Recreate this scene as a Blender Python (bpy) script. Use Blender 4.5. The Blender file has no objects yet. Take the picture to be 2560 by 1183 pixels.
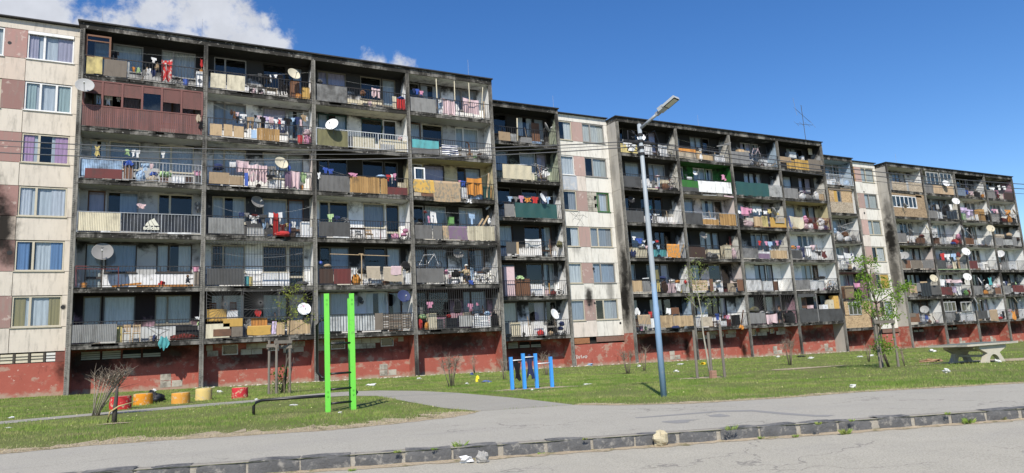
import bpy, math, random
import numpy as np
from mathutils import Matrix, Vector
random.seed(7); RNG = np.random.default_rng(7)
scene = bpy.context.scene
COL = scene.collection
# ------------------------------------------------------------------ camera
FPX, YAW, PITCH, ROLL = 1704.144, .4831, .1617, -.0582
CAM = np.array([3.8813, -39.9447, -1.3153])
cy, sy, cp, sp, cr, sr = math.cos(YAW), math.sin(YAW), math.cos(PITCH), math.sin(PITCH), math.cos(ROLL), math.sin(ROLL)
FWD = np.array([sy*cp, cy*cp, sp]); _r = np.array([cy, -sy, 0.]); _u = np.cross(_r, FWD)
RIGHT = _r*cr + _u*sr; UP = -_r*sr + _u*cr
cd = bpy.data.cameras.new('camera'); cd.sensor_fit = 'HORIZONTAL'; cd.sensor_width = 36.0
cd.lens = FPX/2560*36; cd.clip_start = .1; cd.clip_end = 5000
cam = bpy.data.objects.new('camera', cd); COL.objects.link(cam)
M = Matrix.Identity(4)
for i in range(3): M[i][0], M[i][1], M[i][2], M[i][3] = RIGHT[i], UP[i], -FWD[i], CAM[i]
cam.matrix_world = M; scene.camera = cam
# ------------------------------------------------------------------ sky, sun, exposure
SUNDIR = Vector((.66, 1.0, -1.2)).normalized()          # the way the light travels
world = bpy.data.worlds.new('World'); scene.world = world; world.use_nodes = True
def sky():
    nt = world.node_tree; N = nt.nodes; L = nt.links; N.clear()
    out = N.new('ShaderNodeOutputWorld'); st = N.new('ShaderNodeTexSky'); st.sky_type = 'NISHITA'; st.sun_disc = False
    st.sun_elevation = math.asin(-SUNDIR.z); st.sun_rotation = math.atan2(-SUNDIR.x, -SUNDIR.y) % (2*math.pi)
    st.altitude = 700; st.air_density = 1.05; st.dust_density = .25; st.ozone_density = 3.2
    b1 = N.new('ShaderNodeBackground'); b1.inputs[1].default_value = .134; hs = N.new('ShaderNodeHueSaturation'); hs.inputs['Saturation'].default_value = 1.27; hs.inputs['Value'].default_value = 1.0; hs.inputs['Hue'].default_value = .508; L.new(st.outputs[0], hs.inputs['Color']); L.new(hs.outputs[0], b1.inputs[0])
    b2 = N.new('ShaderNodeBackground'); b2.inputs[0].default_value = (.90, .93, 1, 1)
    tc = N.new('ShaderNodeTexCoord')
    def math_(op, a, b=None, c=None):
        n = N.new('ShaderNodeMath'); n.operation = op
        for k, v in enumerate((a, b, c)):
            if v is None: continue
            if isinstance(v, (int, float)): n.inputs[k].default_value = v
            else: L.new(v, n.inputs[k])
        return n.outputs[0]
    def noise(scale, detail, rough, off):
        m = N.new('ShaderNodeMapping'); m.inputs['Location'].default_value = off; L.new(tc.outputs['Generated'], m.inputs[0])
        n = N.new('ShaderNodeTexNoise'); n.inputs['Scale'].default_value = scale; n.inputs['Detail'].default_value = detail
        n.inputs['Roughness'].default_value = rough; L.new(m.outputs[0], n.inputs['Vector']); return n.outputs['Fac']
    # cumulus banks standing to the left of the block and on round the sky that way
    banks = [(-150, 30, .19), (50, 0, .085), (100, 30, .05), (290, 95, .075), (450, 95, .105), (540, 75, .09), (600, 110, .08), (660, 120, .05), (380, 40, .05), (520, 30, .045), (930, 192, .05), (990, 200, .045), (-520, 200, .3), (-900, 420, .35)]
    s = None
    for px, py, r in banks:
        d = FWD + RIGHT*(px-1280)/FPX - UP*(py-591.5)/FPX; d = d/np.linalg.norm(d)
        v = N.new('ShaderNodeVectorMath'); v.operation = 'DISTANCE'; L.new(tc.outputs['Generated'], v.inputs[0]); v.inputs[1].default_value = tuple(d)
        g = math_('SUBTRACT', 1.0, math_('DIVIDE', v.outputs['Value'], r)); g = math_('MAXIMUM', g, 0.0)
        s = g if s is None else math_('MAXIMUM', s, g)
    n1 = noise(17, 9, .62, (3.1, .4, 1.2)); n2 = noise(60, 5, .6, (0, 2, 5))
    f = math_('ADD', math_('MULTIPLY', s, 1.25), math_('MULTIPLY', math_('SUBTRACT', n1, .5), 2.7))
    f = math_('ADD', f, math_('MULTIPLY', math_('SUBTRACT', n2, .5), .35))
    mr = N.new('ShaderNodeMapRange'); mr.interpolation_type = 'SMOOTHSTEP'; L.new(f, mr.inputs[0]); mr.inputs[1].default_value = .30; mr.inputs[2].default_value = .86
    gate = math_('MINIMUM', math_('MULTIPLY', s, 6.0), 1.0)
    fac = math_('MULTIPLY', math_('MULTIPLY', mr.outputs[0], gate), .93)
    n3 = noise(14, 6, .6, (7, 1, 3)); L.new(math_('ADD', .46, math_('MULTIPLY', n3, .42)), b2.inputs[1])
    mx = N.new('ShaderNodeMixShader'); L.new(fac, mx.inputs[0]); L.new(b1.outputs[0], mx.inputs[1]); L.new(b2.outputs[0], mx.inputs[2])
    L.new(mx.outputs[0], out.inputs[0])
sky()
sd = bpy.data.lights.new('sun', 'SUN'); sd.energy = 5.0; sd.angle = math.radians(.53); sd.color = (1, .935, .83)
so = bpy.data.objects.new('sun', sd); COL.objects.link(so); so.rotation_euler = SUNDIR.to_track_quat('-Z', 'Y').to_euler(); so.location = (-20, -60, 60)
scene.view_settings.view_transform = 'Standard'; scene.view_settings.look = 'None'
scene.view_settings.exposure = .22; scene.view_settings.gamma = 1; scene.view_settings.use_curve_mapping = False
scene.cycles.max_bounces = 6; scene.cycles.transparent_max_bounces = 12; scene.cycles.caustics_reflective = False; scene.cycles.caustics_refractive = False
# ------------------------------------------------------------------ placing helpers
def G(x): return -2.36 - .018*x                               # the lawn falls gently along the block
def ray(px, py): return FWD + RIGHT*(px-1280)/FPX - UP*(py-591.5)/FPX
def P(px, py, Y):                                             # a point of the photograph on the upright plane at depth Y
    d = ray(px, py); return CAM + d*((Y-CAM[1])/d[1])
def PG(px, py, dz=0):                                         # ... on the ground
    d = ray(px, py); t = (G(CAM[0])+dz-CAM[2])/(d[2]+.018*d[0]); return CAM + d*t
# ------------------------------------------------------------------ objects
WLOC = {}
def link(o, parent, loc):
    COL.objects.link(o); o.location = loc; WLOC[o.name] = Vector(loc)
    if parent is not None:
        o.parent = parent; o.matrix_parent_inverse = Matrix.Translation(-WLOC[parent.name])
    return o
def empty(name, loc, parent=None):
    o = bpy.data.objects.new(name, None); o.empty_display_size = .2; return link(o, parent, loc)
THINGS = []
def tag(o, label, cat, group=None, kind=None):
    o['label'] = label; o['category'] = cat
    if group: o['group'] = group
    if kind: o['kind'] = kind
    THINGS.append(o); return o
class MB:
    def __init__(s): s.v = []; s.f = []; s.mi = []; s.cm = 0
    def add(s, vs, fs):
        b = len(s.v); s.v.extend(tuple(map(float, v)) for v in vs); s.f.extend(tuple(i+b for i in f) for f in fs); s.mi.extend([s.cm]*len(fs)); return s
    def box(s, x0, x1, y0, y1, z0, z1):
        return s.add([(x0,y0,z0),(x1,y0,z0),(x1,y1,z0),(x0,y1,z0),(x0,y0,z1),(x1,y0,z1),(x1,y1,z1),(x0,y1,z1)],
                     [(0,3,2,1),(4,5,6,7),(0,1,5,4),(1,2,6,5),(2,3,7,6),(3,0,4,7)])
    def tube(s, pts, r, n=6, cap=True):
        pts = [Vector(p) for p in pts]; rs = r if isinstance(r, (list, tuple)) else [r]*len(pts); vs = []; fs = []
        for i, p in enumerate(pts):
            t = (pts[min(i+1, len(pts)-1)] - pts[max(i-1, 0)]).normalized()
            a = t.cross(Vector((0, 0, 1))) if abs(t.z) < .95 else t.cross(Vector((1, 0, 0))); a.normalize(); b = t.cross(a)
            for k in range(n):
                w = 2*math.pi*k/n; vs.append(p + a*(math.cos(w)*rs[i]) + b*(math.sin(w)*rs[i]))
        for i in range(len(pts)-1):
            for k in range(n): fs.append((i*n+k, i*n+(k+1) % n, (i+1)*n+(k+1) % n, (i+1)*n+k))
        if cap: fs.append(tuple(range(n-1, -1, -1))); fs.append(tuple((len(pts)-1)*n+k for k in range(n)))
        return s.add(vs, fs)
    def bar(s, a, b, w, d=None):                                # a straight square bar
        a = Vector(a); b = Vector(b); t = (b-a).normalized(); d = d or w
        e = t.cross(Vector((0, 1, 0)));
        if e.length < .1: e = t.cross(Vector((0, 0, 1)))
        e.normalize(); g = t.cross(e); e *= w/2; g *= d/2
        return s.add([a-e-g, a+e-g, a+e+g, a-e+g, b-e-g, b+e-g, b+e+g, b-e+g], [(0,3,2,1),(4,5,6,7),(0,1,5,4),(1,2,6,5),(2,3,7,6),(3,0,4,7)])
    def grid(s, fn, nu, nv, keep=None, closed=False):           # fn(u,v) -> point
        vs = [fn(i/nu, j/nv) for j in range(nv+1) for i in range(nu+1)]
        fs = [(j*(nu+1)+i, j*(nu+1)+i+1, (j+1)*(nu+1)+i+1, (j+1)*(nu+1)+i) for j in range(nv) for i in range(nu) if keep is None or keep(i, j)]
        return s.add(vs, fs)
    def lathe(s, prof, c, n=20, ax=None):                      # prof: (r, h) about +Z at c, or about ax
        c = Vector(c); z = Vector(ax or (0, 0, 1)).normalized(); a = z.orthogonal().normalized(); b = z.cross(a); vs = []; m = len(prof)
        for k in range(n):
            w = 2*math.pi*k/n; d = a*math.cos(w)+b*math.sin(w)
            for r, h in prof: vs.append(c + d*r + z*h)
        fs = [(k*m+i, ((k+1) % n)*m+i, ((k+1) % n)*m+i+1, k*m+i+1) for k in range(n) for i in range(m-1)]
        return s.add(vs, fs)
    def blob(s, c, r, seed=0, rough=.25, nu=10, nv=7):
        rr = random.Random(seed); ph = [(rr.uniform(0, 6.3), rr.uniform(1, 4), rr.uniform(1, 4)) for _ in range(5)]
        def fn(u, v):
            a = 2*math.pi*(u % 1.0); b = math.pi*v; d = Vector((math.cos(a)*math.sin(b), math.sin(a)*math.sin(b), math.cos(b)))
            k = 1 + rough*sum(math.sin(p+q*3*d.x+w*3*d.z+2*d.y*q) for p, q, w in ph)/2.2
            return (c[0]+r[0]*d.x*k, c[1]+r[1]*d.y*k, c[2]+max(-.8, d.z*k)*r[2])
        return s.grid(fn, nu, nv)
    def build(s, name, mat, parent=None, color=None, smooth=False, origin=None):
        v = np.array(s.v, dtype=np.float64)
        if origin is None: origin = ((v[:, 0].min()+v[:, 0].max())/2, (v[:, 1].min()+v[:, 1].max())/2, v[:, 2].min())
        me = bpy.data.meshes.new(name); me.from_pydata((v-np.array(origin)).tolist(), [], s.f)
        mats = mat if isinstance(mat, (list, tuple)) else [mat]
        for m in mats: me.materials.append(MAT[m] if isinstance(m, str) else m)
        if len(mats) > 1: me.polygons.foreach_set('material_index', s.mi)
        if smooth: me.polygons.foreach_set('use_smooth', [True]*len(me.polygons))
        me.update(); o = bpy.data.objects.new(name, me)
        if color is not None: o.color = tuple(color) if len(color) == 4 else (*color, 0.)
        return link(o, parent, origin)
def share(src, name, loc, parent=None, rot=None, scale=None, color=None):
    o = bpy.data.objects.new(name, src.data); link(o, parent, loc)
    if rot: o.rotation_euler = rot
    if scale: o.scale = scale
    if color is not None: o.color = tuple(color) if len(color) == 4 else (*color, 0.)
    return o
# ------------------------------------------------------------------ materials
MAT = {}
class NT:
    def __init__(s, name, rough=.85, spec=.25):
        s.m = bpy.data.materials.new(name); s.m.use_nodes = True; s.t = s.m.node_tree; s.N = s.t.nodes; s.L = s.t.links
        s.b = s.N['Principled BSDF']; s.b.inputs['Roughness'].default_value = rough; s.b.inputs['Specular IOR Level'].default_value = spec; MAT[name] = s.m
    def pos(s, sc=(1, 1, 1), off=(0, 0, 0)):
        g = s.N.new('ShaderNodeNewGeometry'); m = s.N.new('ShaderNodeMapping'); s.L.new(g.outputs['Position'], m.inputs[0]); m.inputs['Scale'].default_value = sc; m.inputs['Location'].default_value = off; return m.outputs[0]
    def noise(s, scale, detail=5, rough=.6, sc=(1, 1, 1), off=(0, 0, 0)):
        n = s.N.new('ShaderNodeTexNoise'); n.inputs['Scale'].default_value = scale; n.inputs['Detail'].default_value = detail; n.inputs['Roughness'].default_value = rough; s.L.new(s.pos(sc, off), n.inputs['Vector']); return n.outputs['Fac']
    def vor(s, scale, sc=(1, 1, 1), out='Distance'):
        n = s.N.new('ShaderNodeTexVoronoi'); n.inputs['Scale'].default_value = scale; s.L.new(s.pos(sc), n.inputs['Vector']); return n.outputs[out]
    def math(s, op, *a):
        n = s.N.new('ShaderNodeMath'); n.operation = op
        for k, v in enumerate(a):
            if isinstance(v, (int, float)): n.inputs[k].default_value = v
            else: s.L.new(v, n.inputs[k])
        return n.outputs[0]
    def ramp(s, f, a, b, lo=0., hi=1.):
        n = s.N.new('ShaderNodeMapRange'); n.interpolation_type = 'SMOOTHSTEP'; s.L.new(f, n.inputs[0])
        for k, v in ((1, a), (2, b), (3, lo), (4, hi)): n.inputs[k].default_value = v
        return n.outputs[0]
    def mix(s, f, a, b, mode='MIX'):
        n = s.N.new('ShaderNodeMix'); n.data_type = 'RGBA'; n.blend_type = mode
        for k, v in ((0, f), (6, a), (7, b)):
            if isinstance(v, (int, float)): n.inputs[k].default_value = v
            elif isinstance(v, tuple): n.inputs[k].default_value = (*v, 1)
            else: s.L.new(v, n.inputs[k])
        return n.outputs[2]
    def info(s): return s.N.new('ShaderNodeObjectInfo')
    def gen(s):
        t = s.N.new('ShaderNodeTexCoord'); x = s.N.new('ShaderNodeSeparateXYZ'); s.L.new(t.outputs['Generated'], x.inputs[0]); return x.outputs
    def xyz(s):
        g = s.N.new('ShaderNodeNewGeometry'); x = s.N.new('ShaderNodeSeparateXYZ'); s.L.new(g.outputs['Position'], x.inputs[0]); return x.outputs
    def bump(s, h, st=.3, d=.02):
        n = s.N.new('ShaderNodeBump'); n.inputs['Strength'].default_value = st; n.inputs['Distance'].default_value = d; s.L.new(h, n.inputs['Height']); s.L.new(n.outputs[0], s.b.inputs['Normal'])
    def col(s, c):
        if isinstance(c, tuple): s.b.inputs['Base Color'].default_value = (*c, 1)
        else: s.L.new(c, s.b.inputs['Base Color'])
    def spots(s, col, spots, soot=(.012, .011, .01)):
        # smoke stains (on red_paint also painted shade): ragged-edged ellipses about points of the wall
        nz = s.noise(1.7, 6, .65)
        for c, r, st in spots:
            m = s.N.new('ShaderNodeVectorMath'); m.operation = 'SUBTRACT'; g = s.N.new('ShaderNodeNewGeometry'); s.L.new(g.outputs['Position'], m.inputs[0]); m.inputs[1].default_value = c
            d = s.N.new('ShaderNodeVectorMath'); d.operation = 'DIVIDE'; s.L.new(m.outputs[0], d.inputs[0]); d.inputs[1].default_value = r
            l = s.N.new('ShaderNodeVectorMath'); l.operation = 'LENGTH'; s.L.new(d.outputs[0], l.inputs[0])
            f = s.ramp(s.math('ADD', l.outputs['Value'], s.math('MULTIPLY', s.math('SUBTRACT', nz, .5), 1.1)), 1.0, .25, 0., st)
            col = s.mix(f, col, soot)
        return col
SOOT = (.013, .012, .011)
def materials():
    # wall paint with smoke: object colour = paint, object alpha = how badly it was smoked
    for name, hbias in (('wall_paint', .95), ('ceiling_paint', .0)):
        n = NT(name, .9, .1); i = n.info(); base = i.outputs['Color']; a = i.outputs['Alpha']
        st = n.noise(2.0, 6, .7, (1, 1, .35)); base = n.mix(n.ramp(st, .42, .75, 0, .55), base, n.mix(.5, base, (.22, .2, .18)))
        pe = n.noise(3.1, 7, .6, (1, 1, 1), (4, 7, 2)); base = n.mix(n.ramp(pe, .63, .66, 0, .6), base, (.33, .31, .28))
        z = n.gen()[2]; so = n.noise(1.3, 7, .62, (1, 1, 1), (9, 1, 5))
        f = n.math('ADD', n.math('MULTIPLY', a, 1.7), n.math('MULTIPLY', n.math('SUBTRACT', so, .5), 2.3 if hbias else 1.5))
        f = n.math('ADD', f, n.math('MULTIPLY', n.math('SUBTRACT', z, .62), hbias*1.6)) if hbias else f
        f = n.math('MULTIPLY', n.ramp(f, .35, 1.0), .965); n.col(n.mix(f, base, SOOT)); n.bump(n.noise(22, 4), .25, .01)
    n = NT('concrete', .92, .1); i = n.info(); b = n.noise(2.2, 7, .65); c = n.mix(b, (.085, .08, .073), (.34, .32, .285))
    c = n.mix(n.ramp(n.noise(.9, 7, .68, (1, 1, .5), (5, 2, 8)), .37, .54, 0, .93), c, (.02, .019, .017)); c = n.mix(n.ramp(n.noise(5, 6, .7, (3, 3, .3)), .5, .7, 0, .8), c, (.03, .028, .026))
    c = n.mix(n.ramp(n.noise(7, 5, .6, (1, 1, 1), (1, 9, 4)), .62, .66, 0, .5), c, (.5, .48, .44)); n.col(c); n.bump(n.noise(14, 6, .7), .6, .02)
    # precast wall panels: object colour is the render coat
    n = NT('panel_render', .92, .1); i = n.info(); base = i.outputs['Color']
    c = n.mix(n.ramp(n.noise(1.1, 6, .65, (1, 1, .6)), .4, .75, 0, .45), base, n.mix(.55, base, (.34, .31, .27)))
    c = n.mix(n.ramp(n.noise(6, 6, .7, (1, 1, .16), (2, 3, 1)), .47, .72, 0, .55), c, (.25, .23, .20)); c = n.mix(n.ramp(n.noise(2.6, 6, .62, (1, 1, 1), (3, 5, 9)), .60, .64, 0, .35), c, (.62, .57, .5))
    sp = [(tuple(P(5, 575, 1.2)), (.85, 2, 2.3), .97), (tuple(P(-40, 480, 1.2)), (1.1, 2, 1.8), .85), (tuple(P(30, 640, 1.2)), (.6, 2, .8), .7), (tuple(P(1472, 745, 3.3)), (.5, 2, 1.15), .95), (tuple(P(1487, 590, 3.3)), (.35, 2, .5), .9), (tuple(P(1525, 730, 3.3)), (.5, 2, 1.6), .5), (tuple(P(1440, 620, 3.3)), (.5, 2, .8), .35), (tuple(P(2190, 700, 4.6)), (1.3, 2, 1.6), .7), (tuple(P(158, 768, 1.2)), (.16, 2, .2), .95)]
    n.col(n.spots(c, sp)); n.bump(n.noise(30, 5), .3, .008)
    # the blank flank walls of the middle and far blocks, smoked black in places
    n = NT('flank_concrete', .93, .1); c = n.mix(n.noise(1.6, 7, .65, (1, 1, .4)), (.30, .28, .25), (.52, .49, .44)); c = n.mix(n.ramp(n.noise(3, 6, .7, (2, 2, .2)), .5, .8, 0, .55), c, (.1, .095, .085))
    sp = [((35.8, 2.75, 1.9), (3, 1.1, 2.9), .98), ((35.8, 2.5, 4.4), (3, .8, 2.4), .93), ((35.8, 2.7, 7.6), (3, .6, 2.2), .55), ((35.8, 2.9, 12), (3, .5, 1.5), .3), ((71.2, 4.0, 7.6), (3, 1.0, 3.0), .98), ((71.2, 3.9, 10.6), (3, .7, 1.8), .55), ((71.2, 4.1, 4.0), (3, .8, 3.4), .75), ((71.2, 4.2, 1.5), (3, .5, 1.5), .5)]
    n.col(n.spots(c, sp)); n.bump(n.noise(25, 5), .4, .01)
    n = NT('pillar_concrete', .92, .1); c = n.mix(n.noise(3, 7, .65), (.12, .115, .10), (.34, .32, .285)); c = n.mix(n.ramp(n.noise(.7, 7, .68, (1, 1, .35), (2, 2, 3)), .42, .62, 0, .9), c, (.03, .028, .026)); c = n.mix(n.ramp(n.noise(11, 6, .7, (1, 1, .5)), .52, .66, 0, .7), c, (.045, .042, .038)); n.col(c); n.bump(n.noise(16, 6, .7), .7, .02)
    n = NT('red_paint', .9, .12); z = n.xyz(); c = n.mix(n.noise(1.3, 6, .6), (.29, .080, .058), (.40, .125, .095))
    c = n.mix(n.ramp(n.noise(4.5, 8, .7, (1, 1, .8)), .625, .66, 0, .7), c, (.55, .44, .38)); c = n.mix(n.ramp(n.noise(1.4, 7, .65, (1, 1, 1.4), (2, 8, 1)), .53, .62, 0, .75), c, (.37, .27, .21))
    c = n.mix(n.ramp(n.noise(2.2, 6, .7, (1, 1, .5), (8, 1, 4)), .56, .72, 0, .7), c, (.10, .035, .028))
    hz = n.math('ADD', z[2], n.math('MULTIPLY', z[0], .018)); f = n.math('ADD', n.ramp(hz, -1.75, -2.35), n.math('MULTIPLY', n.math('SUBTRACT', n.noise(2.4, 6, .65), .5), 1.6))
    c = n.mix(n.ramp(f, .55, 1.1, 0, .8), c, (.36, .29, .22)); c = n.spots(c, [((.9, 1.2, -.9), (2.2, 2, 1.3), .93), ((3.9, 1.2, -.5), (3.2, 2, .9), .88), ((8.9, 1.2, -.9), (3.6, 2, .75), .8), ((15, 1.2, -.8), (3.6, 2, .7), .75), ((20.8, 1.2, -.7), (3.6, 2, 1.0), .85), ((27, 3.25, -1.5), (3.4, 2, 1.1), .85), ((38.9, 3.25, -1.5), (3.6, 2, 1.0), .92), ((45, 3.25, -1.6), (3.4, 2, .8), .8), ((51, 3.25, -1.6), (3.4, 2, .9), .85), ((57, 3.25, -1.7), (3.4, 2, .9), .8), ((63, 4.6, -2.3), (3.4, 2, 1.0), .8), ((74, 4.6, -2.3), (3.4, 2, 1.0), .85), ((80, 4.6, -2.3), (3.4, 2, 1.0), .85), ((86, 4.6, -2.3), (3.4, 2, 1.0), .85), ((92, 4.6, -2.3), (3.4, 2, 1.0), .85), ((41.8, 3.1, -2.2), (.4, .5, 1.2), .9), ((47.8, 2.9, -2.6), (.4, .4, 1.0), .9), ((77.3, 4.1, -3), (.4, .5, 1), .8)]); n.col(c); n.bump(n.noise(12, 6, .65), .5, .02)  # soot spots; those high on the wall also paint in the slab's shade
    n = NT('sooty_red', .9, .1); c = n.mix(n.noise(2, 6, .6), (.05, .016, .013), (.12, .035, .028)); n.col(c)
    n = NT('roof_felt', .7, .3); n.col(n.mix(n.noise(3, 4), (.012, .012, .014), (.05, .048, .047)))
    n = NT('metal', .5, .4); i = n.info(); c = n.mix(n.ramp(n.noise(9, 5, .7), .5, .7, 0, .6), i.outputs['Color'], (.06, .03, .018)); n.col(c); n.b.inputs['Metallic'].default_value = .15
    n = NT('sheet', .65, .3); i = n.info(); c = i.outputs['Color']; c = n.mix(n.ramp(n.noise(3, 6, .7, (1, 1, .25)), .42, .75, 0, .75), c, n.mix(.7, c, (.05, .045, .04)))
    f = n.math('ADD', i.outputs['Alpha'], n.math('MULTIPLY', n.math('SUBTRACT', n.noise(1.6, 6, .65), .5), 1.2)); c = n.mix(n.ramp(f, .35, .9, 0, .85), c, (.03, .028, .026)); n.col(c)
    n = NT('wood', .8, .2); i = n.info(); c = i.outputs['Color']; w = n.noise(6, 5, .7, (3, 3, .25)); c = n.mix(w, n.mix(.45, c, (.02, .012, .006)), c); c = n.mix(n.ramp(n.noise(1.7, 6, .7), .52, .75, 0, .6), c, (.07, .055, .045)); n.col(c)
    n = NT('weathered_wood', .9, .1); c = n.mix(n.noise(7, 6, .7, (3, 3, .2)), (.09, .078, .066), (.28, .25, .21)); n.col(c); n.bump(n.noise(20, 4, .6, (3, 3, .2)), .4, .01)
    n = NT('osb', .85, .15); i = n.info(); v = n.N.new('ShaderNodeTexVoronoi'); v.inputs['Scale'].default_value = 9; n.L.new(n.pos((1, 1, 2.2)), v.inputs['Vector']); sepv = n.N.new('ShaderNodeSeparateColor'); n.L.new(v.outputs['Color'], sepv.inputs[0])
    c = n.mix(sepv.outputs[0], n.mix(.55, i.outputs['Color'], (.07, .04, .02)), i.outputs['Color']); c = n.mix(n.ramp(n.noise(1.5, 6, .7), .5, .78, 0, .75), c, (.06, .045, .035)); n.col(c)
    n = NT('cloth', .95, .05); i = n.info(); c = i.outputs['Color']; c = n.mix(n.ramp(n.noise(7, 4, .6), .45, .8, 0, .35), c, n.mix(.6, c, (.05, .05, .05))); n.col(c)
    n.b.inputs['Sheen Weight'].default_value = .15
    tr = n.N.new('ShaderNodeBsdfTranslucent'); n.L.new(c, tr.inputs[0]); ms = n.N.new('ShaderNodeMixShader'); ms.inputs[0].default_value = .16; o = n.N['Material Output']; n.L.new(n.b.outputs[0], ms.inputs[1]); n.L.new(tr.outputs[0], ms.inputs[2]); n.L.new(ms.outputs[0], o.inputs[0])
    # printed cloth: object colour with blotches; object alpha picks the second tone
    n = NT('print_cloth', .95, .05); i = n.info(); c = i.outputs['Color']; hs = n.N.new('ShaderNodeHueSaturation'); n.L.new(c, hs.inputs['Color']); hs.inputs['Value'].default_value = .45; hs.inputs['Hue'].default_value = .52
    f = n.ramp(n.noise(5, 3, .5, (1.6, 1, 1)), .5, .56); c2 = n.mix(f, c, n.mix(i.outputs['Alpha'], hs.outputs[0], (.75, .7, .66))); n.col(n.mix(n.ramp(n.noise(2, 5), .5, .8, 0, .4), c2, n.mix(.6, c2, (.05, .04, .04))))
    n = NT('stripe_cloth', .95, .05); i = n.info(); z = n.xyz()[2]; f = n.ramp(n.math('SINE', n.math('MULTIPLY', z, 42.)), -.1, .1); n.col(n.mix(f, i.outputs['Color'], (.72, .71, .7)))
    n = NT('plain', .7, .3); i = n.info(); c = i.outputs['Color']; n.col(n.mix(n.ramp(n.noise(4, 5, .65), .5, .8, 0, .5), c, n.mix(.6, c, (.06, .055, .05))))
    n = NT('plastic', .4, .5); i = n.info(); n.col(n.mix(n.ramp(n.noise(5, 5), .5, .8, 0, .3), i.outputs['Color'], n.mix(.6, i.outputs['Color'], (.1, .1, .1))))
    n = NT('gloss_paint', .38, .45); i = n.info(); c = i.outputs['Color']; n.col(n.mix(n.ramp(n.noise(5, 8, .75), .56, .68, 0, .75), c, n.mix(.45, c, (.10, .085, .07)))); n.bump(n.noise(60, 2), .05, .002)
    n = NT('stump_paint', .8, .2); i = n.info(); c = i.outputs['Color']; c = n.mix(n.ramp(n.noise(9, 7, .7), .53, .60, 0, .8), c, (.50, .41, .27)); n.col(n.mix(n.ramp(n.noise(3, 6), .5, .8, 0, .5), c, n.mix(.6, c, (.1, .06, .03)))); n.bump(n.noise(30, 5), .5, .01)
    n = NT('pole_paint', .5, .4); z = n.xyz()[2]; f = n.math('ADD', z, n.math('MULTIPLY', n.math('SUBTRACT', n.noise(6, 6), .5), .9)); c = n.mix(n.ramp(f, .15, -.25), (.31, .345, .365), (.23, .35, .50))
    n.col(n.mix(n.ramp(n.noise(14, 6, .7, (1, 1, .3)), .55, .7, 0, .5), c, (.44, .46, .47)))
    # glass: see-through with the sky mirrored in it
    m = bpy.data.materials.new('glass'); m.use_nodes = True; t = m.node_tree; t.nodes.clear(); o = t.nodes.new('ShaderNodeOutputMaterial'); tr = t.nodes.new('ShaderNodeBsdfTransparent'); tr.inputs[0].default_value = (.78, .83, .86, 1)
    gl = t.nodes.new('ShaderNodeBsdfGlossy'); gl.inputs['Roughness'].default_value = .03; gl.inputs[0].default_value = (.78, .74, .69, 1); lw = t.nodes.new('ShaderNodeLayerWeight'); lw.inputs[0].default_value = .5; fr = t.nodes.new('ShaderNodeMapRange'); t.links.new(lw.outputs['Facing'], fr.inputs[0]); fr.inputs[3].default_value = .05; fr.inputs[4].default_value = .26; mx = t.nodes.new('ShaderNodeMixShader')
    t.links.new(fr.outputs[0], mx.inputs[0]); t.links.new(tr.outputs[0], mx.inputs[1]); t.links.new(gl.outputs[0], mx.inputs[2]); t.links.new(mx.outputs[0], o.inputs[0]); MAT['glass'] = m
    n = NT('curtain', .95, .05); i = n.info(); n.col(n.mix(n.ramp(n.noise(3, 5, .6, (4, 1, .4)), .4, .7, 0, .4), i.outputs['Color'], n.mix(.6, i.outputs['Color'], (.1, .1, .12))))
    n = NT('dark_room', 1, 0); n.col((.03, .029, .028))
    n = NT('block_masonry', .92, .1); n.col(n.mix(n.ramp(n.noise(1.7, 7, .7), .42, .68, 0, .75), n.mix(n.noise(4, 6), (.34, .31, .26), (.52, .49, .42)), (.10, .09, .075))); n.bump(n.noise(18, 6), .7, .02)
    # ground
    n = NT('soil', .98, .05); c = n.mix(n.noise(1.2, 7, .65), (.11, .13, .04), (.18, .20, .075)); c = n.mix(n.ramp(n.noise(.45, 7, .7, (1, 1, 1), (3, 1, 2)), .55, .72, 0, .8), c, (.23, .19, .12)); n.col(c); n.bump(n.noise(16, 6), .8, .05)
    n = NT('dry_dirt', .98, .05); c = n.mix(n.noise(5, 8, .75), (.27, .21, .135), (.62, .52, .385)); c = n.mix(n.ramp(n.noise(3.4, 7, .7, (1, 1, 1), (4, 4, 1)), .52, .62, 0, .75), c, (.17, .165, .075)); n.col(c); n.bump(n.noise(22, 7, .7), 1., .04)
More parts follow.
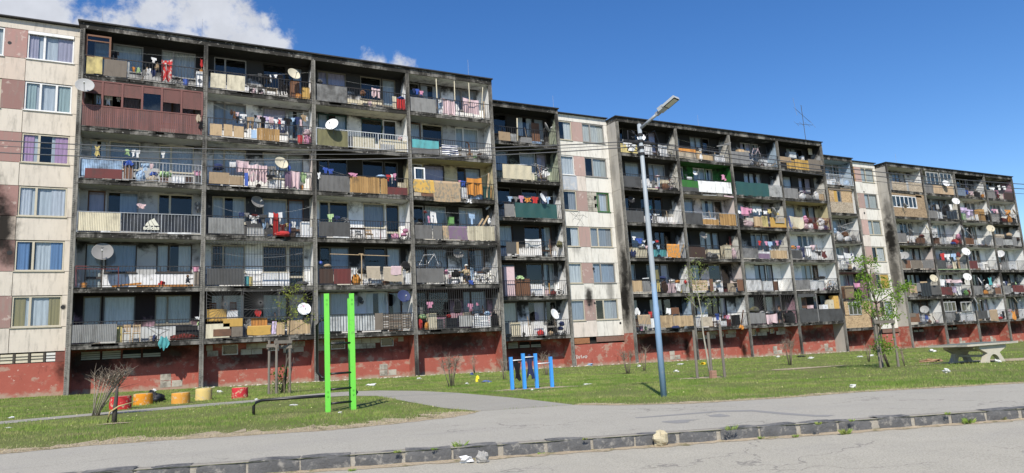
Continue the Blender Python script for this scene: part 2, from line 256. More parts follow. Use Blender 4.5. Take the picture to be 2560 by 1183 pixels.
    for nm, a, b, s in (('asphalt', (.375, .352, .292), (.475, .446, .372), 1.), ('path_asphalt', (.305, .288, .24), (.395, .372, .312), 1.3), ('road_asphalt', (.38, .353, .283), (.52, .483, .39), 1.6)):
        n = NT(nm, .9, .2); c = n.mix(n.noise(1.1*s, 7, .65), a, b); c = n.mix(n.ramp(n.noise(55, 4, .7), .40, .66, 0, .6), c, (.19, .18, .16)); c = n.mix(n.ramp(n.noise(90, 3, .6, (1, 1, 1), (3, 3, 3)), .6, .68, 0, .6), c, (.66, .63, .58))
        c = n.mix(n.ramp(n.noise(.35, 6, .6, (1, 2.5, 1), (1, 6, 1)), .5, .75, 0, .35), c, (.3, .285, .26)); c = n.mix(n.ramp(n.noise(2.3, 8, .75, (1, 3, 1), (7, 7, 1)), .66, .72, 0, .5), c, (.2, .19, .175)); c = n.mix(n.ramp(n.noise(7, 6, .7, (.55, 2.4, 1), (5, 1, 1)), .655, .70, 0, .65), c, (.17, .16, .15)); v = n.N.new('ShaderNodeTexVoronoi'); v.feature = 'DISTANCE_TO_EDGE'; v.inputs['Scale'].default_value = .42; w = n.N.new('ShaderNodeVectorMath'); w.operation = 'ADD'; n.L.new(n.pos((1, 1.6, 1)), w.inputs[0]); q = n.N.new('ShaderNodeTexNoise'); q.inputs['Scale'].default_value = 2.5; q.inputs['Detail'].default_value = 6; n.L.new(n.pos(), q.inputs['Vector']); n.L.new(q.outputs['Color'], w.inputs[1]); n.L.new(w.outputs[0], v.inputs['Vector']); ck = n.math('MULTIPLY', n.ramp(v.outputs['Distance'], .010, .003), n.ramp(n.noise(.5, 3, .5, (1, 1, 1), (9, 2, 2)), .5, .58)); c = n.mix(n.math('MULTIPLY', ck, .6), c, (.14, .13, .12)); n.col(c); n.bump(n.noise(70, 5, .7), .55, .012)
    n = NT('damp_asphalt', .8, .3); n.col(n.mix(n.noise(30, 4), (.21, .205, .19), (.31, .30, .28)))
    n = NT('basalt', .8, .25); i = n.info(); c = n.mix(n.noise(5, 7, .7), (.052, .053, .055), (.155, .154, .153)); c = n.mix(n.ramp(n.noise(9, 6, .7, (1, 1, 1), (3, 2, 1)), .52, .68, 0, .7), c, (.32, .30, .265)); g = n.N.new('ShaderNodeNewGeometry'); sx = n.N.new('ShaderNodeSeparateXYZ'); n.L.new(g.outputs['Normal'], sx.inputs[0]); c = n.mix(n.math('MULTIPLY', n.ramp(sx.outputs[2], .5, .95), n.ramp(n.noise(4, 6, .7), .4, .7, 0, .7)), c, (.30, .285, .255)); n.col(c); n.bump(n.noise(16, 6, .7), .8, .03)
    n = NT('mortar', .95, .1); n.col(n.mix(n.noise(9, 7, .7), (.22, .20, .165), (.43, .395, .335))); n.bump(n.noise(25, 5), .8, .02)
    n = NT('rock', .9, .15); i = n.info(); n.col(n.mix(n.noise(9, 7, .7), n.mix(.5, i.outputs['Color'], (.1, .08, .05)), i.outputs['Color'])); n.bump(n.noise(14, 7, .7), 1., .03)
    n = NT('cast_concrete', .92, .12); n.col(n.mix(n.noise(4, 7, .65), (.36, .33, .265), (.58, .54, .45))); n.bump(n.noise(30, 5), .3, .01)
    n = NT('grass_blade', .75, .2); nz = n.noise(.55, 6, .65, (1, 1, .2)); c = n.mix(n.ramp(nz, .3, .7), (.115, .235, .03), (.30, .40, .08)); c = n.mix(n.ramp(n.noise(1.1, 7, .72, (1, 1, .1), (6, 3, 1)), .44, .65, 0, .8), c, (.46, .40, .19)); c = n.mix(n.ramp(n.noise(40, 3, .6, (1, 1, .1)), .5, .7, 0, .45), c, (.32, .40, .12)); c = n.mix(n.ramp(n.noise(33, 3, .6, (1, 1, .1), (2, 2, 2)), .55, .7, 0, .5), c, (.05, .10, .015)); n.col(c)
    tr = n.N.new('ShaderNodeBsdfTranslucent'); n.L.new(c, tr.inputs[0]); ms = n.N.new('ShaderNodeMixShader'); ms.inputs[0].default_value = .3; o = n.N['Material Output']; n.L.new(n.b.outputs[0], ms.inputs[1]); n.L.new(tr.outputs[0], ms.inputs[2]); n.L.new(ms.outputs[0], o.inputs[0])
    n = NT('straw', .9, .1); n.col(n.mix(n.noise(25, 3), (.30, .24, .13), (.68, .58, .38)))
    n = NT('leaf', .6, .3); i = n.info(); c = i.outputs['Color']; c = n.mix(n.noise(6, 3), n.mix(.55, c, (.02, .05, .005)), c); n.col(c)
    tr = n.N.new('ShaderNodeBsdfTranslucent'); n.L.new(c, tr.inputs[0]); ms = n.N.new('ShaderNodeMixShader'); ms.inputs[0].default_value = .35; o = n.N['Material Output']; n.L.new(n.b.outputs[0], ms.inputs[1]); n.L.new(tr.outputs[0], ms.inputs[2]); n.L.new(ms.outputs[0], o.inputs[0])
    n = NT('bark', .95, .05); i = n.info(); c = i.outputs['Color']; n.col(n.mix(n.noise(12, 6, .7, (1, 1, .4)), n.mix(.6, c, (.02, .017, .013)), c)); n.bump(n.noise(30, 5), .6, .01)
    n = NT('skin', .6, .3); n.col((.30, .16, .095))
    n = NT('rubber', .6, .3); n.col((.02, .02, .021)); n = NT('cable_sheath', .45, .5); n.col((.07, .07, .072))
materials()
# ------------------------------------------------------------------ colours
C = dict(wh=(.72,.72,.72), lg=(.36,.36,.35), gr=(.20,.195,.19), dg=(.075,.075,.075), bk=(.016,.016,.018), rd=(.48,.045,.045), mr=(.13,.032,.03), pk=(.60,.28,.40), lp=(.64,.48,.50),
         lv=(.55,.45,.62), pu=(.19,.13,.19), bl=(.05,.10,.38), lb=(.36,.50,.68), nv=(.03,.042,.11), tq=(.10,.36,.38), gn=(.14,.30,.10), lm=(.42,.58,.30), dn=(.025,.075,.065), gg=(.035,.15,.03), ye=(.54,.44,.18),
         oy=(.56,.35,.10), og=(.58,.25,.06), tn=(.38,.28,.18), br=(.17,.085,.05), db=(.055,.032,.024), be=(.46,.39,.30), cr=(.60,.54,.40), wd=(.45,.27,.11), ol=(.17,.16,.08), lw=(.55,.40,.24), gb=(.20,.17,.14), bb=(.16,.20,.26), gw=(.50,.52,.52))
CW = dict(wh='white', lg='light grey', gr='grey', dg='dark grey', bk='black', rd='red', mr='maroon', pk='pink', lp='pale pink', lv='lavender', pu='purple', bl='blue', lb='light blue', nv='navy', tq='teal', gn='green', lm='pale green',
          dn='dark green', gg='grass green', ye='yellow', oy='amber', og='orange', tn='tan', br='brown', db='dark brown', be='beige', cr='cream', wd='wooden', ol='olive', lw='pale wood', gb='grey brown', bb='blue grey', gw='greyish white')
ORD = 'zeroth first second third fourth fifth sixth seventh eighth ninth tenth eleventh twelfth thirteenth fourteenth fifteenth sixteenth seventeenth eighteenth nineteenth twentieth'.split()
ORD += ['twenty-'+w for w in ORD[1:10]]; ORD += ['thirtieth']+['thirty-'+w for w in ORD[1:10]]
W, H = 5.95, 2.8
UNIT = {1: dict(X=0., Y=0., Z=0., name='near'), 2: dict(X=35.9, Y=2.05, Z=-.67, name='middle'), 3: dict(X=71.35, Y=3.4, Z=-1.41, name='far')}
for k, u in UNIT.items():
    u['bay'] = {i: (u['X']+(i-1)*W, u['X']+i*W) for i in range(1, 5)}
    u['stair'] = (u['X']-5.6, u['X'])
    if k > 1: u['bay'][0] = ({2: 24.35, 3: 60.0}[k], u['X']-5.6)
    u['root'] = tag(empty('apartment_block', (u['X'], u['Y'], G(u['X'])+.0)), {1: 'nearest six storey concrete block, beige stair bay beside four columns of balconies', 2: 'middle six storey block with smoke blackened flank, behind the street lamp', 3: 'farthest six storey block with most satellite dishes, beyond the leafy staked tree'}[k], 'apartment block', 'stepped row of apartment blocks')
# ------------------------------------------------------------------ ground, road, pavement
KD = np.array([1., -.284])/math.hypot(1, .284); KN = np.array([-KD[1], KD[0]])      # along the kerb / towards the lawn
K0 = np.array([9.12, -32.42])
def kpt(t, s): q = K0 + KD*t + KN*s; return q
def sheet(name, pts, mat, dz, parent=None, kind='structure'):
    m = MB(); m.add([(x, y, G(x)+dz) for x, y in pts], [tuple(range(len(pts)))]); o = m.build(name, mat, parent)
    if parent is None and kind: o['kind'] = kind
    return o
def structure(o): o['kind'] = 'structure'; return o
def ground():
    a = [kpt(t, 0) for t in (-900, -60, -20, 0, 20, 60, 900)]; b = [kpt(t, s) for t in (-900, -60, -20, 0, 20, 60, 900) for s in ()]
    m = MB(); n = len(a)
    rows = [0, 4, 12, 30, 80, 1500]
    for s in rows: m.v.extend((q[0], q[1], G(max(-60, min(130, q[0])))) for q in (kpt(t, s) for t in (-900, -60, -20, 0, 20, 60, 130, 900)))
    n = 8
    for j in range(len(rows)-1):
        for i in range(n-1): m.f.append((j*n+i, j*n+i+1, (j+1)*n+i+1, (j+1)*n+i)); m.mi.append(0)
    structure(m.build('lawn_ground', 'soil'))
    m = MB(); rows = [-.02, -12, -900]
    for s in rows: m.v.extend((q[0], q[1], G(max(-60, min(130, q[0])))-.15) for q in (kpt(t, s) for t in (-900, -60, -20, 0, 20, 60, 130, 900)))
    for j in range(len(rows)-1):
        for i in range(n-1): m.f.append((j*n+i, (j+1)*n+i, (j+1)*n+i+1, j*n+i+1)); m.mi.append(0)
    structure(m.build('road', 'road_asphalt'))
ground()
PAVE = [tuple(kpt(t, .165)) for t in (-60, -20, -8, 0, 10, 30, 70)]
LAWN_EDGE = [(-50, -17.5), (-20, -23.3), (-6, -26.6), (0, -27.55), (1.92, -27.6), (2.89, -27.42), (4, -27.61), (5.32, -27.99), (6.33, -28.28), (7.29, -28.2), (8.7, -27.89), (9.65, -27.13)]
LAWN_EDGE_R = [(11.66, -27.47), (12.2, -28.47), (13.21, -29.3), (15.06, -29.84), (17.15, -30.1), (18.82, -30.72), (20.86, -31.41), (40, -37.3), (75, -47.5)]
pavement = sheet('pavement', PAVE + LAWN_EDGE_R[::-1] + LAWN_EDGE[::-1], 'asphalt', .006)
PATH_UP = [(-40, -26), (-14, -24.2), (-6, -21.6), (.57, -19.0), (2.09, -18.2), (4.5, -17.05), (6.65, -16.4), (9.01, -14.75), (10.2, -14.7), (11.02, -15.45), (11.76, -17.54), (12.05, -20.27), (11.95, -24.52), (11.66, -27.47)]
PATH_LO = [(-40, -27.2), (-14, -25.4), (-6, -22.8), (.7, -20.2), (2.15, -19.3), (5.62, -18.2), (7.73, -17.4), (9.3, -17.6), (9.92, -18.92), (9.62, -23.04), (9.46, -25.59), (9.65, -27.13)]
def path():
    m = MB(); n = len(PATH_LO); up = PATH_UP[:]
    poly = up + PATH_LO[::-1]; m.add([(x, y, G(x)+.0078) for x, y in poly], [tuple(range(len(poly)))]); structure(m.build('path', 'path_asphalt'))
path()
def inside(pt, poly):
    x, y = pt; c = False; j = len(poly)-1
    for i in range(len(poly)):
        xi, yi = poly[i]; xj, yj = poly[j]
        if (yi > y) != (yj > y) and x < (xj-xi)*(y-yi)/(yj-yi)+xi: c = not c
        j = i
    return c
def in_poly_np(x, y, poly):
    c = np.zeros(len(x), bool); j = len(poly)-1
    for i in range(len(poly)):
        xi, yi = poly[i]; xj, yj = poly[j]
        if yi != yj:
            hit = ((yi > y) != (yj > y)) & (x < (xj-xi)*(y-yi)/(yj-yi)+xi); c ^= hit
        j = i
    return c
# ragged strips of bare earth where the grass gives out along the pavement, and the worn patch under the bars
def ragged(name, line, w0, w1, seed, dz=.0085):
    r = random.Random(seed); m = MB(); A = []; B = []
    for (x0, y0), (x1, y1) in zip(line[:-1], line[1:]):
        L = math.hypot(x1-x0, y1-y0); nx, ny = -(y1-y0)/L, (x1-x0)/L; n = max(2, int(L/.12))
        for k in range(n):
            t = k/n; x = x0+(x1-x0)*t; y = y0+(y1-y0)*t; o = w0*(.3+.9*r.random()) ; i = w1*(.45+.55*math.sin(x*2.1+seed)**2)*(.6+.8*r.random())
            A.append((x-nx*o, y-ny*o)); B.append((x+nx*i, y+ny*i))
    n = len(A); m.v = [(x, y, G(x)+dz) for x, y in A+B]; m.f = [(i, i+1, n+i+1, n+i) for i in range(n-1)]; m.mi = [0]*len(m.f)
    return structure(m.build(name, 'dry_dirt'))
ragged('dirt_verge', LAWN_EDGE[2:], .10, 1.0, 1); ragged('dirt_verge', LAWN_EDGE_R[:-1], .07, .42, 2, .009)
def patch(name, c, rx, ry, seed, dz=.014, rot=0):
    r = random.Random(seed); m = MB(); n = 40; pts = []
    for k in range(n):
        a = 2*math.pi*k/n; q = 1+.16*math.sin(3*a+seed)+.1*r.uniform(-1, 1); x = rx*q*math.cos(a); y = ry*q*math.sin(a)
        pts.append((c[0]+x*math.cos(rot)-y*math.sin(rot), c[1]+x*math.sin(rot)+y*math.cos(rot)))
    m.add([(x, y, G(x)+dz) for x, y in pts], [tuple(range(n))]); return structure(m.build(name, 'dry_dirt'))
patch('bare_patch', (14.45, -20.75), 1.45, .55, 3, rot=-.1); patch('bare_patch', (34.5, -23.6), 3.2, 1.1, 5, rot=-.2); patch('bare_patch', (20.8, -21.4), .9, .5, 6); patch('bare_patch', (28.2, -19.5), 2.2, .5, 8); patch('bare_patch', (3.1, -22.85), .3, .16, 9)
def rubble_band():                                              # swept rubble and dust along the foot of the walls
    for k, u in UNIT.items():
        x0 = u['bay'].get(0, u['stair'])[0]; x1 = u['bay'][4][1]; line = [(x0, u['Y']-.1), (x1, u['Y']-.1)]
        if k == 1: line = [(6.2, -.1), (x1, -.1)]
        ragged('bare_earth_foot', line[::-1], .2, .55, 20+k, .016+.002*k)
rubble_band()
# damp streaks on the pavement
def stain(pts_up, pts_lo):
    q = [PG(*p) for p in pts_up] + [PG(*p) for p in pts_lo[::-1]]; m = MB(); m.add([(p[0], p[1], G(p[0])+.0082) for p in q], [tuple(range(len(q)))]); m.build('damp_streak', 'damp_asphalt', pavement)
stain([(1588, 1045), (1700, 1036), (1800, 1028), (1880, 1026), (1960, 1033), (2040, 1039), (2088, 1039)], [(1590, 1047), (1700, 1039), (1800, 1031), (1880, 1030), (1960, 1038), (2040, 1043), (2070, 1043)])
stain([(1655, 1055), (1700, 1051), (1750, 1050), (1720, 1054)], [(1655, 1057), (1690, 1060), (1720, 1058), (1725, 1055)])
stain([(1770, 1040), (1800, 1036), (1825, 1040)], [(1775, 1043), (1800, 1044), (1825, 1042)])
def kerb():
    root = empty('kerb', (K0[0], K0[1], G(K0[0])-.15)); root['kind'] = 'structure'
    protos = []
    for s in range(5):
        r = random.Random(40+s); m = MB(); L = .562+.025*r.uniform(-1, 1)
        nx, nz, ny = 8, 4, 3
        def fn(face):
            def g(u, v):
                x = (u-.5)*L; b = .018
                if face == 0: y, z = 0, -.22+v*.215
                elif face == 1: y, z = v*.2, -.005
                q = abs(u-.5)*2; y0 = y; z0 = z
                if face == 0 and v > .98: y0 += b*.6; z0 -= b*.2
                if face == 1 and v < .02: y0 += b*.6; z0 -= b*.2
                if q > .98: y0 += .012; x *= .995
                n_ = .008*math.sin(x*11+s*2+z*13)+.004*math.sin(x*31+z*37+s)
                return (x, y0+(n_ if face == 0 else 0), z0+.006*math.sin(x*9+s)*(1 if face == 1 else v))
            return g
        m.grid(fn(0), 10, 5); m.grid(fn(1), 10, 3); m.box(-L/2+.004, L/2-.004, .02, .195, -.22, -.03)
        o = m.build('kerb_stone', 'basalt', root, origin=(0, 0, 0), smooth=True); protos.append(o)
    ang = math.atan2(KD[1], KD[0]); t = -9.; i = 0; r = random.Random(5); used = set()
    while t < 26:
        s = r.randrange(5); q = kpt(t, 0); loc = (q[0], q[1], G(q[0])+.010+r.uniform(-.014, .014)); rot = (r.uniform(-.03, .03), .018+r.uniform(-.022, .022), ang+r.uniform(-.03, .03))
        if s not in used: o = protos[s]; used.add(s); o.location = loc; o.rotation_euler = rot
        else: share(protos[s], 'kerb_stone', loc, root, rot)
        t += .60+r.uniform(-.02, .025); i += 1
    m = MB()
    for a in range(-10, 28):
        q0 = kpt(a, .022); q1 = kpt(a+1, .022); q2 = kpt(a+1, .21); q3 = kpt(a, .21)
        z = lambda q: G(q[0])+.0035
        m.add([(q0[0], q0[1], G(q0[0])-.25), (q1[0], q1[1], G(q1[0])-.25), (q1[0], q1[1], z(q1)), (q0[0], q0[1], z(q0)), (q2[0], q2[1], z(q2)), (q3[0], q3[1], z(q3))], [(0, 1, 2, 3), (3, 2, 4, 5)])
    m.build('mortar_bed', 'mortar', root)
    m = MB()                                                      # grit swept against the kerb foot
    rr = random.Random(3); A = []; B = []
    for k in range(300):
        t = -9+k*.12; q0 = kpt(t, .02); q1 = kpt(t, -.05-.12*rr.random()); A.append((q0[0], q0[1], G(q0[0])-.13)); B.append((q1[0], q1[1], G(q1[0])-.146))
    n = len(A); m.v = A+B; m.f = [(n+i, n+i+1, i+1, i) for i in range(n-1)]; m.mi = [0]*(n-1); m.build('grit', 'dry_dirt', root)
kerb()
# ------------------------------------------------------------------ the blocks
def holes_wall(x0, x1, z0, z1, y, holes, depth=.12):
    xs = sorted({x0, x1, *[h[0] for h in holes], *[h[1] for h in holes]}); zs = sorted({z0, z1, *[h[2] for h in holes], *[h[3] for h in holes]}); m = MB()
    for a, b in zip(xs[:-1], xs[1:]):
        for c, d in zip(zs[:-1], zs[1:]):
            cx, cz = (a+b)/2, (c+d)/2
            if any(h[0] < cx < h[1] and h[2] < cz < h[3] for h in holes): continue
            m.add([(a, y, c), (b, y, c), (b, y, d), (a, y, d)], [(0, 1, 2, 3)])
    for a, b, c, d in holes:
        e = y+depth
        m.add([(a, y, c), (a, e, c), (a, e, d), (a, y, d)], [(0, 1, 2, 3)]); m.add([(b, y, c), (b, y, d), (b, e, d), (b, e, c)], [(0, 1, 2, 3)])
        m.add([(a, y, d), (a, e, d), (b, e, d), (b, y, d)], [(0, 1, 2, 3)]); m.add([(a, y, c), (b, y, c), (b, e, c), (a, e, c)], [(0, 1, 2, 3)])
    return m
CURT = [(.66,.66,.66), (.48,.49,.51), (.62,.60,.54), (.36,.40,.47), (.70,.69,.66), (.5,.42,.5), (.34,.35,.37), (.5,.52,.5)]
def curtain_mb(x0, x1, z0, z1, y, amp=.03, wl=.16, seed=0):
    r = random.Random(seed); ph = r.uniform(0, 6); n = max(6, int((x1-x0)/wl*5)); m = MB()
    def fn(u, v):
        x = x0+(x1-x0)*u; return (x, y+amp*(math.sin(x*6.28/wl+ph+math.sin(x*5)*1.6)*(.6+.5*math.sin(x*3.1+ph))+.5*math.sin(x*13.7/wl*.31+ph*2))*(.4+.7*(1-v)), z0+(z1-z0)*v)
    return m.grid(fn, n, 2)
def window(root, x0, x1, z0, z1, yw, fc, mull=(), door=False, cur=None, seed=0, name=None, sillc=None, open_=0):
    r = random.Random(seed*77+5); m = MB(); t = .065; ya, yb = yw+.045, yw+.105
    m.box(x0, x0+t, ya, yb, z0, z1); m.box(x1-t, x1, ya, yb, z0, z1); m.box(x0+t, x1-t, ya, yb, z1-t, z1); m.box(x0+t, x1-t, ya, yb, z0, z0+t)
    for u in mull:
        xm = x0+(x1-x0)*u; m.box(xm-.05, xm+.05, ya-.004, yb, z0+t, z1-t)
    if door:
        zm = z0+.62; m.box(x0+t, x1-t, ya, yb, zm-.06, zm+.06)
    if not door: m.box(x0-.04, x1+.04, yw-.06, yw+.03, z0-.045, z0-.004)       # sill board
    o = m.build(name or ('balcony_door' if door else 'window'), 'plain', root, fc)
    p = MB(); yp = yw+.08; p.add([(x0+t-.01, yp, z0+t-.01), (x1-t+.01, yp, z0+t-.01), (x1-t+.01, yp, z1-t+.01), (x0+t-.01, yp, z1-t+.01)], [(0, 1, 2, 3)]); p.build('pane', 'glass', o)
    two = cur if (cur is not None and cur is not False) else None; cur = (.58, .60, .63) if two else (r.choice(CURT) if cur is None else cur)
    if cur is not False:
        parts = [(x0+.02, x1-.02)] if r.random() < .6 else ([(x0+.02, x0+(x1-x0)*.38), (x0+(x1-x0)*.62, x1-.02)] if r.random() < .6 else [(x0+(x1-x0)*.4, x1-.02)])
        for a, b in parts: curtain_mb(a, b, z0+.03, z1-.02, yw+.17, .03, r.uniform(.14, .24), r.random()).build('curtain', 'curtain', o, cur, smooth=True)
    if two:
        for a, b in ((x0+.03, x0+(x1-x0)*r.uniform(.2, .3)), (x1-(x1-x0)*r.uniform(.2, .36), x1-.03)): curtain_mb(a, b, z0+.03, z1-.02, yw+.125, .022, .13, r.random()).build('curtain', 'curtain', o, two, smooth=True)
    return o
def pillar(root, x, Y, z0, z1, proud=.05):
    m = MB(); m.box(x-.105, x+.105, Y-.01, Y+.10, z0, z1); m.box(x+.012, x+.107, Y-proud, Y-.012, z0, z1); z = z0+.05
    while z < z1-.1: m.box(x-.107, x-.002, Y-proud+.018, Y-.012, z, z+.07); z += .105
    m.build('pillar', 'pillar_concrete', root)
def railing(par, x0, x1, Y, L, col, gap=.158, r=.009):
    m = MB(); a, b = x0+.13, x1-.13; m.box(a, b, Y-.022, Y+.022, L+1.145, L+1.18); m.box(a, b, Y-.015, Y+.015, L+.15, L+.178)
    n = int((b-a)/gap)
    for i in range(n+1):
        x = a+(b-a)*i/n; w = .021 if i % 12 == 0 or i == n else r; m.box(x-w, x+w, Y-w*.9, Y+w*.9, L+.08 if w > .02 else L+.18, L+1.144)
    m.build('railing', 'metal', par, col)
RAILC = dict(k=(.03, .029, .028), g=(.10, .10, .10), w=(.62, .63, .63), s=(.34, .35, .36), m=(.16, .05, .045))
FRC = dict(w=(.66, .66, .65), c=(.46, .42, .33), d=(.06, .05, .045), b=(.13, .07, .045), g=(.26, .25, .235), n=(.02, .06, .05))
BAL = {}
def balcony(u, b, f, wall, soot, side=None, rail='k', frame='c', low=None):
    U = UNIT[u]; x0, x1 = U['bay'][b]; Y = U['Y']; L = U['Z']+(f-1)*H; root = U['root']; yw = Y+1.2; seed = u*1000+b*100+f
    par = empty('balcony', ((x0+x1)/2, Y, L), root); BAL[(u, b, f)] = (par, x0, x1, Y, L)
    m = MB(); m.box(x0, x1, Y-.02, Y+1.95, L-.18, L+.08); m.box(x0+.13, x1-.13, Y-.055, Y-.022, L+.055, L+.09)
    r = random.Random(seed)
    for _ in range(3):                                            # torn strips of flashing along the edge
        a = r.uniform(x0+.2, x1-1.4); m.box(a, a+r.uniform(.5, 1.2), Y-.05, Y-.024, L-.02-r.random()*.05, L+.052)
    m.build('slab', 'concrete', par)
    wc = C.get(wall, None) or WALLC[wall]; sc = WALLC.get(side or wall) or C[side]
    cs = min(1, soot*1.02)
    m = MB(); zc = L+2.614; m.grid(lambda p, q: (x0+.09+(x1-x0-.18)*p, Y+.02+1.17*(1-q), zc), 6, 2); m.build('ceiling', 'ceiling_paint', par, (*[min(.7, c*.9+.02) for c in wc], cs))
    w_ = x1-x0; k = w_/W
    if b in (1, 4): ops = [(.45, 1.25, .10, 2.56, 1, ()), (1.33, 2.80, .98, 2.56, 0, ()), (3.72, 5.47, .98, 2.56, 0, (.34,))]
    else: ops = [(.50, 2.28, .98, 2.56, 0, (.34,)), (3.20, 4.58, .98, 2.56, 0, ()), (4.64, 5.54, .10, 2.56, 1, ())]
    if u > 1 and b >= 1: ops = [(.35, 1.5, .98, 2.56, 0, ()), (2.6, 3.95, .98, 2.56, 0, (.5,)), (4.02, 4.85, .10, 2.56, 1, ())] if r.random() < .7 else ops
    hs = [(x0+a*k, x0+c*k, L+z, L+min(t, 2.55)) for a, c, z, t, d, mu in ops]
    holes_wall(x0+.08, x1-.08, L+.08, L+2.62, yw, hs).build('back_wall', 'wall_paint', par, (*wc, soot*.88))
    if low:
        m = MB(); e = .06; lo = [h for h in hs if h[2] > L+.5]; m.box(x0+.1, hs[0][0]-.02 if b in (1, 4) else hs[2][0]-.02, yw-.012, yw-.003, L+.09, L+.9) if not b in (1, 4) else m.box(hs[0][1]+.02, x1-.1, yw-.012, yw-.003, L+.09, L+.9); m.build('dado', 'wall_paint', par, (*C[low], 0.))
    m = MB(); m.box(x1-.08, x1+.08, Y+.03, Y+1.2, L+.08, L+2.62); m.build('side_wall', 'wall_paint', par, (*sc, soot*.42))
    if b <= 1: m = MB(); m.box(x0-.08, x0+.08, Y+.03, Y+1.2, L+.08, L+2.62); m.build('side_wall', 'wall_paint', par, (*sc, soot*.75))
    for j, ((a, c, z, t), op) in enumerate(zip(hs, ops)):
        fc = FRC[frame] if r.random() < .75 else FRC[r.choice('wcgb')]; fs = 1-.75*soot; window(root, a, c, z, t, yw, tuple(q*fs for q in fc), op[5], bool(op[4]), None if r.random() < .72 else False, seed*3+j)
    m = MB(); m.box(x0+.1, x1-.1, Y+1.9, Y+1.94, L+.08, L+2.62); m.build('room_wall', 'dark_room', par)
    if rail: railing(par, x0, x1, Y, L, RAILC[rail])
WALLC = dict(W=(.80, .80, .78), G=(.41, .41, .40), D=(.06, .062, .066), Y=(.50, .44, .27), N=(.028, .14, .03), B=(.34, .43, .52), P=(.40, .24, .29), K=(.62, .54, .50), L=(.54, .56, .58), E=(.36, .40, .30), C=(.62, .60, .54), M=(.20, .06, .05))
# unit, bay, floor : wall, soot, side wall, rail, frame, lower wall
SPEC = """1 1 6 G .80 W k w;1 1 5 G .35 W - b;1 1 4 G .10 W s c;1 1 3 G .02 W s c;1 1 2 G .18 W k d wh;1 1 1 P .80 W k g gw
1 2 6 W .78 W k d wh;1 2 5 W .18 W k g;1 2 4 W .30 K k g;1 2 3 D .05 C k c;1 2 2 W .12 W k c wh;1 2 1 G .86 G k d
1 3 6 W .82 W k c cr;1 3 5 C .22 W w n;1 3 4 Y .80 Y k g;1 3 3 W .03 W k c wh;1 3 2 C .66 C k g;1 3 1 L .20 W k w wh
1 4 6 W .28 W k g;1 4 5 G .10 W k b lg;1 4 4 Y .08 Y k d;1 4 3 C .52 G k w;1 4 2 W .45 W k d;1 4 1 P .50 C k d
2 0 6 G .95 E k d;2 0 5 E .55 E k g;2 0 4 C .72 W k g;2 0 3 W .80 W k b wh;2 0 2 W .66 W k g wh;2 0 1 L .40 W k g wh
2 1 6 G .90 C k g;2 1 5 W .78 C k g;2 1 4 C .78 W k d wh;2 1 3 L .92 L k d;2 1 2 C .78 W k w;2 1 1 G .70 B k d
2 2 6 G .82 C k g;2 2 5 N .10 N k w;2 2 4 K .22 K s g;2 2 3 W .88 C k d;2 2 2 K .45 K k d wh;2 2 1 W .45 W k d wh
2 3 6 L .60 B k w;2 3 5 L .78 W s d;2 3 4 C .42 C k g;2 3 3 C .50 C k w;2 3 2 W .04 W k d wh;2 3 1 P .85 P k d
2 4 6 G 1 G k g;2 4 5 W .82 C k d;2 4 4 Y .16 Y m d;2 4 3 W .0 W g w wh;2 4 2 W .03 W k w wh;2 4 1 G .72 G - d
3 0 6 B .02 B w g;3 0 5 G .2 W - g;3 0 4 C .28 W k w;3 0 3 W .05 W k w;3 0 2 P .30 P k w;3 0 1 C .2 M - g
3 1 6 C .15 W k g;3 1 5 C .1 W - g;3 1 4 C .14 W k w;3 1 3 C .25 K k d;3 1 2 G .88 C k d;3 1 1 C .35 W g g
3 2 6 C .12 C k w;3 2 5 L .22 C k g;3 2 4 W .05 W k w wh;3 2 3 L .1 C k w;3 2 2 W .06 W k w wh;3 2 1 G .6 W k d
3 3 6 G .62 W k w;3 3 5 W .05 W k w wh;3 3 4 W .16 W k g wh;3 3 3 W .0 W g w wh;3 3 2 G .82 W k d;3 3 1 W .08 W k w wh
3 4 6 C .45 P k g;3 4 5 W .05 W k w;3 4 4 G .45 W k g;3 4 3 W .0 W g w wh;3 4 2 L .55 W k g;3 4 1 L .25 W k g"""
for row in SPEC.replace('\n', ';').split(';'):
    q = row.split(); balcony(int(q[0]), int(q[1]), int(q[2]), q[3], float(q[4]), q[5], None if q[6] == '-' else q[6], q[7], q[8] if len(q) > 8 else None)
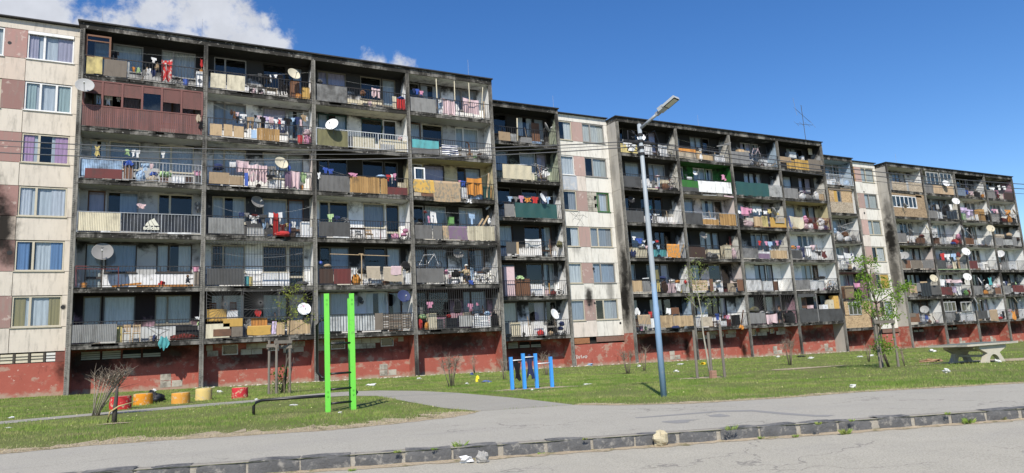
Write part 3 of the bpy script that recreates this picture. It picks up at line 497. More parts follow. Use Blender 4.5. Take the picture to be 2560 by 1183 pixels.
def foot_wall(u, b):
    U = UNIT[u]; root = U['root']; x0, x1 = U['bay'][b]; Y = U['Y']; Z = U['Z']; yw = Y+1.2; zg = G((x0+x1)/2)-.4; top = Z-.182
    kind = {(1, 1): 'vent', (1, 2): 'block', (1, 3): 'block3', (2, 0): 'vent', (2, 2): 'block', (2, 3): 'block', (3, 1): 'vent', (3, 2): 'vent'}.get((u, b))
    hs = []
    if kind == 'vent': hs = [(x0+.45+i*.92, x0+.45+i*.92+.84, Z-.70, Z-.27) for i in range(4)]
    if kind in ('block', 'block3'): hs = [(x0+1.1, x0+1.92, Z-.80, Z-.24)] + ([(x0+4.1, x0+4.9, Z-.78, Z-.25)] if kind == 'block3' else [(x0+3.6, x0+4.1, Z-.7, Z-.3)])
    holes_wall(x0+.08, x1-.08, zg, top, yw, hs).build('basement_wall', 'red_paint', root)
    m = MB(); m.box(x0+.1, x1-.1, yw+.3, yw+.34, Z-1.1, top-.01); m.build('cellar', 'dark_room', root)
    for i, (a, c, z, t) in enumerate(hs):
        m = MB()
        if kind == 'vent':
            for j in range(4):
                if i > 1 and j > 1: continue
                zz = z+.02+j*.105; m.add([(a+.01, yw+.02, zz), (c-.01, yw+.02, zz), (c-.01, yw+.07, zz+.085), (a+.01, yw+.07, zz+.085)], [(0, 1, 2, 3)])
            m.build('vent_louvre', 'plain', root, (.42, .40, .32))
        else:
            e = .05
            m.box(a, a+e, yw-.015, yw+.05, z, t); m.box(c-e, c, yw-.015, yw+.05, z, t); m.box(a+e, c-e, yw-.015, yw+.05, t-e, t); m.box(a+e, c-e, yw-.015, yw+.05, z, z+e); o = m.build('cellar_window', 'plain', root, (.52, .50, .45))
            p = MB(); p.add([(a+e, yw+.03, z+e), (c-e, yw+.03, z+e), (c-e, yw+.03, t-e), (a+e, yw+.03, t-e)], [(0, 1, 2, 3)]); p.build('pane', 'glass', o)
    if kind in ('block', 'block3'):
        for j in range(2):
            x = x0+.35-(j*.28); 
            while x < x1-.7:
                a = max(x, x0+.3); bb = min(x+.56, x1-.4); z = Z-.84+j*.31
                if all(bb < h[0]-.01 or a > h[1]+.01 for h in hs) and bb-a > .12:
                    m = MB(); m.box(a+.006, bb-.006, yw-.018, yw+.004, z+.006, z+.30); m.build('masonry_block', 'block_masonry', root)
                x += .57
    if (u, b) in ((1, 1), (1, 3), (2, 1), (2, 3), (3, 3), (2, 4), (3, 2)):   # places where the coat has come off down to the masonry
        r = random.Random(u*9+b); a = x0+r.uniform(3.6, 4.4)
        for j in range(3):
            m = MB(); xx = a+j % 2*.55; zz = G(a)+.12+(j//2)*.36; m.box(xx, xx+.5, yw-.014, yw+.003, zz, zz+.33); m.build('bare_masonry', 'block_masonry', root)
    for xc in ((x0, x1) if b <= 1 else (x1,)):
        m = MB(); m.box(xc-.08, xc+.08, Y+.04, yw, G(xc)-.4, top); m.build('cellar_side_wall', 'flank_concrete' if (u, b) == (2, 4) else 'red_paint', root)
for u in UNIT:
    for b in UNIT[u]['bay']: foot_wall(u, b)
STW = {1: [(6, (.46, .41, .49)), (5, (.40, .48, .46)), (4, (.55, .33, .50)), (3, (.62, .62, .66)), (2, (.16, .26, .45)), (1, (.34, .27, .13))]}
def stair(u):
    U = UNIT[u]; root = U['root']; s0, s1 = U['stair']; Y = U['Y']; Z = U['Z']; yw = Y+1.2; beige = (.58, .525, .45) if u == 1 else (.67, .645, .585); pink = (.31, .185, .165) if u == 1 else (.40, .275, .245); rr = random.Random(u)
    a0, a1 = s0+.13, s1-.135; j = .012
    def panel(x0, x1, z0, z1, c, nm='wall_panel'): m = MB(); m.box(x0+j, x1-j, yw+rr.uniform(0, .006), yw+.12, z0+j, z1-j); m.build(nm, 'panel_render', root, c)
    for f in range(1, 7):
        L = Z+(f-1)*H; panel(a0, s0+3.03, L-.17, L+1.05, beige if rr.random() < .7 else tuple(b_*k_ for b_, k_ in zip(beige, (.95, .88, .86)))); panel(s0+3.03, a1, L-.17, L+1.05, beige)
        kk = rr.uniform(.8, 1.2); wl = (s0+.30, s0+2.06); wr = (s0+3.06, s0+5.12)
        panel(a0, wl[0], L+1.05, L+2.63, beige); panel(wl[1], wr[0], L+1.05, L+2.63, tuple(p*kk for p in pink)); panel(wr[1], a1, L+1.05, L+2.63, beige)
        for k, (x0, x1) in enumerate((wl, wr)):
            fc = FRC['w'] if (u, f, k) in ((1, 6, 1), (1, 5, 1), (1, 6, 0), (2, 5, 0)) else FRC[rr.choice('cccg')]
            mul = (.36,) if k else (.3,)
            if (u, f, k) == (1, 5, 1): mul = (.33, .67)
            cc = dict(STW.get(u, ())).get(f) if k else None
            if (u, f, k) == (2, 4, 1):                               # half bricked up with aerated blocks
                for jj in range(5):
                    for ii in range(2):
                        m = MB(); x = x0+ii*.45; w = .44
                        if jj % 2 and ii: w = .2
                        m.box(x+.008, x+w-.008, yw+.03, yw+.1, L+1.07+jj*.31+.008, L+1.07+(jj+1)*.31-.006); m.build('masonry_block', 'block_masonry', root, None)
                o = window(root, x0+.9, x1, L+1.07, L+2.61, yw, (.03, .12, .03), (), False, (.3, .28, .16), u*50+f); continue
            if (u, f, k) == (3, 6, 0): m = MB(); m.box(x0, x1, yw+.03, yw+.06, L+1.07, L+2.61); m.build('window_board', 'wood', root, (.5, .3, .13)); continue
            if (u, f, k) == (3, 2, 1): m = MB(); m.box(x0+.75, x1-.1, yw+.025, yw+.042, L+1.15, L+2.5); m.build('window_board', 'wood', root, (.5, .33, .09))
            window(root, x0, x1, L+1.07, L+2.61, yw, fc, mul, False, cc, u*50+f*3+k)
            if (u, f, k) == (1, 6, 1): m = MB(); m.box(x0+.01, x1-.01, yw-.05, yw+.04, L+2.44, L+2.60); m.build('shutter_box', 'plain', root, (.72, .72, .70))
            if (u, f, k) == (2, 5, 0): panel(x0, x1+.2, L-.1, L+.98, (.36, .40, .45), 'patch_panel') if False else None
    if u == 2: m = MB(); L = Z+4*H; m.box(s0+.32, s0+2.2, yw-.012, yw-.002, L-.1, L+1.0); m.build('patch_panel', 'panel_render', root, (.40, .43, .47))
    panel(a0, a1, Z+16.63-.0, Z+17.16, beige)
    m = MB(); m.box(s0+.126, s1-.128, Y+.98, Y+2.4, Z+17.17, Z+17.23); m.build('stair_roof', 'roof_felt', root)
    for f in range(1, 7):
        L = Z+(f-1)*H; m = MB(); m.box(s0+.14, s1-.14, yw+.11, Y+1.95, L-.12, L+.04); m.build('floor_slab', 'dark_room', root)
    # foot of the stair bay
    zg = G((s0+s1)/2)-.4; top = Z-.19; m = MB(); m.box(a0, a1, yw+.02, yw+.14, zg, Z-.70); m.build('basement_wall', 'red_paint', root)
    m = MB(); m.box(a0, a1, yw+.25, yw+.29, Z-.72, top); m.build('cellar', 'dark_room', root)
    if u == 1:
        x = a0+.1; i = 0
        while x < a1-.6:
            m = MB(); m.box(x+.01, x+.50, yw+.06, yw+.10, Z-.66, Z-.23); m.build('vent_pane', 'plain', root, (.55, .50, .38) if i % 4 < 3 else (.62, .62, .58))
            m = MB()
            for zz in (-.36, -.5): m.box(x, x+.52, yw+.03, yw+.045, Z+zz-.012, Z+zz+.012)
            m.box(x+.51, x+.60, yw+.03, yw+.12, Z-.69, Z-.2); m.build('vent_bar', 'metal', root, (.06, .05, .04)); x += .62; i += 1
        m = MB(); m.box(a1-.5, a1, yw+.015, yw+.05, Z-.69, Z-.2); m.build('vent_cover', 'metal', root, (.17, .06, .045))
    else:
        m = MB(); m.box(a0, s0+2.3, yw+.03, yw+.06, Z-.64, Z-.22); m.build('vent_cover', 'metal', root, (.33, .15, .07))
        m = MB(); m.box(s0+2.9, a1, yw+.0, yw+.03, Z-.58, Z-.2); m.build('vent_cover', 'metal', root, (.22, .13, .1))
        m = MB(); m.box(a0+.12, a0+.85, yw-.015, yw+.015, G(s0)+.05, G(s0)+.55); m.build('bare_masonry', 'block_masonry', root)
for u in UNIT: stair(u)
for u, U in UNIT.items():
    root = U['root']; X, Y, Z = U['X'], U['Y'], U['Z']; x0 = U['bay'].get(0, U['stair'])[0]; x1 = X+4*W
    cols = [X+i*W for i in range(5)] + ([U['bay'][0][0]+.14, U['bay'][0][1]] if u > 1 else [X-5.6])
    for x in cols: pillar(root, x, Y, G(x)-.3, Z+16.62)
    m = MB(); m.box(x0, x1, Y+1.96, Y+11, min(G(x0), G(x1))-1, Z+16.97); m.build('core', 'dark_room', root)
    for (a, b) in ([(X-.127, x1+.127)] + ([(U['bay'][0][0], X-5.6+.125)] if u > 1 else [])):
        m = MB(); m.box(a, b, Y-.03, Y+1.95, Z+16.62, Z+16.97); m.build('roof_beam', 'concrete', root)
        m = MB(); m.box(a-.1, b+.05, Y-.16, Y+2.1, Z+16.975, Z+17.05); m.build('roof_edge', 'roof_felt', root)
    m = MB(); m.box(x0-.02, x1+.13, Y+2.11, Y+11.2, Z+16.98, Z+17.03); m.build('roof', 'roof_felt', root)
    m = MB(); m.box(x1-.08, x1+.12, Y+1.2, Y+11, G(x1)-1, Z+16.96); m.build('end_wall', 'flank_concrete', root); m = MB(); m.box(x0-.1, x0-.005, Y+1.3, Y+11, G(x0)-1, Z+16.96); m.build('end_wall', 'flank_concrete', root)
    # flank of the balcony tower towards the stair bay: one precast panel per storey
    for f in range(0, 6):
        m = MB(); L = Z+f*H; m.box(X-.132, X-.082, Y+.102, Y+1.2, (L-.1 if f else Z-.05)+.008, L+H-.1-.008 if f < 5 else Z+16.62); m.build('flank_panel', 'flank_concrete', root)
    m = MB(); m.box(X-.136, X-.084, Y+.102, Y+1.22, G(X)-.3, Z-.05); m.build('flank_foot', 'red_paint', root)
# ------------------------------------------------------------------ things on the balconies
CROP = dict(A=(195, 50, 4.079), B=(185, 325, 4.301), C=(165, 590, 4.08), D=(505, 95, 4.303), E=(505, 350, 4.552), F=(500, 590, 4.227), G=(775, 140, 4.931), H=(780, 360, 4.731), I=(785, 590, 4.551), J=(1010, 170, 5.143), K=(1020, 390, 5.378), L=(1025, 590, 4.55),
            M=(1225, 255, 3.878), N=(1235, 540, 3.815), O=(1540, 295, 6.066), Q=(1550, 470, 6.227), R=(1570, 640, 5.916), S=(1810, 330, 6.57), T=(1830, 490, 6.959), U=(1845, 640, 6.225), V=(2050, 390, 5.144), W=(2080, 590, 4.929), X=(2300, 420, 5.915), Y=(2320, 600, 5.379))
NOUN = dict(sh='sheet', ts='t-shirt', tr='pair of trousers', sk='scrap of washing', rg='rug', tp='tarpaulin', bx='cupboard', bg='bundle', bu='bucket', ch='chair', bk='bicycle', ds='satellite dish', ln='washing line', po='upright post', pl='plank', st='pushchair', rk='drying rack', tb='table', wf='window frame', ra='radiator', pi='stove pipe', ba='ball', cc='crate', wm='washing machine')
CAT = dict(sh='sheet', ts='shirt', tr='trousers', sk='laundry', rg='rug', tp='tarpaulin', bx='cupboard', bg='bundle', bu='bucket', ch='chair', bk='bicycle', ds='satellite dish', ln='clothesline', po='post', pl='plank', st='pushchair', rk='drying rack', tb='table', wf='window frame', ra='radiator', pi='stove pipe', ba='ball', cc='crate', wm='washing machine')
ONAME = dict(sh='bed_sheet', ts='t_shirt', tr='trousers', sk='laundry', rg='rug', tp='tarpaulin', bx='cupboard', bg='bundle', bu='bucket', ch='chair', bk='bicycle', ds='satellite_dish', ln='washing_line', po='post', pl='plank', st='pushchair', rk='drying_rack', tb='table', wf='window_frame', ra='radiator', pi='stove_pipe', ba='ball', cc='crate', wm='washing_machine')
VERB = dict(sh='hanging', ts='hanging', tr='hanging', sk='hanging', rg='over the rail', tp='tied', ds='mounted', ln='strung')
GROUP = dict(sh='washing on the balconies', ts='washing on the balconies', tr='washing on the balconies', sk='washing on the balconies', rg='rugs over the balcony rails', bx='furniture on the balconies', bg='bundles and bags on the balconies', ds='satellite dishes on the balconies', bk='bicycles on the balconies', pl='planks on the balconies', ln='washing lines on the balconies', bu='buckets on the balconies', po='posts on the balconies', wm='furniture on the balconies')
def place(u, b, f):
    bay = 'recessed bay' if b == 0 else ORD[b]+' bay'
    return f"{'top' if f == 6 else ORD[f]} floor {bay}, {UNIT[u]['name']} block"
def cloth_mb(kind, x0, x1, z0, z1, y, seed):
    r = random.Random(seed); w, h = x1-x0, z1-z0; m = MB(); k = r.uniform(18, 34)/max(.35, w)*.35; ph = r.uniform(0, 6); tilt = r.uniform(-.12, .12)*h; am = min(.075, .14*w+.012)
    nu, nv = (16, 7) if kind in ('sh', 'rg') else (8, 7); wob = r.uniform(.03, .10)
    def fn(u, v):
        X = x0+w*u; d = 1-v
        Z = z0+h*v + tilt*(u-.5) - (.05*h*math.sin(math.pi*u) if kind == 'sh' else 0)*v
        if d > .8: Z += wob*h*math.sin(u*9+ph)
        if kind == 'sk': X = x0+w*(.5+(u-.5)*(.55+.45*math.sin(v*3+ph)**2)); Z += .08*h*math.sin(u*7+ph)
        if kind in ('ts', 'tr'): X += .05*w*math.sin(v*4+ph)*d
        X += .03*w*math.sin(v*5+u*6+ph)*d; return (X, y+am*(math.sin(u*k+ph+d*.8)+.4*math.sin(u*k*2.3+ph*2+d*2))*(.25+d), Z)
    keep = None
    if kind == 'ts': keep = lambda i, j: (1 < i < 6) or j >= 4
    if kind == 'tr': keep = lambda i, j: j >= 5 or i not in (3, 4) if r.random() < .8 else True
    return m.grid(fn, nu, nv, keep)
def dish(u, b, f, x, z, y, rx, rz, col, label, mark=None):
    R_ = max(rx, rz); ratio = max(.12, min(1, rx/R_)); yaw = math.acos(ratio)*(1 if (int(x*7) % 2) else -1)*.95
    ax = Vector((math.sin(yaw), -math.cos(yaw), .38)).normalized(); c = Vector((x, y, z))
    root = tag(empty('satellite_dish', c), label, 'satellite dish', GROUP['ds'])
    m = MB(); prof = [(R_*t, .22*R_*t*t) for t in (0, .25, .5, .75, .95, 1.0)]; prof += [(R_*1.02, .22*R_-.015), (R_*.95, .19*R_-.02), (R_*.5, .055*R_-.02), (0, -.02)]
    m.lathe(prof, c, 26, ax); m.build('bowl', 'plain', root, tuple(q*.8 for q in col) if u == 3 else col, smooth=True)
    side = ax.cross(Vector((0, 0, 1))).normalized(); dn = ax.cross(side).normalized()
    if dn.z > 0: dn = -dn
    m = MB(); a = c+dn*R_*.92+ax*.15*R_; e = c+ax*R_*.95+dn*R_*.35; m.tube([a, e], .014, 6); m.build('arm', 'metal', root, (.2, .2, .2))
    m = MB(); m.tube([e-ax*.05, e+ax*.09], .035, 8); m.build('receiver', 'plastic', root, (.5, .5, .48))
    m = MB(); bk = c-ax*.03; m.tube([bk, bk-ax*.14, bk-ax*.16+Vector((0, .05, -R_*1.1))], .022, 6); m.build('bracket', 'metal', root, (.12, .12, .12))
    if mark:
        def flat(nm, quads):
            mm = MB(); ex = side if side.x > 0 else -side; ez = ax.cross(ex); ez = ez if ez.z > 0 else -ez
            for q in quads: mm.add([c+ex*(px*R_)+ez*(pz*R_)+ax*(.22*R_*(px*px+pz*pz)+.008) for px, pz in q], [(0, 1, 2, 3)])
            mm.build(nm, 'plain', root, mark)
        flat('emblem', [[(-.2, .52), (.08, .52), (.08, .58), (-.2, .58)], [(-.09, .34), (-.03, .34), (-.03, .52), (-.09, .52)], [(-.2, .46), (-.16, .46), (-.16, .52), (-.2, .52)], [(.04, .46), (.08, .46), (.08, .52), (.04, .52)], [(-.13, .31), (.01, .31), (.01, .345), (-.13, .345)]]); flat('emblem_dot', [[(.16, .36), (.22, .36), (.22, .42), (.16, .42)]]); flat('emblem_dot', [[(.32, .36), (.38, .36), (.38, .42), (.32, .42)]])
    return root
def wheel(root, c, R_, ax=(0, 1, 0), col=(.35, .35, .36)):
    c = Vector(c); z = Vector(ax).normalized(); a = z.orthogonal().normalized(); b = z.cross(a); m = MB()
    m.tube([c+(a*math.cos(t)+b*math.sin(t))*R_ for t in np.linspace(0, 2*math.pi, 21)], .020, 5, False); w = m.build('wheel', 'rubber', root)
    m = MB()
    for k in range(8): t = math.pi*k/8; d = (a*math.cos(t)+b*math.sin(t))*R_*.95; m.tube([c-d, c+d], .004, 3, False)
    m.tube([c-z*.04, c+z*.04], .025, 6); m.build('spokes', 'metal', w, col)
def bicycle(x0, x1, z0, z1, y, col, label, group=GROUP['bk'], upright=False):
    root = tag(empty('bicycle', ((x0+x1)/2, y, z0)), label, 'bicycle', group); w, h = x1-x0, z1-z0
    if upright:                                                   # stood on its rear wheel against the wall
        R_ = min(.33, w*.42, h*.24); A = Vector((x0+w*.5, y, z0+R_+.02)); B = Vector((x0+w*.62, y+.05, z1-R_)); 
    else:
        R_ = min(.34, h*.34, w*.24); A = Vector((x0+R_, y, z0+R_+.02)); B = Vector((x1-R_, y+.05, z0+R_+.02+.04*h))
    wheel(root, A, R_); wheel(root, B, R_)
    d = B-A; n = Vector((-d.z, 0, d.x)).normalized(); n = n if (n.z >= 0 if not upright else n.x <= 0) else -n; q = d.length
    bb = A+d*.42+n*.02; seat = A+d*.30+n*q*.52; head = A+d*.80+n*q*.50
    m = MB(); m.tube([A, bb, seat, A], .016, 6); m.tube([bb, head], .018, 6); m.tube([seat-n*.05, head], .016, 6); m.tube([head+n*.08, B], .016, 6); m.build('frame', 'gloss_paint', root, col)
    m = MB(); s = seat+n*.06; m.blob((s.x, s.y, s.z), (.13, .07, .04), 3, .1, 8, 5); m.build('saddle', 'rubber', root)
    m = MB(); hb = head+n*.12; m.tube([hb+Vector((.02, -.25, .03)), hb, hb+Vector((.02, .2, .03))], .013, 6); m.build('handlebar', 'metal', root, (.2, .2, .2))
    m = MB(); m.tube([bb+Vector((0, -.05, 0)), bb+Vector((0, .05, 0))], .09, 10); m.build('crankset', 'metal', root, (.1, .1, .1)); return root
def chair_(x0, x1, z0, z1, y, col, label):
    root = tag(empty('chair', ((x0+x1)/2, y, z0)), label, 'chair', 'chairs on the balconies'); w, h = x1-x0, z1-z0; sz = z0+h*.5; d = .36
    m = MB(); m.box(x0, x1, y, y+d, sz-.025, sz+.012); m.build('seat', 'wood', root, col)
    for sx in (x0+.03, x1-.03):
        m = MB(); m.bar((sx, y+.03, z0), (sx, y+.03, sz-.026), .035); m.build('leg', 'wood', root, col); m = MB(); m.bar((sx, y+d-.03, z0), (sx, y+d+.03, z1), .035); m.build('leg', 'wood', root, col)
    m = MB(); m.box(x0+.05, x1-.05, y+d+.0, y+d+.03, z1-.09, z1-.01); m.box(x0+.05, x1-.05, y+d-.01, y+d+.02, sz+.08, sz+.12)
    for k in range(4): xx = x0+.08+(w-.16)*k/3; m.box(xx-.018, xx+.018, y+d+.002, y+d+.02, sz+.121, z1-.091)
    m.build('backrest', 'wood', root, col); return root
def cupboard(k, x0, x1, z0, z1, y, col, label, seed):
    r = random.Random(seed); w, h = x1-x0, z1-z0; d = min(.5, .25+.4*min(w, h)); root = tag(empty(ONAME[k], ((x0+x1)/2, y+d/2, z0)), label, CAT[k], GROUP['bx'])
    m = MB(); m.box(x0, x1, y+.02, y+d, z0+.02, z1-.02); m.box(x0-.01, x1+.01, y, y+d+.005, z1-.022, z1)
    for a in (x0+.01, x1-.05): m.box(a, a+.04, y+.04, y+.08, z0, z0+.022)
    m.build('body', 'plain', root, col)
    if k == 'wm':
        m = MB(); m.lathe([(w*.3, 0), (w*.3, .03), (w*.22, .03), (w*.2, .012), (0, .012)], ((x0+x1)/2, y+.018, z0+h*.45), 18, (0, -1, 0)); m.build('drum_door', 'plastic', root, (.12, .13, .15)); m = MB(); m.box(x0+.03, x1-.03, y+.008, y+.019, z1-h*.2, z1-.04); m.build('control_panel', 'plastic', root, (.5, .5, .5)); return root
    n = 1 if w < .55 or h > 2*w else 2; kd = r.uniform(.84, 1.02)
    for i in range(n):
        a = x0+.015+(w-.03)*i/n; e = x0+.015+(w-.03)*(i+1)/n; m = MB(); m.box(a+.006, e-.006, y+.004, y+.019, z0+.05, z1-.045); dd = m.build('door', 'plain', root, tuple(c*kd for c in col)); m = MB(); hx = e-.05 if i == 0 else a+.05; m.box(hx-.008, hx+.008, y-.014, y+.004, (z0+z1)/2-.05, (z0+z1)/2+.05); m.build('handle', 'metal', dd, (.2, .2, .2))
    return root
def bundle(x0, x1, z0, z1, y, col, label, seed, mat='cloth'):
    m = MB(); w, h = x1-x0, z1-z0; m.blob(((x0+x1)/2, y, z0+h*.45), (w*.5, min(.22, w*.45), h*.56), seed, .22, 14, 9); r = random.Random(seed)
    for _ in range(2): m.blob((x0+w*r.uniform(.25, .75), y-.06, z0+h*r.uniform(.3, .8)), (w*.22, .12, h*.22), seed+3, .3, 8, 6)
    return tag(m.build('bundle', mat, None, col, smooth=True), label, 'bundle', GROUP['bg'])
def pushchair(x0, x1, z0, z1, y, col, label):
    root = tag(empty('pushchair', ((x0+x1)/2, y, z0)), label, 'pushchair'); w, h = x1-x0, z1-z0
    for sx in (.2, .85):
        for dy in (0, .35): wheel(root, (x0+w*sx, y+dy, z0+.1), .09)
    m = MB(); m.tube([(x0+w*.2, y+.17, z0+.1), (x0+w*.75, y+.17, z0+h*.62), (x0+w*.02, y+.17, z1*.4+.6*(z0+h))], .016); m.tube([(x0+w*.85, y+.17, z0+.1), (x0+w*.4, y+.17, z0+h*.55)], .016); m.build('frame', 'metal', root, (.5, .5, .5))
    m = MB(); m.blob((x0+w*.5, y+.17, z0+h*.45), (w*.3, .18, h*.16), 5, .12, 12, 7); m.build('seat', 'cloth', root, col, smooth=True); m = MB(); m.blob((x0+w*.68, y+.17, z0+h*.78), (w*.26, .19, h*.2), 6, .1, 12, 7); m.build('hood', 'cloth', root, col, smooth=True); return root
def corrugated(x0, x1, z0, z1, y, par, col):
    m = MB(); p = .075; n = max(4, int((x1-x0)/p*2)); vs = []
    m.grid(lambda u, v: (x0+(x1-x0)*u, y+(.018 if int(round(u*n)) % 2 else -.004), z0+(z1-z0)*v), n, 1); m.box(x0-.01, x1+.01, y+.02, y+.03, z1-.03, z1+.01); m.build('corrugated_sheet', 'sheet', par, col)
def planks(x0, x1, z0, z1, y, par, col, horiz=False, seed=0, gap=.012):
    r = random.Random(seed); pitch = .145; L = (z1-z0) if horiz else (x1-x0); n = max(2, int(round(L/pitch)))
    for i in range(n):
        m = MB(); a, e = i/n, (i+1)/n; kk = r.uniform(.7, 1.12); c = tuple(q*kk for q in col); dy = r.uniform(-.006, .006)
        if horiz: m.box(x0, x1, y+dy-.01, y+dy+.01, z0+L*a+gap, z0+L*e-gap*.5)
        else: m.box(x0+L*a+gap*.5, x0+L*e-gap*.5, y+dy-.01, y+dy+.01, z0+r.uniform(-.02, .02), z1+r.uniform(-.03, .02))
        m.build('plank', 'wood', par, c)
def board(x0, x1, z0, z1, y, par, col, seed, mat='plain', nm='board'):
    r = random.Random(seed); m = MB(); t = r.uniform(-.02, .02); m.box(x0, x1, y-.008, y+.008, z0, z1); m.v = [(a+t*(c-z0), b, c+t*(a-x0)) for a, b, c in m.v]
    for _ in range(2): xx = r.uniform(x0+.04, x1-.04); m.box(xx-.012, xx+.012, y-.012, y-.008, z0+.02, z1-.02) if x1-x0 > .6 else None
    m.build(nm, mat, par, (*col, .32+.25*r.random()) if mat == 'sheet' else col)
def grille(x0, x1, z0, z1, y, par, col=(.05, .048, .046), cross=1):
    m = MB(); n = max(3, int((x1-x0)/.145))
    for i in range(n+1): x = x0+(x1-x0)*i/n; m.box(x-.009, x+.009, y-.009, y+.009, z0, z1)
    for k in range(cross+1): z = z0+(z1-z0)*k/max(1, cross); m.box(x0, x1, y-.013, y+.013, z-.012, z+.012)
    m.build('security_grille', 'metal', par, col)
def sunburst(x0, x1, z0, z1, y, par, cx, cz, n=34):
    m = MB()
    for a, b in (((x0, z0), (x1, z0)), ((x1, z0), (x1, z1)), ((x1, z1), (x0, z1)), ((x0, z1), (x0, z0))): m.bar((a[0], y, a[1]), (b[0], y, b[1]), .03)
    for k in range(n):
        t = 2*math.pi*k/n; dx, dz = math.cos(t), math.sin(t); s = 9
        if dx > 0: s = min(s, (x1-cx)/dx)
        if dx < 0: s = min(s, (x0-cx)/dx)
        if dz > 0: s = min(s, (z1-cz)/dz)
        if dz < 0: s = min(s, (z0-cz)/dz)
        m.bar((cx+dx*.06, y, cz+dz*.06), (cx+dx*s, y, cz+dz*s), .013)
    m.lathe([(.06, -.01), (.08, -.01), (.08, .01), (.06, .01), (.06, -.01)], (cx, y, cz), 14, (0, 1, 0)); m.build('sunburst_grille', 'metal', par, (.10, .095, .09))
SEED = [100]
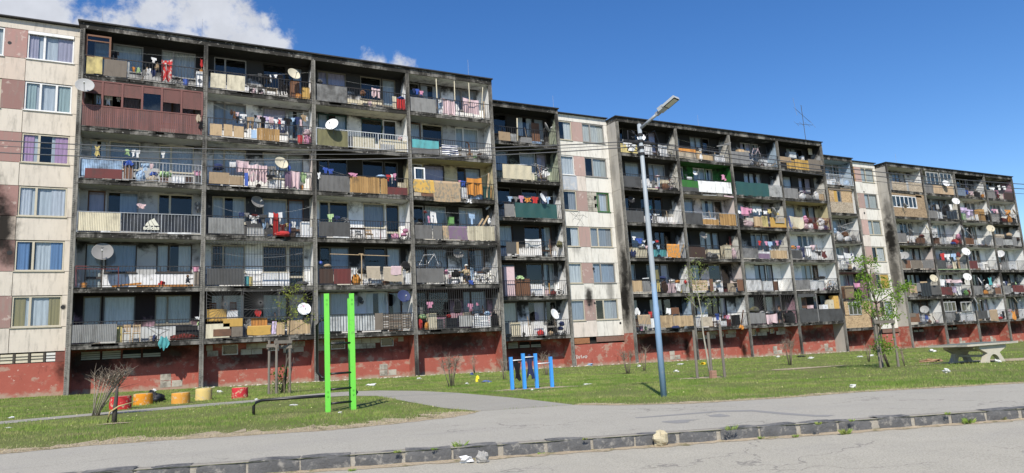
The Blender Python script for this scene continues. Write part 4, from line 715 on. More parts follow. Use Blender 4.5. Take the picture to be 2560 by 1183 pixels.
def items(u, b, f, crop, text):
    cx, cz, s = CROP[crop]; par, bx0, bx1, Y, L = BAL[(u, b, f)]; pl = place(u, b, f)
    for ln in text.replace('\n', ';').split(';'):
        q = ln.split()
        if not q: continue
        SEED[0] += 1; seed = SEED[0]; k, c = q[0], q[1]; nums = [float(t) for t in q[2:] if t.lstrip('-').replace('.', '').isdigit()]; opt = [t for t in q[2:] if not t.lstrip('-').replace('.', '').isdigit()]
        dy = {'cp': -.035, 'wp': -.03, 'hp': -.03, 'bd': -.03, 'ob': -.035, 'tp': -.06, 'rg': -.06, 'bx': .2, 'wm': .2, 'bg': .34, 'bu': .22, 'ch': .22, 'bk': .25, 'ds': -.2, 'po': .04, 'pl': .16, 'br': .0, 'sun': .0, 'st': .2, 'rk': .25, 'tb': .25, 'wf': .3, 'ra': .25, 'ba': .3, 'cc': .12}.get(k, .10+.07*((seed*7) % 3-1))
        for t in opt:
            if t[0] == '@': dy = float(t[1:])
        col = C.get(c, (.3, .3, .3)); y = Y+dy; word = CW.get(c, ''); nv_ = VERB.get(k, 'standing')
        lab = f"{word} {NOUN.get(k, k)} {nv_} on {pl}" if k != 'rg' else f"{word} rug over the rail of {pl}"
        if k == 'ds':
            p = P(cx+nums[0]/s, cz+nums[1]/s, y); rx = nums[2]/s*(y-CAM[1])/FPX*1.02; rz = (nums[3] if len(nums) > 3 else nums[2])/s*(y-CAM[1])/FPX*1.02
            dsc = math.hypot(p[0]-CAM[0], p[1]-CAM[1])/(y-CAM[1]); dsc *= .88 if u == 3 else 1; rx *= dsc; rz *= dsc
            dish(u, b, f, p[0], p[2], y, rx, rz, col, lab, (.55, .03, .22) if 'T' in opt else ((.1, .1, .1) if 't' in opt else None)); continue
        if k in ('ln', 'po', 'pl', 'pi'):
            a = P(cx+nums[0]/s, cz+nums[1]/s, y); e = P(cx+nums[2]/s, cz+nums[3]/s, y)
            if k == 'ln':
                m = MB(); pts = [Vector(a).lerp(Vector(e), t/8)-Vector((0, 0, .06*math.sin(math.pi*t/8))) for t in range(9)]; m.tube(pts, .006, 3); tag(m.build('washing_line', 'plain', None, (.6, .6, .6)), lab, 'clothesline', GROUP['ln'])
            elif k == 'pi':
                root = tag(empty('stove_pipe', tuple(e)), lab, 'stove pipe'); m = MB(); m.tube([Vector(e), Vector(a)+Vector((0, 0, -.15)), Vector(a)+Vector((-.06, -.03, -.03)), Vector(a)+Vector((-.22, -.05, .0))], .055, 10); m.build('flue', 'metal', root, col); m = MB(); m.tube([Vector(e)+Vector((0, 0, .3)), Vector(e)+Vector((0, 0, .34))], .075, 10); m.build('collar', 'metal', root, (.1, .08, .07))
            else:
                m = MB(); wdt = nums[4]/s*(y-CAM[1])/FPX if len(nums) > 4 else .055; m.bar(a, Vector(e)+Vector((0, .1 if k == 'pl' else 0, 0)), wdt, .035); tag(m.build(ONAME[k], 'wood' if c in ('wd', 'lw', 'og', 'oy', 'br', 'tn') else 'plain', None, col), lab, CAT[k], GROUP.get(k))
            continue
        a = P(cx+nums[0]/s, cz+nums[1]/s, y); e = P(cx+nums[2]/s, cz+nums[3]/s, y); mid = P(cx+(nums[0]+nums[2])/2/s, cz+(nums[1]+nums[3])/2/s, y); bot = P(cx+(nums[0]+nums[2])/2/s, cz+nums[3]/s, y); top = P(cx+(nums[0]+nums[2])/2/s, cz+nums[1]/s, y)
        x0, x1 = P(cx+nums[0]/s, cz+(nums[1]+nums[3])/2/s, y)[0], P(cx+nums[2]/s, cz+(nums[1]+nums[3])/2/s, y)[0]; z0, z1 = bot[2], top[2]
        if k not in ('sh', 'ts', 'tr', 'sk', 'rg', 'tp'): z0 = max(z0, L+.085)
        if k in ('bx', 'wm', 'bu', 'ch', 'bk', 'st', 'bg', 'tb', 'rk', 'ra', 'cc') and z0-L < .42: z0 = L+.085
        x0 = max(x0, bx0+.1) if k not in ('ds',) else x0; x1 = min(x1, bx1-.1); 
        if x1-x0 < .03: x1 = x0+.06
        if k in ('sh', 'ts', 'tr', 'sk'):
            mat = 'stripe_cloth' if 'S' in opt else ('print_cloth' if 'F' in opt else 'cloth'); tag(cloth_mb(k, x0, x1, z0, z1, y, seed).build(ONAME[k], mat, None, (*col, .5), smooth=True), lab, CAT[k], GROUP[k])
        elif k == 'rg':
            m = MB(); h = z1-z0
            def fn(U_, v, x0=x0, x1=x1, z0=z0, z1=z1, y=y, seed=seed):
                X_ = x0+(x1-x0)*U_
                if v > .9: return (X_, y+.16, z1-.25*(x1-x0 > .4)-.02) if v > .96 else (X_, y+.10, z1+.012)
                t = v/.9; return (X_+.02*math.sin(t*5+seed), y-.012*math.sin(U_*11+seed)*(1-t), z0+(z1-z0)*t+.03*math.sin(U_*4+seed)*(1-t))
            m.grid(fn, 12, 10); tag(m.build('rug', 'print_cloth' if 'F' in opt else 'cloth', None, (*col, .15), smooth=True), lab, 'rug', GROUP['rg'])
        elif k == 'tp':
            m = MB(); ph = seed; m.grid(lambda U_, v: (x0+(x1-x0)*U_, y+.03*math.sin(U_*23+ph+math.sin(v*3)*1.5)*(.4+.6*math.sin(v*3.1)), z0+(z1-z0)*v-.02*math.sin(U_*8+ph)), 30, 6); o = tag(m.build('tarpaulin', 'plastic' if c != 'cr' else 'cloth', None, col, smooth=True), lab, 'tarpaulin'); TARP[(u, b, f)] = o
        elif k == 'cp': col = tuple(t*{'lg': .62, 'gr': .7}.get(c, 1) for t in col); corrugated(x0, x1, z0, z1, y, par, (*col, .36 if 'b' not in opt else .62))
        elif k == 'wp': planks(x0, x1, z0, z1, y, par, col, False, seed)
        elif k == 'hp': planks(x0, x1, z0, z1, y, par, col, True, seed, .02)
        elif k == 'bd': board(x0, x1, z0, z1, y, par, col, seed, 'wood' if c in ('tn', 'wd', 'lw', 'oy', 'gb') else 'sheet')
        elif k == 'ob': board(x0, x1, z0, z1, y, par, col, seed, 'osb', 'chipboard')
        elif k == 'br': grille(x0, x1, z0, z1, y, par, cross=2)
        elif k == 'sun':
            p = P(cx+nums[4]/s, cz+nums[5]/s, y); sunburst(x0, x1, z0, z1, y, par, p[0], p[2])
        elif k in ('bx', 'wm'): cupboard(k, x0, x1, z0, z1, y, col, lab, seed)
        elif k == 'bg': bundle(x0, x1, z0, z1, y, col, lab, seed, 'print_cloth' if 'F' in opt else 'cloth')
        elif k == 'ba': m = MB(); m.blob(((x0+x1)/2, y, (z0+z1)/2), ((x1-x0)/2,)*3, 1, 0, 14, 9); tag(m.build('ball', 'plastic', None, col, smooth=True), lab, 'ball')
        elif k == 'bu':
            root = tag(empty('bucket', ((x0+x1)/2, y, z0)), lab, 'bucket', GROUP['bu']); r0 = (x1-x0)/2; h = z1-z0; m = MB(); c0 = ((x0+x1)/2, y+r0, z0); m.lathe([(0, .005), (r0*.78, .005), (r0, h), (r0*1.05, h), (r0*1.05, h-.02), (r0*.98, h-.02), (r0*.72, .02), (0, .02)], c0, 16); m.build('pail', 'plastic', root, col, smooth=False); m = MB(); m.tube([Vector(c0)+Vector((r0*math.cos(t), 0, h+r0*.5*math.sin(t))) for t in np.linspace(0, math.pi, 9)], .006, 4); m.build('handle', 'metal', root, (.4, .4, .4))
        elif k == 'ch': chair_(x0, x1, z0, z1, y, col, lab)
        elif k == 'bk': bicycle(x0, x1, z0, z1, y, col, lab, upright='up' in opt)
        elif k == 'st': pushchair(x0, x1, z0, z1, y, col, lab)
        elif k == 'tb':
            root = tag(empty('table', ((x0+x1)/2, y, z0)), lab, 'table'); m = MB(); m.box(x0, x1, y, y+.5, z1-.04, z1); m.build('table_top', 'wood', root, col)
            for xx in (x0+.03, x1-.03):
                for yy in (y+.04, y+.46): m = MB(); m.bar((xx, yy, z0), (xx, yy, z1-.041), .04); m.build('leg', 'wood', root, col)
        elif k == 'rk':
            root = tag(empty('drying_rack', ((x0+x1)/2, y, z0)), lab, 'drying rack'); m = MB(); zm = z0+(z1-z0)*.7
            m.tube([(x0, y, z1), (x1, y+.1, zm)], .011, 5); m.tube([(x0, y+.4, z1), (x1, y+.4, zm)], .011, 5)
            for t in np.linspace(0, 1, 8): m.tube([(x0+(x1-x0)*t, y, z1+(zm-z1)*t), (x0+(x1-x0)*t, y+.4, z1+(zm-z1)*t)], .006, 4)
            m.build('rods', 'metal', root, col); m = MB(); m.tube([(x0+.1, y+.05, z0), (x1-.1, y+.1, zm)], .012, 5); m.tube([(x1-.1, y+.05, z0), (x0+.1, y+.1, z1-.05)], .012, 5); m.tube([(x0+.1, y+.38, z0), (x1-.1, y+.35, zm)], .012, 5); m.build('legs', 'metal', root, col)
        elif k == 'wf':
            root = tag(empty('window_frame', ((x0+x1)/2, y, z0)), lab, 'window frame'); m = MB(); t = .09; m.box(x0, x0+t, y, y+.06, z0, z1); m.box(x1-t, x1, y, y+.06, z0, z1); m.box(x0+t, x1-t, y, y+.06, z1-t, z1); m.box(x0+t, x1-t, y, y+.06, z0, z0+t)
            if 'tr' in opt: m.box(x0+t, x1-t, y, y+.06, z1-.36, z1-.30)
            nm = int([t_ for t_ in opt if t_.startswith('m')][0][1:]) if any(t_.startswith('m') for t_ in opt) else 0
            for i in range(1, nm): xx = x0+(x1-x0)*i/nm; m.box(xx-.035, xx+.035, y-.003, y+.06, z0+t, z1-t)
            m.build('sash', 'plain', root, col); p_ = MB(); p_.add([(x0+t-.01, y+.03, z0+t-.01), (x1-t+.01, y+.03, z0+t-.01), (x1-t+.01, y+.03, z1-t+.01), (x0+t-.01, y+.03, z1-t+.01)], [(0, 1, 2, 3)]); p_.build('pane', 'glass', root)
        elif k == 'ra':
            root = tag(empty('radiator', ((x0+x1)/2, y, z0)), lab, 'radiator'); n = max(3, int((x1-x0)/.09))
            for i in range(n): m = MB(); xx = x0+(x1-x0)*i/n; m.box(xx+.008, xx+.075, y, y+.1, z0, z1); m.build('rib', 'plain', root, col)
            m = MB(); m.box(x0, x1, y+.03, y+.07, z0+.05, z0+.1); m.build('pipe', 'plain', root, col)
        elif k == 'cc':
            root = tag(empty('crate', ((x0+x1)/2, y, z0)), lab, 'crate'); n = max(3, int((z1-z0)/.1)); m = MB()
            for i in range(n): zz = z0+(z1-z0)*i/n; m.box(x0, x1, y, y+.012, zz+.012, zz+.07)
            for i in range(4): xx = x0+(x1-x0)*i/3; m.box(xx-.015, xx+.015, y-.012, y, z0, z1)
            m.build('slats', 'plastic', root, col); m = MB(); m.box(x0+.01, x1-.01, y+.02, y+.32, z0, z0+.02); m.box(x0+.01, x1-.01, y+.32, y+.33, z0, z1); m.build('base', 'plastic', root, col)
TARP = {}
def I(key, crop, text): items(int(key[0]), int(key[1]), int(key[2]), crop, text)
I('116', 'A', """bd ye 85 375 165 550;bd ye 168 375 250 550;bd gb 262 410 497 580;wf br 75 158 338 385 tr @.1;ln wh 340 312 1282 382;ts wh 745 385 800 440;sk tn 780 440 830 510;sh rd 850 405 960 620 F;sk nv 745 510 800 580;sk wh 700 495 745 560;sk gr 645 505 700 570
sk lm 590 485 640 540;sk og 545 480 585 530;wm wh 1205 525 1280 665;bk dg 960 420 1115 640;bu bl 1065 600 1130 655;ts bk 345 320 420 410 @.5;sk rd 1245 405 1275 480;bg og 1240 500 1285 535;bd lg 505 430 525 585""")
I('115', 'A', """ts wh 270 775 350 870 @.35;ts wh 390 790 440 835 @.35;tr lb 185 770 235 860 @.35;sk be 1200 965 1255 1040 @-.08;sk bk 1225 1035 1275 1110 @-.09;ds lg 70 675 74 @-.45""")
I('114', 'B', """cp lb 80 325 515 500 b;bd mr 115 420 515 525 @-.05;ln wh 90 190 1370 240;sk ye 220 175 280 280;sk lm 545 210 605 270;ts wh 620 215 660 285;ts wh 660 220 710 305;ts wh 940 235 980 305;sk bl 525 330 645 380 @-.04;bd br 535 375 640 530 @.06;ts lb 720 360 810 440;sk lp 810 360 860 420
bg lb 660 440 770 510;bg be 780 490 910 555;bg bl 810 455 905 500;bg lm 910 450 1050 510 F;cc br 930 510 1010 560;bx db 1190 505 1280 565;bu pk 1290 440 1365 490;bx dg 1300 490 1375 575;bx wh 1050 500 1190 545""")
I('113', 'B', """cp cr 45 890 500 1085;tp bk 508 905 1365 1100 @.035;sk lp 670 795 775 845;bd wh 1005 1104 1260 1122 @-.06;bd wh 290 1085 390 1102 @-.06;ds gr 1325 800 26 @1.0;ds gr 1328 846 24 @1.0""")
I('112', 'C', """ds gr 375 168 82 t @.2;pl og 470 515 770 482 18;pl og 720 512 1300 502 20;bg rd 940 465 1010 505;bu wh 100 478 140 512;bu og 145 478 213 520;bx gb 1310 362 1368 505;bu pk 1292 312 1358 362;pl mr 98 308 540 312 8 @-.03;pl mr 100 335 535 337 7 @-.03;po mr 102 310 102 515 6 @-.03;po mr 535 315 535 515 6 @-.03;pl gr 105 340 145 470 6""")
I('111', 'C', """cp lg 60 905 515 1085;bx ye 515 920 572 1080;ch lw 577 900 660 1085;ch lw 675 900 760 1085;rk gr 800 915 1060 1080;bx bk 1120 915 1345 1012 @.5;bg mr 1050 1005 1330 1058 F;sk tq 935 1030 1055 1155 @-.12;sk wh 1310 825 1400 850 @-.06;bg lm 1335 880 1360 915""")
I('126', 'D', """bd cr 90 385 255 540;bd cr 268 405 460 565;ts dg 600 380 640 460;ts bk 650 395 700 500;sh bk 700 400 735 500;sk wh 725 400 747 470;ts wh 775 395 810 435;ts bk 800 395 870 470;tr bk 830 450 880 610;tr bk 890 460 930 600;ds cr 985 393 64 68 @-.1;ch dg 510 490 580 590;ch dg 605 500 660 595;bg lp 530 545 580 585;tb be 690 535 812 600;bx br 960 460 1050 640 @.5;bx oy 1082 530 1158 645;bx og 1015 600 1065 640;ln wh 500 395 1170 370""")
I('125', 'D', """bd lw 85 925 215 1050;bd lw 235 930 330 1058;bd lw 340 950 450 1070;wp wd 590 975 835 1105;bd lb 530 990 588 1080;ln wh 120 710 500 860;ln wh 500 860 1180 800;sk db 300 770 335 830;sk br 330 790 365 870;ts lp 365 800 402 840;ts wh 405 820 480 870;ts bk 360 845 400 920;tr wh 405 870 470 920;tr tn 480 850 560 980;ts bk 560 830 590 880;ts lp 590 835 640 880;ts lg 575 870 635 965;ts bk 620 850 685 980;ts lv 660 845 720 920;tr wh 680 900 712 985;sh lp 720 850 770 930;tr wh 725 900 762 985;ts wh 770 875 820 925;tr wh 790 920 822 995;ts wh 820 860 860 890;sk rd 820 875 850 930;tr wh 850 890 890 985;ts bk 880 865 970 940;ts lb 960 860 1000 900;ts nv 1000 850 1050 930;sk tn 1060 830 1125 895;sk lp 1045 880 1080 960;sk wh 1120 850 1140 890;bu rd 1030 1045 1090 1130;bg lp 1080 990 1172 1050;bg pk 1090 1050 1168 1130 F""")
I('124', 'E', """bd tn 80 370 310 500;bd tn 312 415 470 510 @-.045;bd bl 485 375 525 525;ln wh 190 180 420 250;ln wh 420 250 1160 250;sh wh 315 250 385 310;sh lp 390 235 530 370;sh lp 525 275 640 470 F;sh lp 630 285 740 480;tr gr 730 300 780 400;tr gr 780 300 840 395;ds cr 900 268 70 74 t @-.1;bx wh 760 455 905 550;ts bk 730 400 830 450;sk wh 835 350 940 420;sh pu 940 355 1020 540 @-.05;sh lp 1015 355 1120 550 @-.05;sk lm 1115 375 1190 490;sk lg 1170 370 1260 440 F;sk bl 975 290 1010 350;bg nv 130 270 245 345;bu og 1125 515 1160 560""")
I('123', 'E', """cp lg 70 890 480 1065;ds gr 630 710 66 72 @.5;ln wh 130 740 440 825;ln wh 900 825 1255 755;tr nv 420 825 480 880;ts gr 470 830 540 880;sk mr 555 845 640 870;ts wh 540 860 650 950;tr nv 640 850 690 950;ts dg 650 850 745 940;sk lb 685 925 730 1010;sk gr 725 940 760 1010;ts wh 760 830 810 960;sh rd 810 825 870 1090;ts wh 860 825 912 980;bg rd 840 1040 995 1112 @-.06;sk mr 880 960 960 1040;sk ye 950 945 977 990;sk bl 985 950 1015 1050;sk wh 1020 930 1070 1000;bx wh 1130 930 1225 1090;bx wh 1230 990 1262 1065;bx lg 510 1000 710 1060""")
I('122', 'F', """cp dg 70 345 465 515;br dg 118 66 1095 320;bx tq 475 425 520 520;bx ye 522 430 556 520;bx wh 660 390 945 515 @.6;bg dg 1010 482 1140 512;ln wh 240 185 660 230;ln wh 660 230 1090 178""")
I('121', 'F', """sun dg 68 582 436 862 265 720;sun dg 455 582 826 862 640 705;sun dg 840 582 1196 862 1020 695;bd cr 60 930 312 1080;bd oy 245 872 450 958;bd br 140 985 330 1060 @-.05;bd gb 332 960 450 1065;bx oy 75 775 280 905;bx wh 285 790 400 905;ch br 100 700 180 880 @.6;ch br 320 690 395 880 @.6;bd og 540 870 712 950 @.1;rg oy 500 948 748 1045;rg lv 760 905 806 1035 F;wp lw 808 910 895 1040;wp lw 920 890 1165 1035;ds wh 1100 775 64 T @-.25;sk rd 575 785 648 858;ln wh 440 775 900 745""")
I('136', 'G', """cp lg 85 365 455 570 b;sh lp 760 400 865 510;sh rd 1070 530 1175 680;bg br 620 430 685 490;bd cr 1020 500 1068 665 @.4;bg bl 1085 505 1160 535;ln wh 440 310 1040 390;bg dg 85 290 150 350;bx be 660 590 900 640 @.7""")
I('135', 'G', """cp ol 90 915 470 1110;ds wh 275 850 64 80 @-.3;bx cr 530 995 800 1130;bx cr 875 1035 1195 1150 @.3;ra lg 880 1090 1042 1155 @.1;bg lp 1085 1000 1140 1045;bx gr 480 990 525 1120""")
I('134', 'H', """cp gr 80 375 445 560;wp wd 450 390 800 590;wp wd 812 410 892 595;bd mr 895 515 1130 605;ts bl 130 280 190 350;ts bl 185 295 255 360;sk pk 425 345 540 390 @-.05;ts rd 875 365 935 440;ts wh 930 360 960 470;ts pk 960 350 996 430;bd cr 1015 460 1125 520 @.6;ln wh 90 250 430 375;sk wh 65 340 100 410 @-.06;bg lb 760 370 870 400""")
I('133', 'H', """cp dg 80 925 455 1095;ts lm 180 830 255 920;ts nv 250 850 328 915;tb db 465 990 632 1118;ch lg 530 1010 600 1118 @.1;ch lw 637 1000 727 1118;st pk 1030 990 1165 1120;bg pk 945 1060 1030 1120 F;bd wh 250 1096 440 1110 @-.06;rk lg 360 870 465 925;pl rd 812 930 815 1118 7""")
I('132', 'I', """cp db 60 375 222 540;cp mr 225 375 420 545;po lw 540 200 545 550 9 @-.02;pl lw 180 205 865 225 7 @-.02;pl lw 510 205 565 205 12 @-.02;ts wh 420 350 490 440;bg dg 495 370 595 430 F;rg be 600 345 755 485;rg be 790 350 1008 515;rg lp 875 343 992 440 @-.09;bg og 430 440 530 540 F;bg wh 555 495 620 545;bg wh 640 505 780 550;bg br 780 500 850 542;bg wh 850 515 1000 545;ba bl 52 285 98 330;bg bk 985 290 1108 400;bg tn 110 320 195 365;bx wh 1040 420 1110 540;sk wh 1010 380 1045 480""")
I('131', 'I', """bd gw 160 890 690 1075 @.06;hp gb 790 885 1110 1060 @.03;bd gb 692 880 785 1070;ds nv 1020 690 72 @-.1;ds dg 525 735 36 44 @1.0;bg dg 160 1040 320 1075 F;wh_ wh 0 0 0 0""".replace(';wh_ wh 0 0 0 0', ''))
I('146', 'J', """po cr 412 140 425 400 13;po cr 645 165 655 435 12;po cr 830 190 845 455 12;po cr 1012 250 990 660 10;cp lg 85 390 415 590;ts nv 110 265 145 320;ts bl 145 270 195 340;ts pk 195 295 250 350;sk lb 430 450 480 520;sh lp 500 405 650 620;sk wh 655 470 712 555;sh lp 760 400 960 585;sk wh 435 392 492 450;bx wh 430 525 490 600;pl lw 1025 430 1040 660 12;sk nv 200 340 245 395""")
I('145', 'J', """cp tq 105 930 445 1035;cp gr 105 1036 445 1112;sh nv 490 990 690 1120 S @-.06;bx lg 700 1015 748 1060;pi br 830 960 850 1115;bx tn 838 1095 885 1150;bg gn 880 1130 935 1165;bg gr 990 1100 1080 1170;ln wh 450 975 740 1000""")
I('144', 'K', """wf wh 85 155 230 325 @.25;rg oy 75 320 355 490 F;rg tn 345 340 705 615 F;bd be 80 490 175 545;bd br 180 490 345 545;sh og 795 295 992 530;ts pk 680 330 707 365;ts bl 705 335 780 410;bx wh 710 420 815 570;bx lb 840 500 1000 575;bx dn 1005 410 1108 580;pl lw 1060 560 1095 230 22;pl wd 1110 570 1130 400 18;ln wh 235 225 680 328;ln wh 930 290 1100 225;sk wh 770 585 870 632 @-.06""")
I('143', 'K', """cp gr 95 930 325 1115;cp gr 335 940 465 1120;rg tn 470 940 546 1115 F;rg pu 547 945 797 1125 F;wp cr 800 945 1165 1135;tr wh 305 755 378 910;ts lb 815 780 902 925;sk pk 260 810 292 900;bx gn 560 820 622 930 @.6;pl lw 945 945 1015 840 26;pl lw 1000 945 1090 800 26;bg wh 1070 830 1112 920;sk mr 205 735 262 770;ln wh 200 730 900 775;bg lg 95 895 200 925;pl lg 1050 720 1110 670 26 @.4""")
I('142', 'L', """br gr 60 112 372 350;br gr 372 112 688 250;br gr 690 112 975 340;cp gr 75 370 385 530;ds gr 545 205 62 @.5;bk wh 65 255 365 375 @.15;bk ol 800 355 975 530;bk lb 735 400 880 530 @.5;tb wh 430 375 580 530;bg pk 385 390 430 440;bg bk 470 400 570 470;bg wh 470 512 545 538;sk bl 660 505 722 552 @-.07;tr lb 690 360 722 490;bg wh 720 410 770 470;bg gr 820 355 900 420;bg lp 430 440 470 490""")
I('141', 'L', """br dg 82 600 1000 840 @.0;ts pk 190 750 265 820;ts pk 655 770 722 860;sk pk 750 758 782 792;cc dg 310 940 405 1030;cc bk 415 930 560 1030;bd lg 562 905 712 1030 @.06;cc wh 720 905 915 1025;bg bk 915 880 1005 1015;bg rd 85 940 142 1020;bg lm 95 895 185 945;bg og 165 985 212 1030;bx cr 215 880 305 1040;bg rd 410 895 465 935;bg bk 500 720 580 880;bx be 620 870 690 905;bg lb 845 860 915 905;bx gr 85 810 150 895 @.5;bg wh 720 890 790 960""")
I('206', 'M', """bd tn 85 290 197 390;bd lg 200 310 255 402;po cr 262 158 268 400 13;ds lg 543 250 20 52 @.0;bd br 405 205 480 385 @1.1;bx lb 415 385 500 420;bd gr 300 345 405 410""")
I('205', 'M', """tp cr 125 610 405 757 @-.04;rk wh 430 600 575 720;bd cr 413 695 430 772;sk wh 500 670 580 720;sk wh 190 606 410 640""")
I('204', 'M', """tp dn 245 985 648 1125 @-.05;bd gr 140 990 235 1112;ts lb 170 915 217 965;ts gr 220 920 277 965;ts pk 280 910 326 980;sk og 330 930 400 970;ts rd 400 920 472 985;ds wh 510 935 40 50 @-.2;ts lb 540 920 582 985;ln wh 160 915 640 915""")
I('203', 'N', """bd dg 115 250 212 362;sh wh 295 220 450 300;bu wh 565 335 607 380;bd lw 214 250 236 365;sk wh 335 295 350 345;sk wh 440 285 455 320;bg ol 600 240 650 300;sk wh 155 362 210 378""")
I('202', 'N', """bx lp 100 485 200 742;bx br 215 600 345 735 @.1;bx wh 345 650 460 742 @.5;bk dg 588 630 662 742;po wd 525 640 530 742 10;bg mr 540 715 590 742;sk lm 205 570 290 600""")
I('201', 'N', """bx cr 160 1015 255 1125;bx wh 385 1005 475 1120 @.5;ds wh 575 940 48 52 @-.2;st nv 595 1000 690 1112;bg rd 415 1088 472 1120;bd gr 90 1020 158 1125""")
I('216', 'O', """bd ye 70 400 320 540;sh wh 105 345 300 510 @-.07;ds wh 385 305 50 62 @.1;sh wh 390 390 555 580;sh wh 635 410 775 595;bk ol 770 490 885 605;sk bk 640 510 665 570;bg dg 460 355 520 395""")
I('215', 'O', """bd dg 105 885 380 1050;sh wh 410 920 500 1020;bk mr 790 870 915 1085 up;bg wh 430 1040 540 1085 F;bg pk 580 1050 650 1090;bg br 690 1000 800 1090;bg bk 840 1060 960 1100;bd cr 430 1085 635 1130 @-.06;po wh 625 905 640 1045 10;po lb 650 905 655 1045 10;bg lp 585 875 650 905;bg gr 540 950 580 1040;bx cr 680 940 800 1000 @.6""")
I('214', 'Q', """bd dg 85 355 370 535;ds bk 170 190 58 @.5;sk lb 415 395 492 430;ts nv 440 430 500 540;ts wh 510 405 612 440;tr gr 510 430 580 540;sk tq 410 280 495 340 @1.0""")
I('213', 'Q', """ln wh 180 750 610 830;ts wh 190 755 240 810;ts bl 245 785 350 865;ts wh 350 820 400 850;ts lb 460 830 540 870;sk rd 550 815 602 845;rg og 735 875 930 1080 F;bd tq 490 960 720 1070 @.3;bx cr 200 920 290 1050;bx cr 300 960 420 1062;ts lb 575 880 627 950;pl lw 930 1060 1010 870 26;bg nv 160 960 240 1050;bg bk 570 1040 632 1070;bg wh 300 880 380 940;bg lp 400 900 440 960""")
I('212', 'R', """wp lw 60 365 212 530;bd gr 215 370 330 530;sh ye 380 355 467 530;sh ol 375 200 452 350;bg db 490 370 582 520;bx lp 570 400 722 540;sk wh 690 410 792 520;bu lg 815 420 882 530;bg og 700 360 762 402;bg rd 830 355 882 412;bg bk 420 480 522 540;bg ye 760 500 802 540;bg nv 460 300 560 350;bg wh 610 345 680 390;pl wh 215 335 320 325 14""")
I('211', 'R', """rg tn 150 870 335 1010 F;wp lw 480 880 675 1060;wp lw 680 880 965 1040;sh wh 570 770 642 860;rg br 640 765 755 865 @.2;sk rd 305 825 362 910;bu pk 185 1035 240 1085;bg lm 245 1040 277 1072;bg nv 640 1035 762 1072 @-.07;sk wh 90 770 172 870;bd wh 340 925 402 1060;hp db 105 930 160 1060;bg wh 380 1040 470 1080""")
I('226', 'O', """bd be 950 525 1205 632;bd og 945 470 1205 525;wp lw 1220 505 1302 650;wp lw 1310 555 1472 662;sh wh 1500 560 1642 680 @.3;ts wh 1250 460 1302 500;sk wh 1265 540 1312 640 @-.06;pl gr 1530 430 1750 390 24 @-.12;ln wh 930 320 1500 450;bg bk 1205 455 1255 500""")
I('225', 'O', """bd gg 985 945 1250 1082;cp wh 1250 960 1505 1130;cp wh 1510 975 1752 1142;ds wh 1195 840 38 @.6;sk pk 1585 865 1667 940;bd wh 1075 895 1152 935 @.5;bd dg 985 1050 1250 1110 @-.045""")
I('224', 'Q', """bd dg 1005 385 1285 565;wp wd 1290 490 1540 572;wp wd 1555 405 1802 582;bx wh 1290 460 1500 500 @.3;rk wh 1290 430 1400 465;pl lg 1290 110 1520 115 16 @-.1;pl lp 1620 125 1780 140 24 @-.1""")
I('223', 'Q', """bd db 1060 915 1330 1085;ds gr 1295 740 60 @.5;bx cr 1375 960 1555 1052 @.5;bg gr 1340 1010 1430 1082 F;bg dg 1430 1030 1520 1082 F;bx cr 1635 890 1737 1085;bg lp 1740 960 1802 1085;bd mr 1700 760 1815 900 @.9""")
I('222', 'R', """hp lw 940 360 1180 515;bx wh 1255 395 1405 515 @.5;bd br 1210 340 1262 525;bd br 1620 350 1707 515;bx be 1530 400 1620 520 @.5;bg gr 1560 350 1620 385;bg wh 1300 360 1370 395""")
I('221', 'R', """ts bl 1290 850 1345 945;ts rd 1415 875 1450 920;ts pk 1450 875 1506 935;bx bk 1590 870 1662 1000;bd be 1080 900 1250 1040;bx wh 1000 880 1080 1050;ch br 1300 960 1362 1032;sk og 1645 1020 1727 1080 @-.1;pl br 1705 800 1690 1000 26;bx wh 1370 960 1462 1032;ln wh 1260 850 1520 880""")
I('236', 'S', """bd gr 115 330 415 540;bx lw 245 285 332 340 @.3;bk lp 430 310 628 415 @-.02;bk dg 425 440 640 555;pl lw 780 560 862 510 20;bx wh 440 470 500 552 @.6;pl lp 640 480 640 570 10;bd be 330 310 420 345 @.2;pl gr 0 205 125 170 26 @-.12""")
I('235', 'S', """tp dn 200 835 735 1055 @-.05;bd lg 725 890 950 1060;pl bk 770 750 890 720 26 @.9""")
I('234', 'T', """ln wh 110 150 500 215;ln wh 500 215 900 180;sh pk 160 195 296 345;ts pk 290 220 352 295;sk wh 350 225 422 285;ts wh 425 225 512 330;ts wh 540 260 622 315;sk ye 620 230 682 300;ds lg 720 275 36 75 @-.25;wp lw 380 360 522 525;bd ye 525 350 622 535;bd oy 665 380 937 545;cc lg 755 360 907 470 @-.12;bg lp 185 430 380 520;sk ye 770 290 817 330;bd og 385 545 970 597 @-.09;ds wh 125 285 34 @.0;bg bk 110 400 192 510""")
I('233', 'T', """bd gr 180 905 455 1080;ts rd 450 780 512 860;ts pk 570 790 627 860;ts lb 625 795 702 940;ts nv 700 790 747 870;ts pk 765 780 817 860;ts nv 810 770 862 845;sk gr 870 760 902 850;bd wh 460 970 655 1002;bd pu 460 1003 655 1090;wp lw 675 950 962 1090;bx wh 960 970 1000 1090""")
I('232', 'U', """bd wh 130 365 365 540 @.05;bx wh 395 390 550 545 @.1;bd br 555 395 627 540 @.1;grd wh 0 0 0 0""".replace(';grd wh 0 0 0 0', ''))
I('231', 'U', """sun dg 170 600 412 848 275 846;sun dg 420 600 662 848 545 846;sun dg 670 600 892 848 740 846;bd gr 190 885 432 1050;sh lp 440 905 617 1045 @-.05;bg bk 720 870 892 1032 @.15;bg ol 185 795 322 882;bg wh 330 865 415 890;bg wh 440 865 480 900""")
